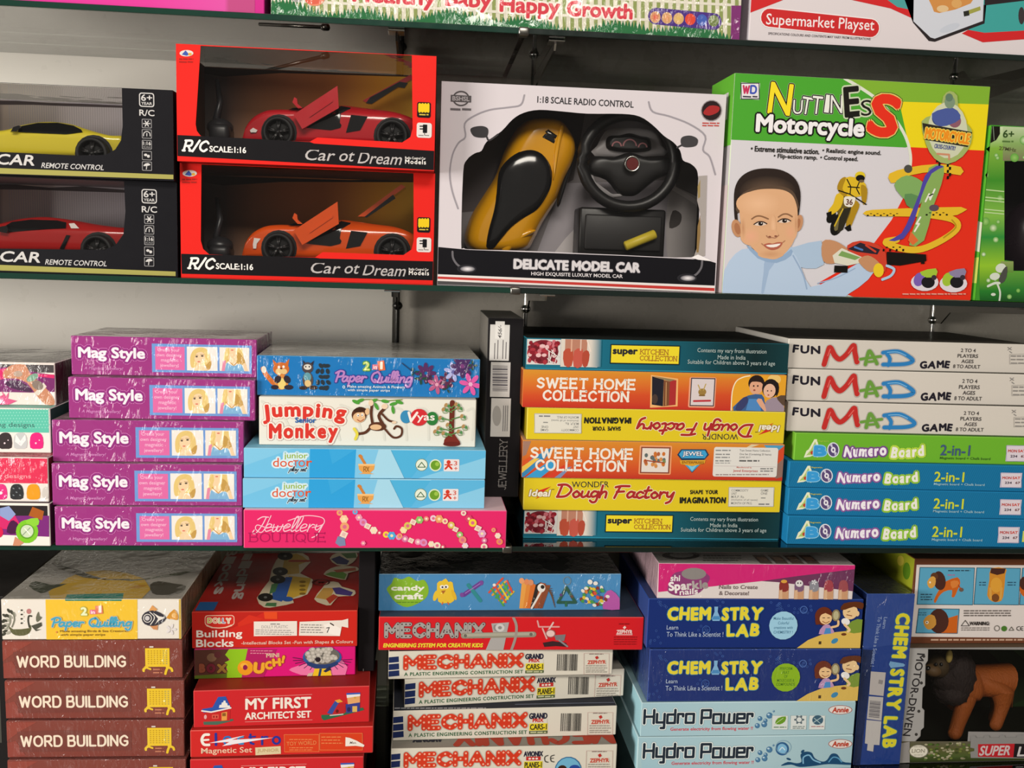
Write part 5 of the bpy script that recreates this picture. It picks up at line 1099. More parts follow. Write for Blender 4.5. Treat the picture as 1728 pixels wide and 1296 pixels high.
def doctor(key, q, label):
    b = Box(key, 'game_box', label, 'game box', .26, q, 'light blue doctor play set boxes'); b.carton('#4fb0dd', '#7fc0dd', '#3a90c0', edge='#a9d4e6')
    A = Art(b); A.c(400, 740, 3.456)
    A.poly([(40, 55), (330, 58), (40, 160)], '#7fc4e6'); A.poly([(40, 160), (330, 58), (700, 62), (690, 232), (40, 228)], '#6fbde4'); A.poly([(430, 60), (700, 63), (690, 232), (425, 230)], '#2f9fdc'); A.poly([(700, 63), (830, 65), (780, 233), (690, 232)], '#7cc2e6'); A.poly([(830, 65), (900, 66), (980, 234), (780, 233)], '#a3d4ea'); A.poly([(1020, 234), (1140, 66), (1450, 70), (1448, 235)], '#5cb4e0'); A.poly([(1060, 234), (1450, 110), (1448, 235)], '#86c8e8'); A.poly([(540, 60), (700, 63), (560, 150)], '#3aa5de'); A.done('colour_print')
    A.text('junior', 278, 415, 106, 42, '#8fae2a', bold=.012, out=[(11, '#cfe6f0')]); A.text('doc', 212, 330, 140, 52, '#d8542c', bold=.004, out=[(10, '#cfe6f0')]); A.text('TO', 330, 400, 146, 38, '#d8542c'); A.text('r', 408, 442, 148, 38, '#d8542c'); A.stext('play set', 312, 412, 178, 26, 5, '#3a4450', HW, shear=.4, out=[(4, '#bfe0ee')]); A.done('title_print')
    A.line([(722, 100), (750, 145)], 16, '#c9803a'); A.ell(725, 104, 14, 10, '#c9803a', rot=30); A.poly([(712, 150), (808, 150), (804, 180), (780, 200), (806, 207), (712, 206), (738, 200), (716, 180)], '#e0a052', 1); A.rect(712, 148, 808, 158, '#efc080'); A.stext('RX', 744, 774, 178, 26, 4, '#8a5a22'); A.done('mortar_picture')
    A.ell(1080, 153, 36, 36, '#dfe8d8'); A.ring(1080, 153, 34, 34, 3, '#5a7a5a'); A.line([(1058, 166), (1080, 138), (1102, 166)], 5, '#4a6a4a', closed=True); A.ell(1160, 155, 35, 35, '#dce6c8'); A.ell(1160, 155, 28, 28, '#6a9a2a'); A.ell(1170, 148, 12, 12, '#9ac04a'); A.rect(1208, 120, 1298, 190, '#e6dfe0', r=6); A.ell(1236, 137, 12, 12, '#cf3a26'); A.line([(1218, 175), (1236, 156), (1254, 175)], 11, '#cf3a26'); A.line([(1216, 152), (1256, 152)], 7, '#cf3a26'); A.text('3', 1266, 1286, 143, 26, '#cf5a4a'); A.text('+', 1268, 1288, 173, 18, '#cf5a4a'); A.done('icon_print')
    return b
d4 = doctor('H3', [(411.6, 756), (819.6, 760), (819, 808), (411, 806)], 'light blue doctor play box, upper of two, right under the monkey box')
place(d4, 'H4', 'light blue doctor play box, lower of two, on top of the pink bead box')

b = Box('H5', 'craft_box', 'hot pink jewellery craft box with bead chains, at the bottom of its stack', 'game box', .26, [(411, 860), (855.7, 861.5), (853, 925), (411, 925.8)]); b.carton('#e2296a', '#e3c4cc', '#b81f55', edge='#e86a94')
A = Art(b); A.c(400, 740, 3.456)
A.stext('Jewellery', 110, 505, 500, 88, 6, '#f2c3d2', HW, shear=.35); A.line([(300, 480), (400, 450), (500, 462), (505, 500), (440, 520)], 5, '#f2c3d2', 5); A.line([(200, 450), (150, 545), (110, 530), (120, 505), (180, 520), (300, 510)], 5, '#f2c3d2', 5); A.stext('BOUTIQUE', 76, 516, 578, 50, 6, '#b01c58', serif=.09); A.done('title_print')
def chain(pts, cols, r, n):
    P = catmull(pts, n=12); L = [0]
    for a_, b_ in zip(P, P[1:]): L.append(L[-1]+math.hypot(b_[0]-a_[0], b_[1]-a_[1]))
    for k in range(n):
        t = L[-1]*k/(n-1); i = next((i for i in range(1, len(L)) if L[i] >= t), len(L)-1); c_ = cols[k % len(cols)]; p = P[i]; q = r*(.75+.35*((k*7) % 5)/4)
        if k % 7 == 3: A.rect(p[0]-q, p[1]-q*.9, p[0]+q, p[1]+q*.9, '#ecd8c4', rot=-25); A.rect(p[0]-q*.5, p[1]-q*.5, p[0]+q*.5, p[1]+q*.5, '#e0b8b0', rot=-25)
        elif k % 3 == 1: petal2(p, q*1.15, c_)
        else: A.ell(p[0], p[1], q, q, c_); A.ell(p[0], p[1], q*.45, q*.45, '#f2d9d0' if k % 2 else '#d96a8a')
def petal2(p, r, c_):
    for k in range(6): A.ell(p[0]+r*.55*math.cos(k*1.047), p[1]+r*.55*math.sin(k*1.047), r*.45, r*.45, c_, n=8, same=k > 0)
    A.ell(p[0], p[1], r*.35, r*.35, '#f0e0b0', n=8)
BC = ['#e8a06a', '#f0d8a8', '#d8c05a', '#f0a0b8', '#8fc06a', '#e98a7a', '#e8c8d8']
chain([(600, 430), (630, 480), (625, 560)], ['#e8a06a', '#f0c8a0', '#e8a070', '#8ac070'], 24, 4); A.poly([(575, 610), (590, 570), (630, 580), (636, 625), (600, 630)], '#7a86a8', 1)
chain([(690, 425), (730, 480), (790, 530), (850, 555), (945, 575), (1030, 598), (1110, 610), (1200, 632)], ['#5ab0e0', '#e890b0', '#d88ac0', '#ecd8c4', '#ecd8c4', '#d8486a', '#f0d23a', '#4fa8dc', '#e0a0c8', '#d870a0'], 20, 16)
chain([(950, 570), (985, 520), (1050, 478), (1165, 465), (1245, 500), (1300, 560), (1330, 625)], BC, 20, 14); chain([(1320, 430), (1380, 495), (1420, 540), (1440, 580), (1440, 630)], ['#ecd8c4', '#d8486a', '#f0d23a', '#4fa8dc', '#e0a0c8', '#d870a0'], 21, 7); chain([(1495, 530), (1520, 565), (1530, 600)], ['#e8a06a', '#f0d8c8', '#e98a5a'], 17, 3); chain([(712, 570), (738, 610)], ['#f0d890', '#e880a8'], 14, 2)
A.done('bead_picture', 'strings of coloured beads')

# ---- black box standing upright
b = Box('I', 'craft_box', 'black box standing upright with white price and barcode stickers', 'game box', .22); b.carton('#1a181a', '#85807a', '#262426', left='#827d76', m=GLOSS, edge='#3a3838')  # black card; grey top and left carry the light in their colour
A = Art(b); A.c(400, 470, 3.456); S_ = '#d9d6d2'
A.rect(1474, 268, 1588, 478, S_); A.rect(1506, 248, 1560, 350, '#e6e3df'); A.textc('456/-', 1533, 308, 78, 22, '#4a4648', rot=90, shear=.3); A.up()
for x in (1500, 1518, 1548, 1566): A.rect(x, 375-(x % 30), x+5, 468, '#6a6668', same=True)
A.done('price_sticker', 'white price sticker with handwriting')
A.rect(1478, 487, 1592, 690, '#cfccc8'); A.barcode(1490, 508, 1578, 660, '#55525a', seed=3, vert=True); A.done('barcode_sticker', 'barcode sticker')
A.rect(1480, 698, 1594, 922, '#d2cfcb'); A.ell(1515, 800, 26, 60, '#aaa7a3'); A.up()
for x in (1550, 1562, 1574): A.rect(x, 740, x+5, 890, '#7a777a', same=True)
A.done('address_sticker', 'pale address sticker')
A.c(400, 740, 3.456); A.stext('JEWELLERY', 1550-145, 1550+145, 152, 42, 4, '#8f8b88', rot=90, serif=.09); A.done('title_print')

# ================================================================= middle shelf, right of the black box
def kitchen(key, q, label):
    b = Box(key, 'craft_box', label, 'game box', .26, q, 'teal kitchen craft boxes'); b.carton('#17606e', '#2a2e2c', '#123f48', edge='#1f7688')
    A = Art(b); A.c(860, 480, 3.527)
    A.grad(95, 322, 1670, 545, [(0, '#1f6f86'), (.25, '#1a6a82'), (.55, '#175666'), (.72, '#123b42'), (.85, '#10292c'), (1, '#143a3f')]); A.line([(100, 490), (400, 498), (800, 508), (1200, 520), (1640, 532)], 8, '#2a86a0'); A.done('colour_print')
    A.rect(100, 332, 278, 470, '#d6d2cf'); A.ell(185, 400, 82, 66, '#7a2430'); rnd = random.Random(4); A.up()
    for k in range(46): A.ell(110+rnd.random()*155, 345+rnd.random()*112, 9+rnd.random()*7, 8+rnd.random()*6, rnd.choice(('#a8343f', '#8a1f2c', '#c9707a', '#e3b8b8', '#6a1a24')), n=8)
    for k in range(9): A.line([(200+rnd.random()*60, 380+rnd.random()*80), (215+rnd.random()*60, 380+rnd.random()*90)], 4, '#e6dcd8')
    A.done('berry_picture'); A.rect(278, 330, 480, 484, '#d8cfc4'); A.grad(440, 326, 500, 484, [(0, '#d8cfc4'), (1, '#1f6f86')]); A.rect(300, 330, 420, 430, '#b8806a'); A.poly([(292, 400), (318, 380), (345, 400), (340, 478), (300, 474)], '#b8503a', 2); A.poly([(350, 395), (385, 380), (400, 400), (395, 480), (350, 480)], '#c2584a', 2); A.poly([(395, 410), (420, 390), (435, 415), (425, 478), (400, 478)], '#b04a38', 2); A.line([(335, 330), (335, 395)], 8, '#d8a890'); A.line([(385, 330), (385, 390)], 8, '#d8b8a8'); A.line([(420, 335), (440, 395)], 8, '#e8d8cc'); A.done('drink_picture')
    A.rect(546, 358, 952, 470, '#17242a'); A.rect(552, 364, 948, 464, '#e9d52f'); A.text('super', 562, 706, 404, 42, '#2a2a2e', bold=.06)
    A.stext('KITCHEN', 722, 884, 399, 27, 5, '#a9762a', serif=.11); A.stext('COLLECTION', 720, 936, 436, 26, 5, '#a9762a', serif=.11); A.done('title_label', 'yellow title label')
    for t, x0, x1, yc in (('Contents my vary from illustration', 1060, 1506, 394), ('Made in India', 1190, 1370, 430), ('Suitable for Children above 3 years of age', 998, 1560, 465)): A.text(t, x0, x1, yc, 33 if t[0] != 'M' else 25, '#b4c4c2', bold=.0)
    A.done('caption_print'); return b
j1 = kitchen('J1', [(887, 572), (1333.5, 578), (1328, 631.7), (888, 620)], 'teal box with yellow title label and berry picture, on top of its stack')
place(j1, 'J6', 'teal box with yellow title label and berry picture, at the bottom of its stack')
def stripes(y0, y1):
    pass
b = Box('J2', 'craft_box', 'orange and red box picturing two children, a gift bag and a wall picture', 'game box', .26, [(882.7, 624.6), (1326, 634.5), (1325, 694), (881, 685.6)]); b.carton('#e0702a', '#c9a080', '#a04a20', edge='#e09050')
A = Art(b); A.c(860, 480, 3.527)
A.grad(75, 505, 1650, 760, [(0, '#d4902e'), (.3, '#d6762c'), (.6, '#cf4f28'), (1, '#c03226')], True); A.done('colour_print'); Wt = '#e9e2d8'
A.stext('SWEET HOME', 168, 744, 592, 52, 12, Wt, gap=.32, serif=.05); A.stext('COLLECTION', 204, 706, 662, 52, 12, Wt, gap=.3, serif=.05); A.done('title_print')
A.poly([(838, 542), (1000, 564), (1002, 722), (838, 730)], '#e8b070'); A.poly([(845, 550), (915, 570), (915, 722), (848, 712)], '#23222c'); A.poly([(915, 572), (952, 580), (950, 718), (917, 722)], '#7a4a30'); A.poly([(952, 575), (990, 572), (990, 714), (950, 718)], '#a82f30'); A.poly([(848, 548), (985, 570), (952, 580), (915, 570)], '#8a7a5a'); A.ell(865, 680, 18, 28, '#4a3a34'); A.line([(930, 585), (932, 715)], 4, '#c9a06a'); A.done('bag_picture')
A.rect(1066, 556, 1226, 730, '#e8a080', r=10); A.rect(1075, 560, 1220, 722, '#3a3a44'); A.rect(1081, 566, 1214, 716, '#d6cacb'); A.ell(1146, 640, 24, 20, '#9a7a40'); A.line([(1120, 600), (1135, 630)], 6, '#b89a50'); A.line([(1165, 595), (1152, 630)], 6, '#b89a50'); A.line([(1130, 660), (1160, 660)], 8, '#7a5a2a'); A.line([(1098, 692), (1195, 690)], 11, '#b8303a'); A.done('frame_picture')
A.poly([(1322, 748), (1322, 640), (1340, 580), (1380, 552), (1430, 545), (1648, 548), (1640, 756)], '#e2a02c', 1); A.line([(1322, 745), (1324, 640), (1345, 580), (1385, 556), (1425, 548)], 6, '#efe4c8', 4)
A.ell(1570, 570, 40, 30, '#e8c070'); A.ell(1465, 590, 48, 46, '#2a1c18'); A.ell(1465, 612, 40, 44, '#dba384'); A.poly([(1418, 600), (1430, 560), (1500, 560), (1515, 605), (1490, 585), (1440, 582)], '#2a1c18', 2); A.ell(1450, 606, 5, 5, '#241a18'); A.ell(1474, 606, 5, 5, '#241a18'); A.ell(1455, 630, 7, 5, '#9a4a3c')
A.ell(1550, 620, 50, 54, '#231a1a'); A.ell(1545, 634, 36, 40, '#e2b49a'); A.poly([(1505, 630), (1520, 590), (1560, 585), (1590, 620), (1585, 670), (1600, 640), (1595, 590), (1550, 568), (1508, 590)], '#231a1a', 2); A.ell(1534, 634, 4, 4, '#241a18'); A.ell(1556, 634, 4, 4, '#241a18'); A.ell(1540, 658, 6, 4, '#a04a40')
A.poly([(1335, 750), (1360, 700), (1420, 660), (1500, 655), (1520, 700), (1530, 754)], '#3d5f8f', 2); A.poly([(1345, 740), (1370, 690), (1410, 665), (1420, 700), (1380, 750)], '#3a3f6a', 2); A.poly([(1410, 745), (1425, 680), (1490, 680), (1500, 750)], '#4f86c0'); A.poly([(1520, 755), (1530, 690), (1600, 670), (1635, 720), (1636, 755)], '#9a8a98', 2); A.poly([(1590, 670), (1640, 660), (1640, 720), (1610, 700)], '#5a4638', 2); A.poly([(1470, 690), (1500, 680), (1530, 740), (1520, 752)], '#dba384', 2); A.done('children_picture', 'two small children with dark hair')

def ideal(key, q, label):
    b = Box(key, 'craft_box', label, 'game box', .26, q, 'yellow dough craft boxes'); b.carton('#dcc426', '#d9c640', '#b09a1c', edge='#e9d860')
    A = Art(b); A.c(860, 720, 3.527); RB = '#a82a2a'
    A.poly([(152, 385), (242, 356), (196, 388), (226, 392), (152, 428), (186, 394)], '#cf2f26'); A.text('Ideal', 116, 238, 394, 40, '#ebe4d2', bold=.04, shear=.2, out=[(3, '#8a6a2a')]); A.bars(246, 262, (373,), 6, '#6a5a2a'); A.done('maker_logo')
    A.text('WONDER', 363, 580, 345, 34, '#2a2e36', bold=.0, rot=1); A.stext('Dough Factory', 280, 968, 386, 70, 14, RB, HW, out=[(4, '#e8dcae')], shear=.12); A.done('title_print')
    A.letters('SHAPE YOUR', 1064, 1232, 388, 24, '#23241f', bold=.05, gap=.06, rots=(3, -3)); A.letters('IMAGINATION', 1003, 1280, 434, 36, '#23241f', bold=.06, gap=.05, rots=(2, -3, 1)); A.done('slogan_print')
    A.rect(1296, 362, 1570, 474, '#dcd8cc'); A.frame(1297, 363, 1569, 473, 3, '#a8a69a')
    for i, (t, x1) in enumerate((('COMMODITY', 1415), ('UNIT', 1345), ('M.R.P. Rs.', 1392), ('(inclusive of all taxes)', 1472), ('MONTH OF PKG.', 1440))): A.text(t, 1312, x1, 380+i*18.5, 14, '#8a8a86')
    A.text('GAME', 1490, 1536, 380, 14, '#8a8a86'); A.text('ONE', 1490, 1530, 398, 14, '#8a8a86'); A.bars(1492, 1520, (424,), 8, '#8a8a86'); A.bars(1478, 1545, (460,), 10, '#77777a'); A.done('price_label', 'white price label'); return b
j5 = ideal('J5', [(884, 806.5), (1319, 812), (1316.5, 864.6), (882.7, 859)], 'yellow dough craft box, upright, red handwritten style title, above the bottom teal box')
# the same box lying upside down
X, Y, Z, yaw, W, H = TAB['J3']; r = R(yaw)
u = dup(j5.root, (X+W/2*math.cos(r), Y+W/2*math.sin(r), Z+H-.0002), 0, (W/j5.W, 1, (H-.0004)/j5.H), 'yellow dough craft box lying upside down between two orange boxes'); u.rotation_euler = (0, math.pi, r)
b = Box('J4', 'craft_box', 'orange and red box with a framed picture, blue diamond logo and white price label', 'game box', .26, [(881, 745.5), (1323.6, 750), (1320.7, 812), (881, 803.6)]); b.carton('#e0702a', '#c9a080', '#a04a20', edge='#e09050')
A = Art(b); A.c(860, 720, 3.527)
A.grad(70, 85, 1650, 330, [(0, '#d48a2e'), (.35, '#d4702c'), (.65, '#cf5428'), (1, '#bc3226')], True)
A.poly([(75, 215), (170, 165), (250, 120), (200, 190), (90, 290), (75, 296)], '#3a86b8'); A.poly([(75, 205), (200, 130), (120, 200), (75, 245)], '#d9572a'); A.poly([(75, 235), (140, 190), (170, 190), (75, 270)], '#e8c050'); A.poly([(95, 296), (230, 200), (260, 230), (180, 296)], '#3a9ad0'); A.poly([(200, 298), (300, 230), (340, 220), (260, 299)], '#d0402a'); A.poly([(255, 300), (330, 240), (350, 235), (290, 300)], '#7a8ab0'); A.poly([(75, 95), (120, 95), (95, 170), (75, 180)], '#a07a6a')
A.poly([(1560, 170), (1640, 110), (1632, 190), (1560, 240)], '#cf4a2a'); A.poly([(1500, 110), (1640, 112), (1560, 170)], '#4f9ac0'); A.poly([(1420, 106), (1470, 108), (1400, 130), (1380, 130)], '#d8c8a0'); A.poly([(1570, 240), (1630, 190), (1628, 300), (1580, 310)], '#8a6a60'); A.done('colour_print')
A.stext('SWEET HOME', 120, 690, 162, 52, 12, Wt, gap=.32, serif=.05); A.stext('COLLECTION', 150, 652, 230, 52, 12, Wt, gap=.3, serif=.05); A.done('title_print')
A.rect(736, 116, 928, 282, '#eaa070', r=8); A.rect(744, 124, 920, 276, '#8a4a38'); A.rect(752, 132, 911, 268, '#e0d6ce')
rnd = random.Random(12); A.up()
for k in range(26): A.ell(772+rnd.random()*115, 155+rnd.random()*80, 10, 12, rnd.choice(('#d08a4a', '#b0603a', '#7a8a5a', '#c9702f', '#5f6a6a', '#e0a86a')), n=8)
A.line([(770, 200), (885, 215)], 7, '#a04a2a'); A.done('frame_picture')
A.poly([(962, 168), (985, 136), (1135, 136), (1155, 168), (1055, 272)], '#1a3a5a'); A.poly([(972, 166), (990, 142), (1130, 142), (1145, 166), (1130, 188), (990, 188)], '#3f9fd0'); A.text('JEWEL', 995, 1120, 165, 32, '#e6eaee', bold=.03, out=[(3, '#1f3f6a')]); A.poly([(1010, 226), (1100, 226), (1055, 268)], '#3f9fd0'); A.poly([(1025, 226), (1055, 238), (1085, 226), (1055, 262)], '#7fc4e0'); A.poly([(978, 200), (1136, 198), (1130, 218), (1055, 234), (985, 222)], '#d9a02f', 1); A.text('ENTERPRISES', 992, 1126, 213, 15, '#7a4a1a', bold=.03); A.done('maker_logo')
A.rect(1182, 124, 1588, 298, '#dcd9d4', r=14); A.bars(1196, 1300, (142, 165, 183, 203), 10, '#8a8a8a', seed=5); A.text('Toys Sweet Home Collection', 1345, 1540, 144, 15, '#5a5a5a'); A.text('One Set (Containing 20 Items)', 1345, 1548, 166, 15, '#5a5a5a'); A.text('JUNE 2017', 1345, 1415, 184, 13, '#5a5a5a'); A.bars(1345, 1490, (203,), 12, '#5a5a5a', seed=6); A.bars(1196, 1290, (216,), 7, '#9a9a9a'); A.line([(1190, 232), (1580, 240)], 2, '#b8a8a8'); A.text('Manufactured by', 1330, 1425, 243, 12, '#c05a4a'); A.text('Jewel Enterprises', 1308, 1464, 264, 18, '#b8403a', bold=.02); A.bars(1480, 1565, (250, 264), 9, '#7a7a7a', seed=8); A.bars(1200, 1560, (284,), 9, '#9a8a8a', seed=9); A.done('price_label', 'white price label')

# ---- white game boxes
def fun(key, label):
    b = Box(key, 'game_box', label, 'game box', .27, None, 'white fun game boxes'); b.carton('#d2cbc2', '#4a453f', '#d6d0c6', edge='#ddd7cc', left='#d9d4cb', m=GLOSS)
    A = Art(b); A.c(1230, 480, 3.47); K_ = '#23202a'; y = 0
    A.letters('FUN', 372, 534, 557, 52, K_, dy=(-4, 0, 4), rots=(-4, 2, 4), bold=.05, gap=.12)
    A.letters('GAME', 1122, 1300, 651, 48, K_, dy=(3, 2, -2, 0), rots=(6, -4, 4, -6), bold=.06, gap=.06)
    for w_, c_ in ((40, '#b3aaa2'), (31, '#c0302c')):
        o_ = 3 if w_ > 35 else 0
        A.line([(556+o_, 655+o_), (575, 590), (592, 548), (620, 600), (650, 622), (690, 590), (730, 535), (738, 580), (750, 640+o_)], w_, c_, 5)
    A.line([(578, 600), (592, 560)], 6, '#dd6a62', 3); A.line([(700, 585), (728, 548)], 6, '#dd6a62', 3)
    for w_, c_ in ((30, '#a9a89a'), (21, '#6a9a3f')):
        A.line([(800, 655), (812, 600), (825, 570), (850, 610), (868, 650)], w_, c_, 4); A.line([(770, 622), (830, 612), (890, 604)], w_*.8, c_, 3); A.line([(800, 640), (850, 635)], w_*.7, c_)
    for w_, c_ in ((33, '#a8a9ac'), (24, '#2f7fbf')):
        A.line([(905, 580), (990, 572), (1050, 600), (1080, 632), (1030, 652), (905, 655)], w_, c_, 5); A.line([(925, 585), (945, 620), (935, 660)], w_*.9, c_, 3)
    A.line([(930, 578), (990, 576), (1040, 598)], 5, '#7fb8e0', 4); A.done('title_print')
    for t, x0, x1, yc in (('2 TO 4', 1366, 1454, 565), ('PLAYERS', 1346, 1468, 600), ('AGES', 1368, 1441, 634), ('8 TO ADULT', 1319, 1480, 667)): A.text(t, x0, x1, yc, 23, '#4a4544', bold=.015)
    A.done('caption_print')
    A.frame(1655, 590, 2000, 650, 3, '#b5afa8'); A.bars(1662, 1960, (600, 622, 645), 11, '#8f8a86', seed=3); A.line([(1645, 545), (1665, 560)], 4, '#8a8684'); A.line([(1665, 545), (1645, 562)], 4, '#8a8684'); A.line([(1655, 570), (1668, 580)], 4, '#8a8684'); A.done('address_print'); return b
k2 = fun('K2', 'white fun game box with red, green and blue letters, middle of three'); place(k2, 'K3', 'white fun game box with red, green and blue letters, resting on the green board box'); place(k2, 'K1', 'white fun game box with red, green and blue letters, topmost of three, dark lid visible')

def board(key, q3, label, green, ref):
    b = Box(key, 'game_box', label, 'game box', .27, None, 'alphabet and number board boxes'); front = '#6cb02f' if green else '#176f9f'
    b.carton(front, '#4a7a2a' if green else '#1f7fae', '#4f8a24' if green else '#14608c', left='#84c83c' if green else '#1f86c0', edge='#7fc040' if green else '#1f7fb4')  # left face colour brightened to stand for light from that side
    A = Art(b); A.c(1300, 700, 4.037)
    if not green:
        A.up(); x = 60
        while x < 2100:
            p = [(x, ref[1]), (x+4, ref[1]), (x+4-90, ref[2]), (x-90, ref[2])]; A.poly([(max(ref[0], q[0]), q[1]) for q in p], '#1f7cab', same=True); x += 14
        A.done('stripe_print')
    dx, dy = ref[3], ref[4]; P = lambda x, y: (x+dx, y+dy)
    A.poly([P(245, 720), P(262, 720), P(292, 838), P(262, 845), P(250, 825), P(215, 840), P(172, 846), P(190, 800), P(205, 790)], '#e3e6c8', 1); A.poly([P(250, 735), P(276, 830), P(205, 828), P(188, 832), P(222, 790)], '#a8c46a', 1); A.ell(*P(232, 812), 15, 13, '#b8402a'); A.ell(*P(238, 780), 6, 14, '#d8c050')
    A.text('B', 240+dx, 328+dx, 800+dy, 74, '#3a9ad8', bold=.08, out=[(6, '#8ac6e6')]); A.ell(*P(373, 793), 42, 52, '#dfe2ea'); A.ell(*P(373, 793), 35, 45, '#5a4a78'); A.poly([P(373, 793), P(350, 760), P(365, 750)], '#c9c6d8'); A.poly([P(373, 793), P(398, 815), P(385, 836)], '#c9c6d8'); A.ell(*P(373, 793), 16, 20, '#e6e4ec'); A.ell(*P(373, 793), 6, 9, '#5a4a78'); A.text('Magnetic', 262+dx, 345+dx, 733+dy, 13, '#c9c23a' if not green else '#a8d04a', bold=.02); A.done('letter_picture', 'letters A and B and a disc')
    A.letters('Numero', 448+dx, 735+dx, 797+dy, 76, '#efeaf2', dy=(6, 2, 0, -2, -4, -8), rots=(-8, 4, -3, 3, 5, 8), out=[(11, '#8a5a9c' if not green else '#7a4a8c')], bold=.05, gap=.02, hs=(1, 1.05)); A.letters('Board', 768+dx, 990+dx, 801+dy, 76, '#ece9e0', dy=(6, 2, 0, -2, -8), rots=(-6, 2, 4, 5, 8), out=[(13, '#8fc23a' if not green else '#b8d84a')], bold=.05, gap=.02); A.done('title_print')
    A.text('2-in-1', 1102+dx, 1305+dx, 795+dy, 74, '#c9d23a' if not green else '#41587a', bold=.02); A.text('Magnetic board + Chalk board', 1098+dx, 1442+dx, 853+dy, 22, '#9fc8d8' if not green else '#3f6a2a', bold=.01); A.done('caption_print')
    A.rect(1550+dx, 762+dy, 1692+dx, 872+dy, '#d9cfd8'); A.frame(1552+dx, 764+dy, 1690+dx, 870+dy, 4, '#a8a0c0'); A.text('MON', 1562+dx, 1624+dx, 800+dy, 20, '#b8403a', bold=.05); A.text('SAT', 1630+dx, 1684+dx, 800+dy, 20, '#c9483a', bold=.05); A.text('234', 1578+dx, 1626+dx, 836+dy, 18, '#4a4050', bold=.05); A.text('67', 1650+dx, 1682+dx, 836+dy, 18, '#6a3a3a', bold=.05); A.rect(1715+dx, 790+dy, 1760+dx, 865+dy, '#c9d26a'); A.done('calendar_picture', 'small calendar picture'); return b
k7 = board('K7', None, 'blue striped alphabet board box, lowest of three, directly on the glass shelf', False, (105, 660, 930, 0, 0))
place(k7, 'K6', 'blue striped alphabet board box, middle of the three blue ones'); place(k7, 'K5', 'blue striped alphabet board box right under the green one')
board('K4', None, 'green alphabet board box between the white and the blue boxes', True, (130, 100, 360, 55, -555))

# ================================================================= lowest row
b = Box('L1', 'craft_box', 'white and yellow paper craft box with peacock and striped fish, on the brown boxes', 'game box', .29, [(1, 1011.4), (309, 1010.4), (310, 1079), (4, 1080)]); b.carton('#e3dcd2', '#9c968c', '#a08a6a', m=WRAP, edge='#d6cdbf')
A = Art(b, m=WRAP); A.c(0, 900, 4.937)
A.poly([(378, 546), (1152, 546), (1155, 886), (388, 889)], '#e9bd33'); A.poly([(540, 547), (1022, 547), (1018, 562), (545, 562)], '#2a7a68'); A.poly([(1506, 546), (1526, 546), (1530, 886), (1508, 886)], '#c9a84a'); A.done('panel_print')
Gr = '#3d3d33'
A.poly([(75, 770), (110, 800), (240, 790), (250, 760), (262, 790), (245, 830), (200, 852), (130, 850), (90, 820)], '#5a5a3a', 2); A.line([(245, 780), (235, 730), (240, 690), (262, 690)], 14, Gr, 4); A.ell(240, 650, 20, 22, '#b87a78')
for k in range(16):
    a = 2.0+k*.115; A.ell(165+(110+20*(k % 3))*math.cos(a), 770-(110+28*(k % 3))*math.sin(a)*.95, 22, 11, Gr if k % 3 else '#a8a598', rot=-math.degrees(a))
for k in range(7): A.ell(180+12*(k % 2), 640+k*18, 9, 7, '#e0dcd0' if k % 2 else Gr)
A.line([(60, 790), (85, 740), (80, 690)], 12, '#8a8a7a', 3); A.line([(100, 780), (120, 720), (110, 660)], 10, '#7a7a6a', 3); A.poly([(300, 700), (320, 650), (330, 690), (350, 700), (310, 740)], '#6a6a5a', 2); A.poly([(260, 770), (345, 740), (350, 770), (300, 800), (345, 800), (300, 815)], '#4a4a40', 1); A.done('peacock_picture')
A.poly([(1252, 640), (1280, 596), (1325, 632), (1300, 650)], '#d89a5a', 1); A.poly([(1260, 770), (1330, 760), (1325, 805), (1290, 800)], '#c98a5a', 1); A.poly([(1190, 705), (1215, 660), (1280, 640), (1350, 660), (1400, 705), (1350, 755), (1280, 772), (1215, 755)], '#33303a', 2); A.poly([(1285, 660), (1340, 690), (1390, 700), (1340, 725), (1300, 760), (1330, 710)], '#e2dcd4', 2); A.line([(1260, 655), (1300, 700), (1265, 760)], 7, '#e2dcd4', 4); A.ell(1238, 706, 20, 20, '#c9c4c4'); A.ring(1240, 706, 34, 34, 6, '#e2dcd4', n=16); A.poly([(1400, 703), (1465, 630), (1500, 680), (1495, 720), (1460, 715)], '#cf8f2f', 2); A.ell(1464, 680, 18, 20, '#e0b06a'); petal(1440, 800, 44, '#ddd6d6', 5); A.done('fish_picture')
A.textc('2', 702, 648, 54, 70, '#e6ebc0', bold=.05, out=[(7, '#b8b04a')]); A.rect(752, 635, 802, 672, '#e06a8a'); A.text('in', 760, 795, 655, 28, '#f4e0e6', bold=.04); A.rect(800, 600, 860, 670, '#dd7a5a', rot=6); A.textc('1', 838, 630, 24, 60, '#f0e6d8', bold=.05)
A.stext('Paper Quilling', 432, 1105, 738, 74, 15, '#3f9fbe', HW, out=[(6, '#c9b08a')], shear=.12); A.done('title_print')
A.ell(474, 822, 7, 7, '#d8804a'); A.text('Make amazing Birds & Sea Creatures', 502, 1078, 816, 24, '#7a5a1f', bold=.02); A.text('with simple paper strips', 505, 880, 846, 24, '#7a5a1f', bold=.02); A.done('caption_print')
A = Art(b, 'top', WRAP); A.c(0, 900, 4.937)
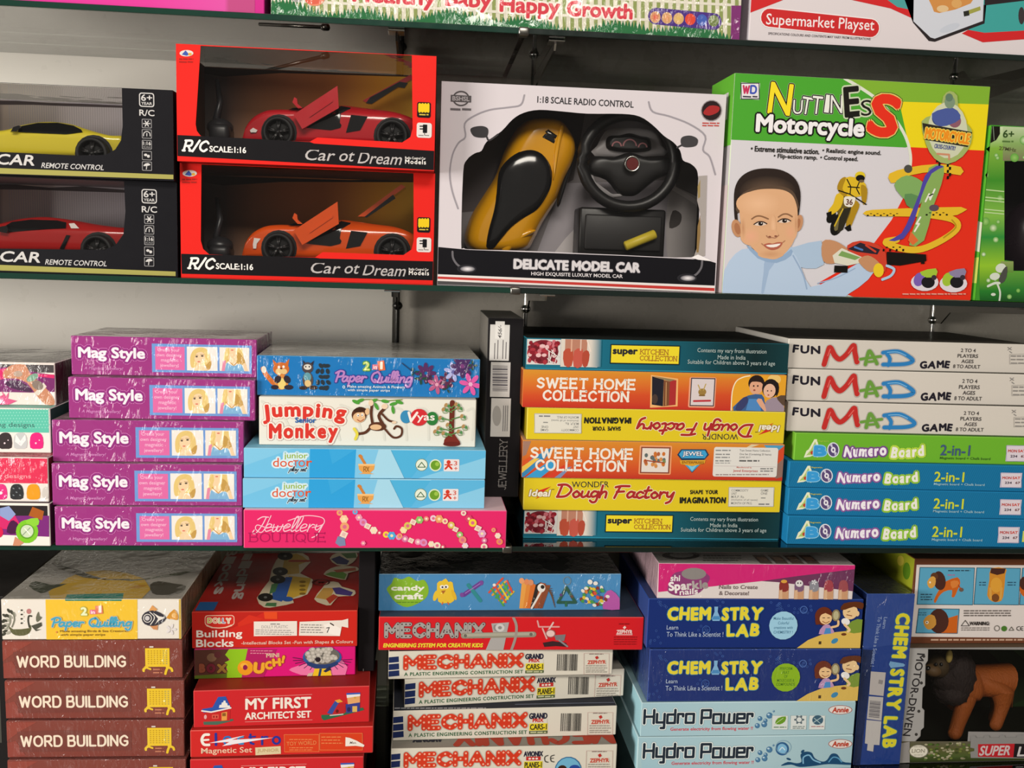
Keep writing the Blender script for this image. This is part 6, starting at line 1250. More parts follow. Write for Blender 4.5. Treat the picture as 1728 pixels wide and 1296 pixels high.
A.poly([(420, 545), (500, 420), (640, 340), (900, 310), (1200, 380), (1180, 545)], '#c09a3a', 2); A.poly([(540, 548), (1022, 547), (1030, 500), (560, 510)], '#2a7a68'); A.poly([(240, 440), (300, 400), (420, 430), (560, 420), (420, 470), (340, 500)], '#45483a', 2); A.poly([(1270, 500), (1250, 430), (1320, 400), (1450, 420), (1550, 440), (1500, 500), (1350, 515)], '#4a453a', 2); A.poly([(420, 250), (620, 300), (900, 390), (1100, 380), (700, 370)], '#4a4638', 2); A.poly([(1000, 390), (1200, 380), (1640, 300), (1500, 350), (1100, 400)], '#5a5a48', 1); A.poly([(1060, 460), (1150, 430), (1240, 430), (1150, 460)], '#b0812f', 1); A.line([(820, 385), (880, 370)], 8, '#d8d2c6'); A.done('lid_picture', 'faded birds on the lid')

def word(key, q, label):
    b = Box(key, 'game_box', label, 'game box', .25, q, 'brown word game boxes'); b.carton('#7c3c33', '#6a3a34', '#3f1f1c', m=WRAP, edge='#7a4038')
    A = Art(b, m=WRAP); A.c(0, 1070, 4.937)
    A.poly([(40, 395), (300, 395), (150, 480), (40, 560)], '#8d4136'); A.poly([(45, 580), (120, 560), (200, 690), (50, 705)], '#8a3f36'); A.poly([(130, 480), (460, 470), (1090, 480), (1090, 650), (150, 660)], '#733a33', 0); A.done('colour_print')
    A.stext('WORD BUILDING', 168, 1060, 563, 86, 17, '#e9d9c4', gap=.3); A.done('title_print')
    Yl = '#e6c02c'
    A.rect(1226, 452, 1428, 610, Yl); A.up()
    for i in range(7):
        for j in range(7): A.rect(1246+i*25, 470+j*18, 1260+i*25, 480+j*18, '#c09a1f' if i < 5 else '#b0a050', same=True)
    A.line([(1240, 610), (1212, 630), (1212, 645)], 20, Yl, 4); A.line([(1225, 612), (1268, 630)], 16, Yl); A.line([(1405, 612), (1440, 625), (1448, 645)], 20, Yl, 4); A.line([(1415, 612), (1400, 640), (1392, 670)], 20, Yl, 3); A.bars(1262, 1296, (440,), 16, '#d8cfc6'); A.bars(1290, 1370, (632, 660), 14, '#c07a5a', seed=2); A.done('board_picture', 'yellow letter board'); return b
l3 = word('L3', [(8, 1148), (311, 1148), (311, 1213), (9, 1214)], 'brown word game box, second one beneath the white and yellow box')
place(l3, 'L2', 'brown word game box, first one beneath the white and yellow box'); place(l3, 'L4', 'brown word game box, third one beneath the white and yellow box'); place(l3, 'L5', 'brown word game box, fourth one down, cut by the frame at its foot')

# ---- red boxes
b = Box('M1', 'toy_box', 'large red building block box, toy cars on its lid, on top of its stack', 'game box', .30, [(317.7, 1033.5), (603, 1026), (605, 1086.7), (323, 1095)]); b.carton('#c9281f', '#a0201b', '#3a1512', m=GLOSS, edge='#cf4a3a', left='#7a1a16')
A = Art(b, m=GLOSS); A.c(300, 920, 4.8); Wh = '#ece2d8'
A.poly([(90, 545), (680, 535), (560, 600), (110, 830)], '#b8241c'); A.poly([(680, 535), (790, 532), (795, 590), (690, 590)], '#dd4a22'); A.poly([(560, 560), (690, 590), (480, 660), (470, 630)], '#cf3020'); A.done('colour_print')
A.rect(198, 566, 442, 650, '#e8c0a8', r=24); A.poly([(210, 640), (430, 636), (380, 668), (260, 672)], '#e8c0a8', 2); A.rect(204, 572, 436, 644, '#cf2f24', r=20); A.poly([(225, 634), (415, 630), (370, 660), (270, 664)], '#cf2f24', 2); A.letters('DOLLY', 220, 414, 608, 42, ['#c9b83a', '#e0a07a', '#b0c08a', '#8a8ab8', '#d8c0a0'], out=[(4, '#efe4d6')], bold=.04); A.done('maker_logo')
A.text('Building', 138, 515, 724, 74, Wh, bold=.03); A.text('Blocks', 140, 448, 792, 62, Wh, bold=.03); A.text('-Intellectual Blocks Set -Fun with Shapes & Colours', 512, 1432, 778, 34, '#e9c0b0', bold=.02, shear=.1, rot=0); A.done('title_print')
A.rect(606, 608, 962, 726, '#e6dcd2'); A.bars(740, 820, (630,), 12, '#8a8684'); A.text('DOLLY PLASTIC', 668, 886, 652, 24, '#a8a29e'); A.bars(620, 950, (680, 696, 712), 10, '#a09a96', seed=6); A.done('address_label', 'white address label')
A.poly([(980, 608), (1330, 590), (1380, 576), (1384, 650), (1330, 640), (1318, 718), (980, 720)], '#e6dcd2'); A.bars(992, 1180, (632, 652, 672, 692), 11, '#8f8a86', seed=7); A.poly([(1180, 630), (1240, 612), (1325, 660), (1318, 718), (1230, 700)], '#f0e8e0'); A.line([(1235, 616), (1262, 632)], 10, '#3a2f2a'); A.line([(1205, 655), (1228, 650), (1212, 690)], 7, '#3a3434'); A.done('price_sticker', 'torn white price sticker')
A = Art(b, 'top', GLOSS); A.c(300, 920, 4.8); Gy = '#b8aaa2'
def toplet(t, x0, y0, x1, y1, h):
    n = len(t)
    for i, ch in enumerate(t):
        k = (i+.5)/n; A.textc(ch, x0+(x1-x0)*k, y0+(y1-y0)*k, h*.54, (h if ch in 'Bbdlkhgf' else h*.78)*.8, Gy, rot=-90, bold=.04)
toplet('Building', 600, -60, 480, 440, 112); A.done('lid_lettering'); toplet('Blocks', 450, 30, 320, 400, 110); A.rect(160, 462, 310, 530, '#2a5a90'); A.done('lid_lettering')
def glow(pts, c_): A.poly([(p[0], p[1]) for p in pts], '#d8c8a8', 2)
glow([(640, 430), (740, 290), (760, 200), (850, 60), (1010, 60), (1075, 140), (990, 230), (1095, 280), (1050, 400), (930, 440), (940, 470), (800, 500), (700, 505)], 0)
A.poly([(850, 180), (870, 90), (960, 70), (1010, 90), (1060, 130), (980, 160), (985, 230), (890, 240)], '#c9a24a', 1); A.line([(920, 130), (1050, 130)], 24, '#b8402a'); A.poly([(900, 250), (1080, 270), (1040, 390), (930, 430), (860, 410)], '#d0a83a', 1); A.poly([(780, 310), (880, 260), (930, 260), (880, 420), (840, 460), (760, 440)], '#2f58a0', 1); A.poly([(760, 320), (820, 300), (790, 380), (740, 400)], '#4a7a4a')
for x, y in ((870, 90), (830, 215), (810, 280), (710, 425)): A.ell(x, y, 62, 34, '#1f1c1a'); A.ell(x, y, 14, 9, '#6a6a66')
for k in range(4): A.ell(1010, 300+k*32, 26, 10, '#8a6a20')
A.ell(890, 440, 44, 20, '#2f58a0'); A.poly([(705, 495), (720, 470), (800, 470), (795, 500)], '#4a7a4a'); A.done('cart_picture', 'toy cart of blocks on the lid')
glow([(1230, 110), (1300, 60), (1450, 60), (1440, 120), (1380, 165), (1290, 165)], 0); A.poly([(1240, 115), (1310, 90), (1390, 130), (1370, 160), (1290, 155)], '#3a3a6a', 1); A.poly([(1320, 70), (1440, 65), (1450, 105), (1370, 110)], '#5a7a4a', 1); glow([(1180, 240), (1240, 190), (1330, 170), (1450, 180), (1460, 210), (1380, 230), (1360, 285), (1270, 270)], 0); A.poly([(1190, 240), (1240, 220), (1330, 215), (1370, 240), (1350, 280), (1280, 265)], '#6a9a3f', 1); A.poly([(1260, 205), (1440, 185), (1445, 208), (1290, 225)], '#b85a3a', 1)
glow([(1105, 440), (1170, 350), (1220, 300), (1300, 305), (1330, 340), (1435, 370), (1420, 415), (1300, 420), (1240, 490), (1170, 480)], 0); A.poly([(1115, 430), (1180, 350), (1270, 350), (1230, 450)], '#c99a4a', 1); A.poly([(1250, 350), (1310, 345), (1420, 385), (1400, 415), (1280, 400)], '#4a3a7a', 1); A.poly([(1200, 440), (1260, 400), (1300, 420), (1230, 480)], '#b8402a', 1); A.ring(1160, 304, 66, 24, 8, '#5a1410'); A.text('M', 1135, 1185, 304, 18, '#5a1410'); A.done('figure_picture', 'figures of blocks on the lid')

b = Box('M2', 'game_box', 'pink and lime game box with a bowl of balls, under the large red box', 'game box', .15, [(326, 1096.7), (599, 1088), (600, 1136), (328, 1146)]); b.carton('#d81a78', '#b83a6a', '#3a1420', m=GLOSS)
A = Art(b, m=GLOSS); A.c(300, 1080, 4.8)
A.poly([(100, 70), (420, 70), (390, 120), (410, 160), (390, 240), (410, 330), (100, 330)], '#57332a'); A.poly([(410, 70), (562, 70), (520, 330), (390, 330), (400, 240), (380, 180), (420, 160), (380, 120)], '#8fc021', 0); A.poly([(562, 70), (800, 70), (700, 330), (520, 330)], '#b0205f'); A.poly([(130, 290), (400, 270), (400, 325), (130, 325)], '#5a6a22'); A.done('colour_print')
A.letters('BOX', 170, 400, 222, 74, ['#8a4a34', '#6f2432', '#8f6a2f'], bold=.08, out=[(6, '#4a2420')]); A.ell(272, 142, 40, 34, '#7a5a44'); A.ell(320, 120, 30, 26, '#5a2a2c'); A.text('MINI', 714, 820, 119, 34, '#d8b89a', bold=.04)
A.ell(548, 222, 64, 60, '#e89a22'); A.ell(546, 218, 20, 22, '#8a1f50'); A.ell(536, 205, 30, 22, '#efb040'); A.ell(546, 218, 18, 20, '#8a1f50')
for t, x0, x1, yc, h, r_ in (('U', 612, 705, 222, 92, -6), ('C', 705, 768, 200, 70, 4), ('H', 765, 835, 175, 66, 6), ('!', 842, 864, 150, 64, -12)): A.textc(t, (x0+x1)/2, yc, x1-x0, h, '#e8a832', bold=.08, rot=r_, out=[(5, '#a8402a')])
A.bars(585, 770, (84, 104), 9, '#e08aa0', seed=4); A.done('title_print')
A.poly([(920, 220), (1100, 170), (1330, 150), (1360, 270), (1100, 290), (930, 250)], '#e878a8', 2); A.up()
for a in range(14):
    t = a*math.pi/13+.05; A.line([(1170+150*math.cos(t), 150+30*math.sin(t)), (1170+240*math.cos(t), 140+100*math.sin(t))], 5, '#3a2044')
A.ell(1168, 130, 158, 84, '#2f5a9a'); A.poly([(1040, 170), (1300, 165), (1240, 215), (1110, 220)], '#2a3f70', 2); A.ell(1168, 118, 142, 70, '#6a6660'); rnd = random.Random(7)
for k in range(48):
    a = rnd.random()*6.28; q = math.sqrt(rnd.random()); x, y = 1168+130*q*math.cos(a), 115+62*q*math.sin(a); A.ell(x, y, 21, 17, '#d2ccc2', n=10, rim='#a8a298')
A.ell(1135, 148, 22, 20, '#2a2226'); A.poly([(1095, 285), (1110, 220), (1235, 218), (1250, 282)], '#e8c02a', 1); A.poly([(1140, 285), (1150, 220), (1170, 220), (1160, 285)], '#24406a'); A.poly([(1180, 240), (1230, 200), (1240, 230), (1200, 250)], '#2a3050'); A.poly([(1060, 260), (1100, 250), (1090, 290), (1050, 285)], '#c9b8a0'); A.done('bowl_picture', 'blue bowl heaped with white balls')

def arch(key, q, label):
    b = Box(key, 'toy_box', label, 'game box', .25, q, 'red architect set boxes'); b.carton('#c9272c', '#8f2420', '#5a1a1a', m=GLOSS, edge='#d04a48')
    A = Art(b, m=GLOSS); A.c(300, 1080, 4.8)
    A.text('MY FIRST', 570, 1104, 512, 92, '#ece0d6', bold=.035, rot=0); A.text('ARCHITECT SET', 568, 1106, 608, 58, '#ece0d6', bold=.035); A.line([(568, 462), (1106, 442)], 3, '#e0a8a0'); A.line([(568, 664), (1110, 644)], 3, '#e0a8a0'); A.done('title_print')
    A.poly([(215, 665), (465, 640), (470, 655), (330, 690), (220, 690)], '#4a6a5a', 1); A.poly([(222, 590), (440, 565), (440, 655), (225, 665)], '#c02a2a'); A.poly([(200, 560), (290, 545), (335, 460), (400, 455), (445, 545), (330, 575), (215, 590)], '#2f55a8', 1); A.poly([(345, 550), (350, 525), (365, 525), (368, 505), (380, 505), (383, 490), (398, 490), (402, 508), (415, 512), (418, 530), (436, 530), (440, 548)], '#e6e2dc'); A.line([(200, 575), (280, 585), (445, 550)], 12, '#e6e2dc'); A.poly([(368, 590), (415, 582), (415, 650), (370, 655)], '#e09a4a'); A.rect(375, 592, 405, 618, '#8a5a2a'); A.ell(232, 625, 12, 18, '#d8a8a8'); A.rect(288, 605, 345, 640, '#d85a4a'); A.rect(298, 615, 310, 632, '#8a1a1a'); A.rect(322, 615, 334, 632, '#8a1a1a'); A.done('house_picture', 'toy house with blue roof')
    A.poly([(1180, 605), (1300, 600), (1500, 545), (1512, 565), (1200, 648), (1182, 630)], '#2f6a4a', 1); A.poly([(1225, 590), (1290, 490), (1325, 500), (1265, 600)], '#3a4f9a'); A.poly([(1285, 490), (1325, 480), (1350, 500), (1310, 510)], '#e0a03a'); A.poly([(1265, 600), (1310, 520), (1370, 510), (1365, 590)], '#b8262c'); A.ell(1305, 575, 12, 14, '#6a1a1a'); A.poly([(1370, 520), (1480, 500), (1478, 575), (1375, 590)], '#3a3f8a'); A.rect(1422, 535, 1458, 580, '#d8b060'); A.poly([(1378, 445), (1480, 440), (1480, 505), (1388, 520)], '#e0a46a'); A.poly([(1376, 440), (1482, 430), (1482, 455), (1380, 470)], '#e6e2e0'); A.poly([(1376, 432), (1482, 428), (1482, 440), (1376, 446)], '#3a5ab0'); A.ell(1442, 468, 10, 8, '#c9a040'); A.ell(1395, 560, 14, 18, '#2a2a5a'); A.line([(1250, 608), (1350, 598)], 7, '#dcd6d0'); A.done('train_picture', 'toy station of blocks'); return b
m3 = arch('M3', [(325, 1165.4), (624, 1158.7), (623, 1217.5), (328, 1229.6)], 'red architect set box with a toy house, between the pink box and the magnetic set')
A = Art(m3, 'top', GLOSS) if False else None
place(m3, 'M5', 'red architect set box with a toy house, lowest, cut by the frame')
b = Box('M4', 'toy_box', 'red magnetic set box with blue and white title and a curling white sticker', 'game box', .25, [(321, 1233), (630, 1225.8), (629, 1270.6), (321, 1279)]); b.carton('#cc2a28', '#b02622', '#7a1c1a', m=GLOSS, edge='#d85a52')
A = Art(b, m=GLOSS); A.c(300, 1080, 4.8); A.poly([(860, 765), (1500, 750), (1500, 895), (865, 915)], '#d5401f'); A.done('colour_print')
A.line([(252, 766), (215, 770), (196, 808), (212, 846), (254, 850)], 22, '#ece4dc', 4); A.line([(198, 812), (250, 808)], 16, '#ece4dc'); Bl = '#2a3596'
A.line([(310, 760), (310, 850)], 20, Bl); A.line([(375, 815), (430, 805), (415, 785), (385, 790), (375, 815), (390, 845), (430, 845)], 16, '#2f6fb8', 4); A.line([(530, 785), (500, 790), (490, 815), (500, 838), (530, 840)], 17, '#3a86c0', 4); A.line([(590, 765), (592, 835), (615, 842)], 17, Bl); A.line([(580, 785), (628, 782)], 14, Bl); A.line([(685, 785), (685, 845)], 17, Bl); A.line([(685, 805), (705, 785), (728, 785)], 15, Bl, 3); A.ring(800, 812, 28, 28, 17, Bl)
A.poly([(250, 835), (545, 772), (440, 808), (780, 790), (360, 860), (420, 825)], '#e9e4ea'); A.done('title_print'); A.text('Magnetic Set', 190, 605, 900, 60, '#e9c4a8', bold=.01); A.rect(630, 865, 836, 928, '#d8c9a0', rot=2); A.text('JUNIOR', 645, 822, 897, 36, '#c0a87a', bold=.05); A.done('caption_print')
A.frame(866, 765, 1145, 905, 4, '#e07a4a'); A.frame(1152, 755, 1496, 890, 4, '#e07a4a'); A.text('TOY WORLD', 884, 1125, 835, 32, '#e5854f', bold=.01, rot=1); A.bars(905, 1100, (805, 872, 890), 9, '#e5854f'); A.bars(1165, 1340, (785, 810, 835), 10, '#e5854f', seed=5); A.done('address_print')
A.poly([(1360, 786), (1395, 792), (1450, 815), (1512, 850), (1505, 865), (1440, 856), (1358, 860)], '#ebe4da'); A.text('Max.', 1395, 1450, 830, 20, '#6a5a54', shear=.2); A.done('price_sticker', 'curling white sticker')
# black box standing behind
b = Box('S', 'game_box', 'narrow black box standing upright behind the red boxes', 'game box', .2); b.carton('#151214', '#1d1a1c', '#121012'); A = Art(b); A.stext('TEL', 610-12, 610+12, 1141, 6, 1.4, '#7a7674', rot=90); A.done('caption_print')

# ---- construction sets
b = Box('N1', 'craft_box', 'light blue candy craft box with stick animals and buttons, on top of its stack', 'game box', .25, [(641, 968), (1049, 968.6), (1045, 1029), (637, 1031)]); b.carton('#4a8cc0', '#2c2d2c', '#2f5f88', m=WRAP, edge='#7aaace', left='#8fb4cc')
A = Art(b, m=WRAP); A.c(620, 920, 3.6)
A.poly([(130, 290), (120, 260), (150, 230), (170, 195), (215, 205), (260, 188), (305, 215), (350, 208), (375, 250), (370, 300), (330, 340), (240, 375), (170, 345)], '#86b52e', 3); A.text('candy', 146, 352, 262, 42, '#eceadd', bold=.06); A.text('craft', 164, 342, 308, 40, '#eceadd', bold=.06); A.bars(175, 325, (345,), 8, '#5f8a22'); A.done('title_print')
A.poly([(432, 340), (430, 230), (460, 215), (485, 200), (500, 222), (525, 225), (530, 335), (480, 350)], '#e8c234', 2); A.ell(418, 305, 14, 34, '#e8c234', rot=20); A.ell(530, 300, 12, 34, '#e0b52c', rot=-20); A.ell(460, 252, 14, 12, '#f0ece0'); A.ell(485, 250, 14, 12, '#f0ece0'); A.ell(462, 253, 6, 6, Dk); A.ell(483, 252, 6, 6, Dk); A.poly([(452, 275), (482, 272), (465, 295)], '#b06a2a'); A.line([(460, 345), (455, 358)], 6, '#d8603a'); A.line([(490, 345), (495, 358)], 6, '#d8603a')
A.line([(590, 300), (700, 225)], 26, '#6a3a90'); A.ell(578, 300, 12, 14, '#7a4a9a'); A.ell(700, 228, 12, 14, '#7a4a9a'); A.line([(620, 240), (690, 335)], 22, '#2f8a90'); A.line([(600, 290), (690, 232)], 6, '#9a70b8')
for k, c_ in enumerate(('#d8503a', '#e0a03a', '#4fa04a', '#d8703a', '#c9c03a')): A.line([(745+k*20, 285+k*16), (830+k*16, 200+k*20)], 12, c_)
for k, c_ in enumerate(('#4fa04a', '#d8503a', '#e0d03a', '#5ab04a', '#d84a3a')): A.line([(760+k*24, 262-k*12), (830+k*14, 365-k*20)], 10, c_)
A.ell(778, 240, 10, 9, '#e8e4dc')
for k, c_ in enumerate(('#e8a04a', '#e08a3a', '#d8702f', '#2a2422', '#a0522f', '#8a4a2f')): A.poly([(925+k*22, 382), (945+k*28, 225+(k % 2)*14), (978+k*28, 222+(k % 3)*10), (955+k*22, 382)], c_, 0)
A.ell(1062, 258, 24, 26, '#e8e4de'); A.ell(1070, 252, 12, 12, '#2a2422'); A.line([(1060, 280), (1000, 380)], 12, '#e8e0d6')
for k in range(9): A.line([(1095+k*3, 260+k*4), (1125+k*2, 262+k*14)], 4, '#6a4a2f')
for p_, c_ in (((945, 215), '#e8a070'), ((975, 222), '#e08a5a'), ((1000, 225), '#d8906a')): A.ell(p_[0], p_[1], 16, 18, c_)
A.line([(1160, 345), (1212, 255), (1265, 345)], 18, '#2f5a4a', closed=True); A.ell(1180, 300, 9, 9, '#5a3a70'); A.ell(1245, 310, 9, 9, '#6a4a3a'); A.ring(1218, 215, 22, 24, 4, '#7a8a90'); A.line([(1208, 350), (1208, 365)], 14, '#2f6a4a')
A.poly([(1430, 385), (1440, 300), (1480, 270), (1530, 320), (1535, 388)], '#b85aa8', 2); rnd = random.Random(21)
for k in range(46):
    a = rnd.random()*6.28; q = math.sqrt(rnd.random()); A.ell(1378+84*q*math.cos(a), 305+58*q*math.sin(a), 13, 10, rnd.choice(('#d8503a', '#4f9a4a', '#e0c03a', '#e8e2d8', '#3a6ab0', '#d8803a', '#8a3a2f')), n=9, rot=rnd.random()*90)
A.ell(1355, 222, 15, 15, '#ebe6de'); A.ell(1388, 230, 14, 12, '#ebe6de'); A.done('craft_picture', 'row of stick animals and buttons')

b = Box('N2', 'toy_box', 'red construction set box with grey metal strips and helicopter, under the light blue box', 'game box', .25, [(641, 1041), (1086.7, 1042), (1085, 1096), (637, 1097)]); b.carton('#cf1f26', '#3a4456', '#8a1a1c', m=GLOSS, edge='#d84a48')
A = Art(b, m=GLOSS); A.c(620, 920, 3.6)
A.stext('MECHANIX', 118, 712, 516, 72, 23, '#a29c98', gap=.3, out=[(3, '#5a3a3a')], dots='#3a2f30'); A.done('title_print', 'grey metal strip lettering'); A.text('ENGINEERING SYSTEM FOR CREATIVE KIDS', 96, 708, 606, 26, '#e6d23a', bold=.05, shear=.15); A.done('caption_print')
A.poly([(760, 475), (868, 468), (830, 634), (722, 634), (770, 530)], '#a8a4a2'); A.poly([(775, 485), (840, 482), (820, 520), (780, 520)], '#8a8684', 2); A.line([(590, 548), (1015, 540)], 34, '#8f8a7a'); A.line([(592, 545), (1010, 536)], 18, '#a8a494'); A.ell(600, 548, 10, 10, '#6a665c'); A.ell(1000, 540, 10, 10, '#6a665c'); A.line([(895, 440), (912, 490), (905, 560), (880, 632)], 16, '#9a8f88', 4); A.ell(812, 500, 28, 24, '#c9c6c4'); A.ell(812, 500, 12, 10, '#8a8684'); A.done('strip_picture')
A.line([(1040, 460), (1048, 495), (1170, 495)], 9, '#d89a98'); A.line([(1070, 505), (1095, 565)], 9, '#d8a8a4'); A.line([(1135, 470), (1090, 540)], 10, '#dcb8b4'); A.ell(1118, 535, 28, 22, '#e0c0bc'); A.ring(1118, 535, 28, 22, 6, '#a05a5a'); A.poly([(1140, 545), (1210, 540), (1200, 580), (1150, 575)], '#7a7478'); A.poly([(1070, 590), (1130, 580), (1210, 590), (1225, 615), (1150, 610), (1080, 615)], '#3a2428'); A.line([(1170, 575), (1220, 612)], 10, '#8a8488'); A.done('helicopter_picture')
A.bars(1530, 1595, (478,), 8, '#8a1418'); A.text('ZEPHYR', 1516, 1612, 524, 24, '#e8c8c4', bold=.05, arc=2); A.line([(1516, 542), (1610, 542)], 4, '#e8c8c4'); A.rect(1556, 492, 1572, 506, '#e8c8c4', rot=45); A.bars(1500, 1640, (556, 570, 584, 598), 8, '#9a181c', seed=4, rag=.02); A.done('maker_logo')

def mech(key, q, cut, o, label, kind, marks):
    b = Box(key, 'toy_box', label, 'game box', .25, q, 'white construction set boxes'); b.carton('#d8d2c4', '#30323a' if key == 'N5' else '#8a867c', '#6a665e', edge='#cfc9bb')
    A = Art(b); A.c(*cut); P = lambda x, y: (x+o[0]+(x-160)*o[2], y+o[1]-(x-160)*o[3])
    def sl(x, y): return P(x, y)
    A.poly([sl(152, 472), sl(214, 466), sl(214, 500), sl(152, 506)], '#1f2c58'); A.poly([sl(152, 514), sl(214, 508), sl(214, 544), sl(152, 550)], '#1f2c58'); A.poly([sl(152, 556), sl(214, 550), sl(214, 584), sl(152, 590)], '#1f2c58'); A.done('square_print')
    x0, y0 = sl(250, 500); x1, y1 = sl(930, 490); A.stext('MECHANIX', x0, x1, (y0+y1)/2, 66, 29, '#cf3a22', gap=.3, out=[(4, '#b5b0a2')], dots='#eeb094')
    x0, y0 = sl(238, 572); x1, y1 = sl(940, 560); A.text('A PLASTIC ENGINEERING CONSTRUCTION SET', x0, x1, (y0+y1)/2, 22, '#3f6a4a', bold=.03, sp=1.15); A.done('title_print')
    x0, y0 = sl(958, 462); x1, y1 = sl(1072, 462)
    if kind == 'cars': A.text('GRAND', x0, x1, y0, 36, '#2a2a3c', bold=.05); A.rect(x0+4, y0+19, x1-2, y0+44, '#d8d2c4'); A.text('PRIX', x0+22, x1-24, y0+26, 22, '#c0302a', bold=.06)
    else: A.text('AVIONIX', x0-2, x1+2, y0, 32, '#2a2a3c', bold=.05); A.rect(x0+14, y0+16, x1-12, y0+38, '#c0302a'); A.text('* * *', x0+28, x1-28, y0+28, 12, '#efe6dc', bold=.08)
    A.rect(x0+2, y0+44, x1, y0+86, '#e3cf2a'); A.text('CARS-1' if kind == 'cars' else 'PLANES-1', x0+6, x1-4, y0+65, 34, '#2a2824', bold=.03); A.rect(x0, y0+88, x1, y0+106, '#4a5a34'); A.bars(x0+8, x1-8, (y0+97,), 10, '#c9c9a0', rag=0); A.done('set_print')
    if marks == 'bar':
        p, q_ = sl(1155, 450), sl(1288, 548); A.barcode(p[0], p[1]-4, q_[0], q_[1]+4, '#4a4844', seed=5); A.done('barcode_print')
        p = sl(1408, 500)
    else:
        p = sl(1110, 488); A.line([(p[0]-6, p[1]-18), (p[0]-22, p[1]-12), (p[0]-26, p[1]+2), (p[0]-20, p[1]+18), (p[0]-4, p[1]+22)], 6, '#4a4844', 3); A.line([(p[0]+32, p[1]-20), (p[0]+14, p[1]-14), (p[0]+10, p[1]), (p[0]+16, p[1]+16), (p[0]+32, p[1]+20)], 6, '#4a4844', 3); A.line([(p[0]+10, p[1]), (p[0]+28, p[1]-2)], 5, '#4a4844'); A.done('approval_mark')
        q_ = sl(1230, 560); A.ell(q_[0], q_[1], 84, 84, '#2f6a9a'); A.ell(q_[0], q_[1], 78, 78, '#6fb0d0'); A.ell(q_[0]-36, q_[1]-6, 30, 28, '#3a2418'); A.ell(q_[0]-38, q_[1]+8, 20, 18, '#dba88a'); A.ell(q_[0]+40, q_[1]-14, 34, 22, '#2a4a98'); A.ell(q_[0]+34, q_[1]+6, 20, 18, '#dba88a'); A.done('children_picture')
        p = sl(1420, 500)
    A.frame(p[0]-82, p[1]-60, p[0]+80, p[1]+74, 3, '#c9b0a6'); A.bars(p[0]-48, p[0]+44, (p[1]-56,), 8, '#8a7a74'); A.rect(p[0]-8, p[1]-42, p[0]+10, p[1]-24, '#b8302a', rot=30); A.text('ZEPHYR', p[0]-60, p[0]+60, p[1]-4, 26, '#c05a4a', bold=.07, out=[(3, '#e6ded0')]); A.bars(p[0]-70, p[0]+68, (p[1]+20, p[1]+34, p[1]+48, p[1]+60), 8, '#9a948a', seed=7); A.done('maker_logo'); return b
CZ = (620, 1080, 3.6)
n5 = mech('N5', [(664, 1201.7), (1041, 1191), (1039.4, 1240), (661.7, 1248.6)], CZ, (0, 0, 0, 0), 'white construction set box with racing car wording, lower one, on the lowest white box', 'cars', 'bar')
A = Art(n5, 'top'); A.c(*CZ); A.bars(165, 725, (415,), 9, '#a8a8ac', rag=.02); A.line([(900, 392), (1500, 380)], 6, '#6a7080'); A.done('lid_print')
place(n5, 'N3', 'white construction set box with racing car wording, upper one, right under the red box')
mech('N4', [(682.5, 1148), (1053, 1129), (1053, 1174), (683, 1193)], CZ, (75, -202, -.021, .019), 'white construction set box with aeroplane wording, standing askew between the two racing ones', 'planes', 'bar')
n6 = mech('N6', [(659, 1264.7), (1041, 1257), (1040, 1304), (660, 1312)], CZ, (-17, 225, .004, -.007), 'white construction set box with round picture of children, lowest, cut by the frame', 'planes', 'kids')
A = Art(n6, 'top'); W_, D_ = n6.W, n6.D; A.o = (0, 0, 1)
c0 = n6.pix((.03, .035, n6.H)); A.stext('MECHANIX', c0[0]-110, c0[0]+150, c0[1], 26, 8, '#a8402f', rot=180, gap=.3); c0 = n6.pix((-.125, .03, n6.H)); A.textc('AVIONIX', c0[0], c0[1], 52, 12, '#2f2f38', rot=180, bold=.05); A.done('lid_print')

# ---- science boxes
b = Box('O1', 'craft_box', 'pink and white nail craft box with painted fingers, on top of the blue science boxes', 'game box', .24, [(1112, 950.5), (1443, 953), (1439, 1013), (1108, 1009)]); b.carton('#ded4d2', '#a39c98', '#6a3a54', m=WRAP, left='#c9a8b0', edge='#d8b8c2')
A = Art(b, m=WRAP); A.c(1050, 920, 3.447)
A.poly([(214, 106), (1356, 114), (1354, 140), (1250, 155), (800, 208), (500, 240), (208, 270)], '#cf2274'); A.poly([(800, 208), (1000, 180), (1354, 138), (1350, 270), (900, 215)], '#6a3258'); A.done('panel_print')
A.poly([(262, 240), (290, 170), (340, 150), (430, 140), (500, 180), (480, 230), (430, 280), (330, 292), (270, 275)], '#8a3a72', 3); A.ell(410, 165, 70, 34, '#8a8482'); A.text('shi', 278, 332, 190, 36, '#ece6e4', bold=.03); A.letters('Sparkle', 266, 490, 226, 52, ['#f0eae8', '#f0eae8', '#e0d8d6', '#c9c0be', '#b0a8a6', '#9a9290', '#9a9290'], bold=.05, gap=.02, rots=(8,), dy=(8, 6, 4, 2, 0, -2, -4)); A.text('nails', 328, 432, 268, 34, '#ece6e4', bold=.03, rot=5); A.done('title_print'); A.text('Nails to Create', 552, 776, 242, 24, '#7a6a6a', bold=.03); A.text('& Decorate!', 552, 725, 278, 24, '#7a6a6a', bold=.03); A.done('caption_print')
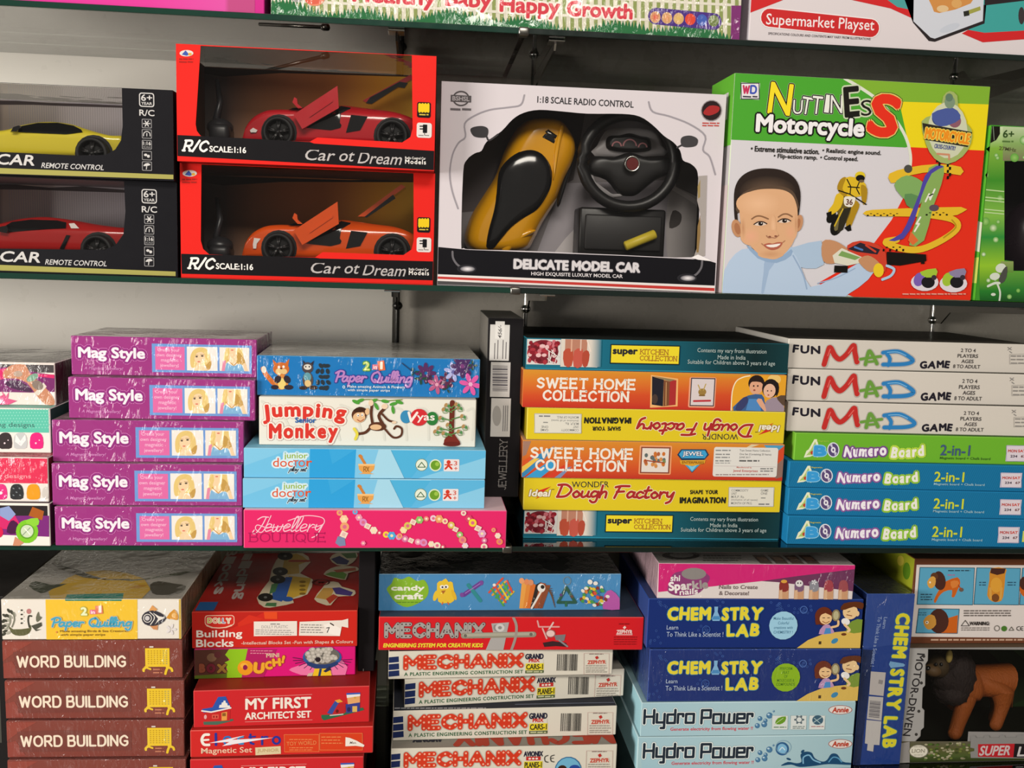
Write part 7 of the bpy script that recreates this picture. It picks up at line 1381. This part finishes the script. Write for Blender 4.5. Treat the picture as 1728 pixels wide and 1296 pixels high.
for i, x in enumerate((930, 1020, 1108, 1196, 1284)):
    A.poly([(x-32, 318), (x-28, 240), (x-24, 218), (x+22, 218), (x+28, 245), (x+26, 320)], '#c99872', 1); A.poly([(x-26, 262), (x-27, 225), (x-14, 205), (x+12, 204), (x+26, 225), (x+26, 262), (x, 272)], ('#8a2f2a', '#7a5a7a', '#8a8a94', '#a0404a', '#9a4a50')[i], 2); A.poly([(x-29, 318), (x-10, 318), (x-10, 260), (x-24, 262)], '#d8b08c')
    if i == 0: A.ell(x, 210, 18, 10, '#d8a040')
    if i == 1: A.ell(x, 222, 22, 20, '#e0dcdc'); A.ell(x-8, 220, 4, 5, Dk); A.ell(x+8, 220, 4, 5, Dk)
    if i == 2: petal(x, 215, 16, '#e0e0e4', 5)
A.done('finger_picture', 'five fingertips with painted nails')
A = Art(b, 'top', WRAP); A.c(1050, 920, 3.447); A.ell(340, 60, 110, 24, '#4a4544'); A.ell(345, 58, 70, 15, '#8a8684'); A.bars(470, 700, (62, 76, 90), 9, '#6a6664', seed=4)
for x in (820, 910, 1000, 1090): A.rect(x-40, 60, x+30, 106, '#5a4a44'); A.rect(x-30, 70, x+20, 90, '#8a6a5a')
A.done('lid_print')

def chem(key, q, cut, o, label, disc):
    b = Box(key, 'science_box', label, 'game box', .25, q, 'dark blue science boxes'); b.carton('#1a2f72', '#2a3a6a', '#14244f', m=WRAP if key == 'O3' else GLOSS, left='#3a4f90', edge='#2f4a90')  # left face is a lighter blue, side light put into the colour
    A = Art(b, m=WRAP if key == 'O3' else GLOSS); A.c(*cut); y = o
    rnd = random.Random(11); A.up()
    for k in range(60):
        cx, cy = rnd.choice(((225, 345), (900, 350), (220, 540), (1050, 380), (480, 490), (560, 330))); A.ring(cx+rnd.gauss(0, 30), cy+y+rnd.gauss(0, 18), 6, 6, 2, '#3f5fa8', n=8)
    A.ring(1048, 373+y, 20, 20, 5, '#4a6ab0'); A.ring(485, 490+y, 22, 22, 5, '#34549a'); A.done('bubble_print')
    Yy = '#e2d23a'; O2_ = [(5, '#2a6a98')]
    A.letters('CHEM', 258, 510, 392+y, 78, Yy, dy=(0, -2, 0, -2), rots=(4, -3, 2, 0), out=O2_, bold=.06, gap=.03); A.letters('STRY', 572, 812, 392+y, 78, Yy, dy=(2, 0, -3, -2), rots=(-3, 2, 0, -4), out=O2_, bold=.06, gap=.03); A.letters('LAB', 602, 795, 487+y, 76, Yy, dy=(0, 2, -2), rots=(3, -2, -4), out=O2_, bold=.06, gap=.06)
    A.poly([(528, 355+y), (550, 355+y), (548, 385+y), (566, 425+y), (560, 438+y), (520, 438+y), (514, 425+y), (530, 385+y)], '#7fb0d8', 1); A.poly([(524, 410+y), (558, 410+y), (564, 430+y), (516, 430+y)], '#4a8ac0'); A.text('Learn', 256, 322, 476+y, 24, '#b8c8e0', bold=.0); A.text('To Think Like a Scientist !', 256, 584, 516+y, 28, '#b8c8e0', bold=.0); A.done('title_print')
    dcx, dcy, dc, tc_ = disc
    A.ell(dcx, dcy, 83, 83, dc); L4 = ('Make Beautiful', 'Colorful', 'creations with', 'CHEMISTRY !') if tc_ == 'b' else ('PERFORM', 'FEAT', 'OF', 'MOLECULES &', 'COMPOUNDS')
    for i, t in enumerate(L4): hw_ = (58, 32, 55, 56)[i] if tc_ == 'b' else (36, 20, 10, 50, 54)[i]; A.text(t, dcx-hw_, dcx+hw_, dcy-(42 if tc_ == 'b' else 52)+i*(27 if tc_ == 'b' else 23), 17, '#4a7a98' if tc_ == 'b' else '#4a7a1f', bold=.01)
    A.done('slogan_disc', 'round slogan disc')
    A.poly([(1015, 598+y), (1080, 550+y), (1180, 510+y), (1300, 498+y), (1396, 505+y), (1392, 600+y)], '#d8b65a', 1); A.ell(1288, 517+y, 16, 8, '#6a3a1f'); A.ell(1236, 556+y, 22, 14, '#3f86b0', rot=-30); A.rect(1142, 558+y, 1158, 576+y, '#4a3a24')
    A.ell(1166, 410+y, 52, 54, '#6a2f1c'); A.poly([(1118, 420+y), (1122, 460+y), (1150, 450+y)], '#6a2f1c', 2); A.ell(1178, 425+y, 36, 34, '#e8c08c'); A.poly([(1128, 410+y), (1150, 375+y), (1200, 370+y), (1215, 410+y), (1175, 392+y)], '#6a2f1c', 2); A.line([(1160, 440+y), (1180, 450+y), (1200, 440+y)], 4, '#8a4a2a', 3); A.line([(1160, 420+y), (1172, 420+y)], 4, '#3a2418'); A.line([(1188, 420+y), (1200, 420+y)], 4, '#3a2418'); A.poly([(1140, 515+y), (1165, 465+y), (1200, 460+y), (1230, 500+y), (1215, 512+y)], '#b890b8', 2); A.poly([(1170, 515+y), (1180, 480+y), (1208, 480+y), (1212, 512+y)], '#4a8ac8'); A.line([(1215, 475+y), (1250, 465+y), (1252, 440+y)], 13, '#e8c08c', 3); A.ring(1237, 405+y, 20, 30, 9, '#8a7a5a'); A.ell(1237, 405+y, 16, 26, '#b8b08a')
    A.ell(1320, 385+y, 44, 44, '#e6c492'); A.poly([(1262, 370+y), (1280, 335+y), (1350, 325+y), (1396, 335+y), (1390, 370+y), (1340, 355+y), (1290, 372+y)], '#5f3018', 2); A.ell(1362, 395+y, 12, 16, '#e6c492'); A.line([(1305, 385+y), (1318, 380+y)], 4, '#3a2418'); A.line([(1300, 402+y), (1330, 408+y)], 5, '#8a4a2a'); A.ell(1295, 442+y, 26, 20, '#e8e6e4', rot=20); A.poly([(1300, 500+y), (1330, 440+y), (1394, 430+y), (1394, 505+y)], '#7a9438', 2); A.line([(1290, 460+y), (1320, 490+y), (1310, 500+y)], 14, '#e6c492', 3); A.done('children_picture', 'cartoon children doing an experiment'); return b
CY = (1050, 920, 3.447)
chem('O2', [(1093.5, 1010), (1456, 1011), (1453, 1094), (1090.6, 1093.5)], CY, 0, 'dark blue science box with pale blue slogan disc', (932, 465, '#9ccbe4', 'b'))
chem('O3', [(1093.5, 1095.5), (1453, 1095), (1447.5, 1182.5), (1095, 1184.6)], CY, 314, 'dark blue science box with lime green slogan disc', (950, 768, '#8ab51f', 'g'))
def hydro(key, q, y, label, extra):
    b = Box(key, 'science_box', label, 'game box', .25, q, 'pale blue hydro boxes'); b.carton('#a9c9d0', '#8fb0b8', '#5f8a94', left='#a8d8e4', edge='#c2dbe0')
    A = Art(b); A.c(*CY)
    A.grad(105, 915+y, 1365, 1110+y, [(0, '#a3c6d2'), (.5, '#adcbd4'), (1, '#9fc0ca')]); A.done('colour_print')
    A.stext('Hydro', 130, 416, 996+y, 76, 15, '#26303c', SQ, gap=.24, out=[(6, '#dde6e6'), (8, '#7a98a2')][::-1]); A.stext('Power', 462, 756, 996+y, 76, 15, '#26303c', SQ, gap=.24, out=[(8, '#7a98a2'), (6, '#dde6e6')]); A.text('Generate electricity from flowing water !!', 280, 760, 1070+y, 25, '#c9404e', bold=.03); A.done('title_print')
    A.ell(1268, 957+y, 70, 27, '#a04a3a'); A.ell(1268, 957+y, 66, 24, '#e0dcd8'); A.text('Annie', 1222, 1318, 957+y, 32, '#b8402a', bold=.05, shear=.1); A.done('maker_logo')
    for i, (x, yy, r) in enumerate(((785, 1050, 15), (825, 1042, 17), (800, 1008, 14), (832, 1020, 12), (855, 990, 18), (880, 965, 6))): A.ell(x, yy+y, r, r, '#5a8ab0', rim='#3f6f98'); A.ell(x-r*.3, yy+y-r*.35, r*.4, r*.3, '#b8d4e4')
    A.done('bubble_print')
    if extra == 'icons':
        for x in (918, 1026, 1134): A.rect(x-48, 990+y, x+44, 1072+y, '#d8dedc'); A.frame(x-48, 990+y, x+44, 1072+y, 2, '#9ab0b4')
        A.poly([(888, 1035+y), (905, 1005+y), (950, 995+y), (945, 1025+y), (915, 1042+y)], '#6a9a2a', 2); A.line([(885, 1042+y), (935, 1005+y)], 3, '#c9dcb0'); A.bars(880, 955, (1058+y,), 8, '#6a8a6a'); A.ring(1028, 1014+y, 17, 17, 5, '#5a6a74')
        for k in range(6): A.ell(1028+24*math.cos(k*1.047), 1014+y+22*math.sin(k*1.047), 6, 6, '#5a6a74', n=8)
        A.bars(990, 1062, (1054+y, 1064+y), 7, '#7a8a8a'); A.ell(1136, 1016+y, 32, 28, '#3f5f74'); A.line([(1112, 1030+y), (1158, 1000+y)], 5, '#a8c0c4'); A.line([(1115, 1005+y), (1150, 1035+y)], 4, '#a8c0c4'); A.bars(1098, 1172, (1054+y,), 7, '#b07a7a'); A.done('icon_print')
    else:
        cx, cy = 930, 985+y; A.ring(cx, cy, 34, 34, 10, '#2f5f90'); A.ell(cx, cy, 28, 28, '#7fb8dc'); A.line([(cx-15, cy+8), (cx, cy-8), (cx+14, cy+6)], 6, '#cfe4f0', 3); A.ring(cx+8, cy-10, 44, 38, 3, '#7aa0b8'); A.done('drop_print')
        nv = '#1f4a70'
        A.poly([(918, 1085+y), (960, 1062+y), (1010, 1070+y), (1040, 1060+y), (1035, 1020+y), (1062, 1002+y), (1100, 1008+y), (1118, 1040+y), (1160, 1060+y), (1190, 1050+y), (1215, 1015+y), (1250, 1018+y), (1280, 1060+y), (1330, 1068+y), (1330, 1080+y), (1200, 1075+y), (1120, 1085+y), (1030, 1092+y), (980, 1078+y)], nv, 3); A.line([(1050, 1070+y), (1052, 1035+y), (1085, 1022+y), (1110, 1050+y), (1150, 1066+y)], 8, '#7fb4d4', 4); A.line([(1200, 1062+y), (1225, 1035+y), (1255, 1040+y), (1275, 1062+y)], 7, '#5a9ac0', 4); A.ell(1048, 1000+y, 12, 7, nv, rot=-40); A.ell(965, 1045+y, 14, 6, nv, rot=20); A.done('wave_picture', 'curling dark blue waves')
    return b
hydro('O4', [(1083, 1186), (1444.5, 1182.5), (1440, 1239), (1080.5, 1243.5)], 0, 'pale blue hydro box with three small square icons', 'icons')
hydro('O5', [(1080.5, 1244), (1440, 1240), (1436, 1296), (1070, 1301)], 197, 'pale blue hydro box with curling waves, lowest of its stack', 'waves')

b = Box('P', 'science_box', 'dark blue science box standing upright with its yellow title running downward', 'game box', .25, [(1460.5, 1002), (1540, 1001), (1514, 1287), (1436, 1294)]); b.carton('#1e3a80', '#2a2c30', '#121f48', m=WRAP, edge='#35508f', left='#14204a')
A = Art(b, m=WRAP); A.c(1430, 920, 3.447)
A.poly([(105, 285), (378, 282), (352, 560), (80, 605)], '#2a4488'); A.poly([(80, 610), (140, 610), (60, 1285), (22, 1288)], '#16264f'); A.done('colour_print')
def down(t, x0, y0, x1, y1, h, col, out):
    g = [glyphs(c_, .06)[4]-glyphs(c_, .06)[3] if c_ not in ' ' else np.array([.4, 0]) for c_ in t]; tot = sum(q[0]+.06 for q in g); d_ = 0
    for c_, q in zip(t, g):
        k = (d_+q[0]/2)/tot; d_ += q[0]+.06
        if c_ != ' ': A.textc(c_, x0+(x1-x0)*k, y0+(y1-y0)*k, q[0]/tot*math.hypot(x1-x0, y1-y0), h, col, rot=-93, bold=.06, out=out)
down('CHEM', 312, 392, 284, 658, 82, '#d6cc2c', [(5, '#2f6a8a')]); down('STRY', 278, 715, 250, 960, 82, '#d6cc2c', [(5, '#2f6a8a')]); down('LAB', 238, 990, 226, 1178, 78, '#d6cc2c', [(5, '#2f6a8a')]); A.poly([(235, 672), (310, 682), (320, 690), (312, 700), (238, 710), (228, 690)], '#6f9cc4', 1)
A.textc('To Think Like a Scientist !', 155, 560, 290, 22, '#8a9cc4', rot=-94); A.textc('Learn', 205, 450, 66, 20, '#8a9cc4', rot=-94); A.done('title_print')
A.poly([(124, 735), (210, 738), (196, 875), (114, 870)], '#b0aaa8'); A.poly([(170, 780), (195, 785), (190, 808), (166, 804)], '#8a8684', 1); A.done('picture_sticker', 'grey sticker')
A.poly([(112, 880), (195, 882), (184, 1018), (100, 1012)], '#b4b0ae'); A.up()
for k in range(14): A.poly([(118-k*.6, 905+k*7), (180-k*.6, 908+k*7), (180-k*.6, 911+k*7+(k % 3)), (118-k*.6, 908+k*7+(k % 3))], '#55535a', same=True)
A.done('barcode_sticker', 'barcode sticker'); A.poly([(98, 1018), (184, 1022), (172, 1160), (140, 1160), (136, 1200), (100, 1195), (104, 1158), (88, 1155)], '#b8b4b2'); A.done('price_sticker', 'pale sticker with folded end')

# ---- lion boxes
b = Box('Q1', 'toy_animal_box', 'brown and white box printed with orange lion pictures, lying above the window box', 'toy box', .2, None); b.carton('#dcd3cf', '#4a3a30', '#a8a82a', left='#a8b02c', edge='#6a3f24')
A = Art(b); A.c(1430, 920, 3.447); BrF = '#6a3d28'
A.poly([(384, 78), (2400, 88), (2400, 122), (402, 112), (372, 532), (2400, 545), (2400, 585), (358, 570)], BrF); A.bars(485, 2000, (550,), 12, '#c9a890', rag=0); A.done('border_print')
Bb = '#5aa3c4'; Or, Or2 = '#c8621f', '#a8491a'; Mn = '#4a2a22'
def pane(x0, y0, x1, y1): A.poly([(x0+8, y0), (x1+6, y0+3), (x1-6, y1+2), (x0-10, y1-1)], '#2a5a70'); A.poly([(x0+12, y0+4), (x1+2, y0+7), (x1-9, y1-2), (x0-5, y1-5)], Bb)
pane(412, 126, 735, 346); A.poly([(570, 210), (640, 185), (656, 220), (640, 260), (622, 300), (605, 298), (608, 260), (560, 270), (530, 300), (512, 335), (502, 322), (520, 280), (545, 240)], Or, 2); A.poly([(600, 210), (640, 205), (648, 230), (610, 250)], '#d8803a', 2); A.ell(535, 205, 36, 56, Mn, rot=-10); A.ell(505, 180, 22, 22, '#5f3a24'); A.poly([(464, 210), (490, 180), (512, 190), (510, 230), (488, 250), (470, 240)], '#d8a04a', 2); A.ell(480, 215, 5, 6, '#f0e8d8'); A.ell(662, 258, 14, 12, '#6a5a50'); A.line([(645, 230), (660, 255)], 6, Or2); A.bars(585, 715, (146,), 9, '#2f4a5a', rag=.05); A.bars(425, 495, (285, 300, 315), 8, '#2f4a5a', seed=3); A.bars(582, 625, (172,), 7, '#c05a8a'); A.done('lion_picture')
pane(742, 128, 1002, 346); A.poly([(835, 132), (920, 134), (918, 170), (905, 300), (880, 328), (840, 325), (812, 290), (825, 200)], '#cf8a2f', 2); A.poly([(835, 132), (920, 134), (912, 162), (870, 172), (830, 160)], Mn, 1); A.ell(860, 305, 22, 24, '#7a4a24'); A.ell(865, 230, 34, 44, '#dd9f3a'); A.line([(830, 250), (832, 310)], 14, '#d8a04a'); A.line([(895, 250), (890, 310)], 14, '#d8a04a'); A.bars(765, 808, (215, 230), 9, '#2f5a74', seed=4); A.bars(930, 985, (215, 230), 9, '#2f5a74', seed=5); A.done('lion_back_picture')
pane(1008, 130, 1400, 348); A.ell(1060, 250, 60, 60, Or); A.ell(1030, 220, 30, 40, Mn); A.done('lion_side_picture')
pane(405, 366, 645, 512); A.poly([(560, 430), (642, 405), (636, 510), (520, 510)], Or, 1); A.ell(530, 440, 58, 72, Mn); A.poly([(440, 440), (470, 405), (505, 410), (515, 460), (480, 490), (455, 480)], '#c8903f', 2); A.ell(462, 448, 9, 9, '#efe6d4'); A.ell(461, 448, 4, 5, Dk); A.bars(412, 460, (392, 404), 6, '#2f5a74'); A.done('lion_head_picture')
A.bars(675, 960, (380, 394, 408), 9, '#6a625e', seed=6, rag=.05); A.line([(660, 468), (684, 436), (708, 468)], 4, '#4a4442', closed=True); A.text('WARNING:', 708, 826, 454, 22, '#3a3432', bold=.05); A.bars(660, 835, (480, 492), 8, '#8a827e', seed=7); A.ring(868, 482, 15, 15, 4, '#6a665e'); A.ell(910, 484, 17, 16, '#4a7a2f'); A.line([(938, 494), (952, 474), (966, 494)], 4, '#6a665e', closed=True); A.line([(1000, 472), (985, 476), (985, 490), (1000, 495)], 4, '#4a4442', 3); A.line([(1020, 472), (1006, 476), (1006, 490), (1020, 495)], 4, '#4a4442', 3); A.line([(1006, 484), (1018, 484)], 4, '#4a4442'); A.done('caption_print')
A = Art(b, 'left'); A.c(1430, 920, 3.447); A.ell(345, 150, 22, 50, '#5f8a1f'); A.ell(310, 90, 20, 30, '#d8c84a'); A.done('side_print')

b = Box('Q2', 'toy_animal_box', 'window box with silver gear border holding a brown lion, at the lower corner', 'toy box', .2, None)
hole = [(470, 603), (1500, 610), (1500, 1120), (1010, 1088), (705, 1085), (700, 1150), (470, 1155), (395, 1140), (425, 1110), (428, 1075), (445, 1060), (448, 960), (434, 945), (438, 830), (452, 815), (455, 690), (468, 670)]
shell(b, hole, '#8f8c8a', '#14170f', '#5a4a3a', topopen=False, cut=(1430, 920, 3.447), frontm=GLOSS)
I = Art(b, 'inner'); I.c(1430, 920, 3.447); I.poly([(430, 560), (1600, 560), (1600, 1200), (430, 1200)], '#16180f'); I.poly([(760, 560), (1000, 570), (1100, 800), (1000, 1000), (900, 700)], '#20301a', 3); I.poly([(920, 560), (1100, 560), (1100, 700), (1000, 640)], '#2f4a24', 3); I.poly([(880, 1060), (1020, 900), (1100, 1100)], '#24401f', 2); I.done('backing_print')
A = Art(b, m=GLOSS); A.c(1430, 920, 3.447); SV = '#a09e9c'
A.poly([(358, 600), (468, 603), (464, 672), (452, 690), (450, 815), (436, 830), (432, 945), (446, 962), (443, 1058), (424, 1078), (420, 1110), (390, 1140), (320, 1150)], SV)
for x, y in ((444, 645), (430, 800), (415, 965), (400, 1100)): A.ell(x, y, 9, 9, '#3a3836')
A.textc('MOTOR-DRIVEN', 385, 870, 480, 46, '#2f2d2e', rot=-95, bold=.02); A.done('border_print', 'silver gear border')
A.grad(300, 1140, 1600, 1270, [(0, '#5f5a4a'), (.35, '#5a5a34'), (.7, '#4a5a2c'), (1, '#2a3018')], True); rnd = random.Random(14); A.up()
for k in range(70): A.ell(450+rnd.random()*260, 1150+rnd.random()*95, 10, 6, rnd.choice(('#8a8468', '#4f6a2c', '#a8a284', '#3f4a24', '#6f7a3a')), n=7)
A.poly([(298, 1150), (360, 1140), (360, 1262), (298, 1265)], '#8f8b88'); A.done('grass_print'); A.ell(412, 1196, 58, 40, '#7a7666'); A.ell(412, 1196, 52, 35, '#dcd6c6'); A.text('LION', 372, 448, 1194, 22, '#8a8474', bold=.02); A.bars(385, 440, (1170, 1218), 6, '#a8a294'); A.done('lion_badge')
A.poly([(715, 1120), (715, 1105), (740, 1105), (745, 1118), (790, 1118), (795, 1104), (820, 1104), (825, 1117), (880, 1117), (885, 1103), (910, 1103), (915, 1116), (980, 1116), (985, 1102), (1010, 1102), (1600, 1112), (1600, 1245), (715, 1235), (712, 1200), (735, 1195), (735, 1180), (712, 1175)], '#8a8886'); A.poly([(757, 1155), (970, 1152), (965, 1232), (757, 1228)], '#b8242c'); A.poly([(970, 1152), (1600, 1160), (1600, 1240), (962, 1232)], '#211c1e'); A.text('SUPER', 768, 948, 1192, 58, '#c9b8b8', bold=.03, shear=.15); A.text('LION', 990, 1200, 1196, 58, '#c9c4c4', bold=.03, shear=.15); A.done('title_print', 'red and black title plate')
# the lion
bx = b; LP = lambda x, y, Y: bx.M @ bx.local(1430+x/3.447, 920+y/3.447, Y)
FUR = mat('orange_brown_plush', '#b05a1c', .65, bump=.5, bscale=220); MANE = mat('dark_brown_mane', '#2c201f', .75, bump=.9, bscale=160)
o0 = LP(760, 1110, .09); lion = empty('toy_lion', o0, 0, 'orange brown toy lion with dark mane behind the window of the silver box', 'toy lion')
def skin(nm, nodes, edges, m_, par, sub=2):
    me = bpy.data.meshes.new(nm); me.from_pydata([tuple(LP(*n[:3])-o0) for n in nodes], edges, []); me.materials.append(m_); o = link(nm, me, par)
    md = o.modifiers.new('skin', 'SKIN'); md.use_smooth_shade = True; sv = me.skin_vertices[0].data
    for i, n in enumerate(nodes): r_ = n[3] if isinstance(n[3], tuple) else (n[3], n[3]); sv[i].radius = r_
    sv[0].use_root = True; s2 = o.modifiers.new('sub', 'SUBSURF'); s2.levels = sub; s2.render_levels = sub; return o
nodes = [(840, 760, .09, .031), (740, 790, .09, .030), (640, 790, .09, .032), (570, 720, .09, .024),
         (690, 880, .068, .021), (670, 960, .064, .015), (640, 1040, .062, .0125), (625, 1100, .058, .013), (605, 1112, .05, .010),
         (620, 880, .115, .02), (600, 930, .12, .014), (580, 945, .12, .011),
         (890, 770, .09, .028), (895, 850, .068, .023), (905, 920, .066, .014), (885, 990, .064, .0105), (862, 1050, .06, .0115), (850, 1062, .054, .009),
         (870, 860, .118, .018), (875, 950, .12, .012), (840, 1040, .12, .0105)]
edges = [(0, 1), (1, 2), (2, 3), (2, 4), (4, 5), (5, 6), (6, 7), (7, 8), (2, 9), (9, 10), (10, 11), (0, 12), (12, 13), (13, 14), (14, 15), (15, 16), (16, 17), (12, 18), (18, 19), (19, 20)]
skin('body', nodes, edges, FUR, lion)
def blob(nm, x, y, Y, rx, ry, rz, m_, par, rough=0, seed=1, seg=32):
    bm = bmesh.new(); ball(bm, LP(x, y, Y)-o0, rx, ry, rz, seg); rn = random.Random(seed)
    if rough:
        c_ = LP(x, y, Y)-o0
        for v in bm.verts:
            d_ = v.co-c_; v.co = c_+d_*(1+rough*(math.sin(d_.z*900+d_.x*500)*.5+rn.random()-.5)); v.co.z -= abs(rn.random())*rough*rz*.4
    return bmobj(nm, bm, m_, par)
blob('mane', 622, 750, .078, .035, .034, .052, MANE, lion, .1); blob('mane_tuft', 560, 665, .072, .022, .022, .022, MANE, lion, .12, 5); blob('mane_tuft', 565, 770, .07, .022, .022, .024, MANE, lion, .12, 6); blob('mane_tuft', 600, 850, .07, .03, .028, .022, MANE, lion, .12, 3)
hd = blob('head', 528, 700, .06, .017, .021, .02, mat('dark_tan_plush', '#4a3a22', .7), lion, 0)
blob('muzzle', 498, 726, .05, .015, .013, .011, mat('tan_muzzle', '#6a5030', .6), hd); blob('nose', 470, 716, .046, .005, .004, .004, SMOKE, hd, seg=12)
for x in (515, 546): blob('eye', x, 694, .0425, .003, .0028, .0032, SMOKE, hd, seg=12)
blob('ear', 592, 646, .045, .006, .005, .012, mat('ear_tan', '#c9b060', .6), hd, seg=14)
bm = bmesh.new(); tube(bm, [LP(930, 770, .1)-o0, LP(960, 850, .1)-o0, LP(950, 940, .1)-o0], [.004, .0035, .003], 8); bmobj('tail', bm, FUR, lion)

b = Box('U', 'game_box', 'added dark charcoal box at the frame edge beside the brown and yellow stack', 'game box', .25); b.carton('#1f1d1d', '#24211f', '#151313', edge='#3a3836'); A = Art(b); A.rect(*b.pix((.02, 0, .2)), *b.pix((.14, 0, .05)), '#4a4a44'); A.done('panel_print')  # box added to darken the gap where the lit wall showed
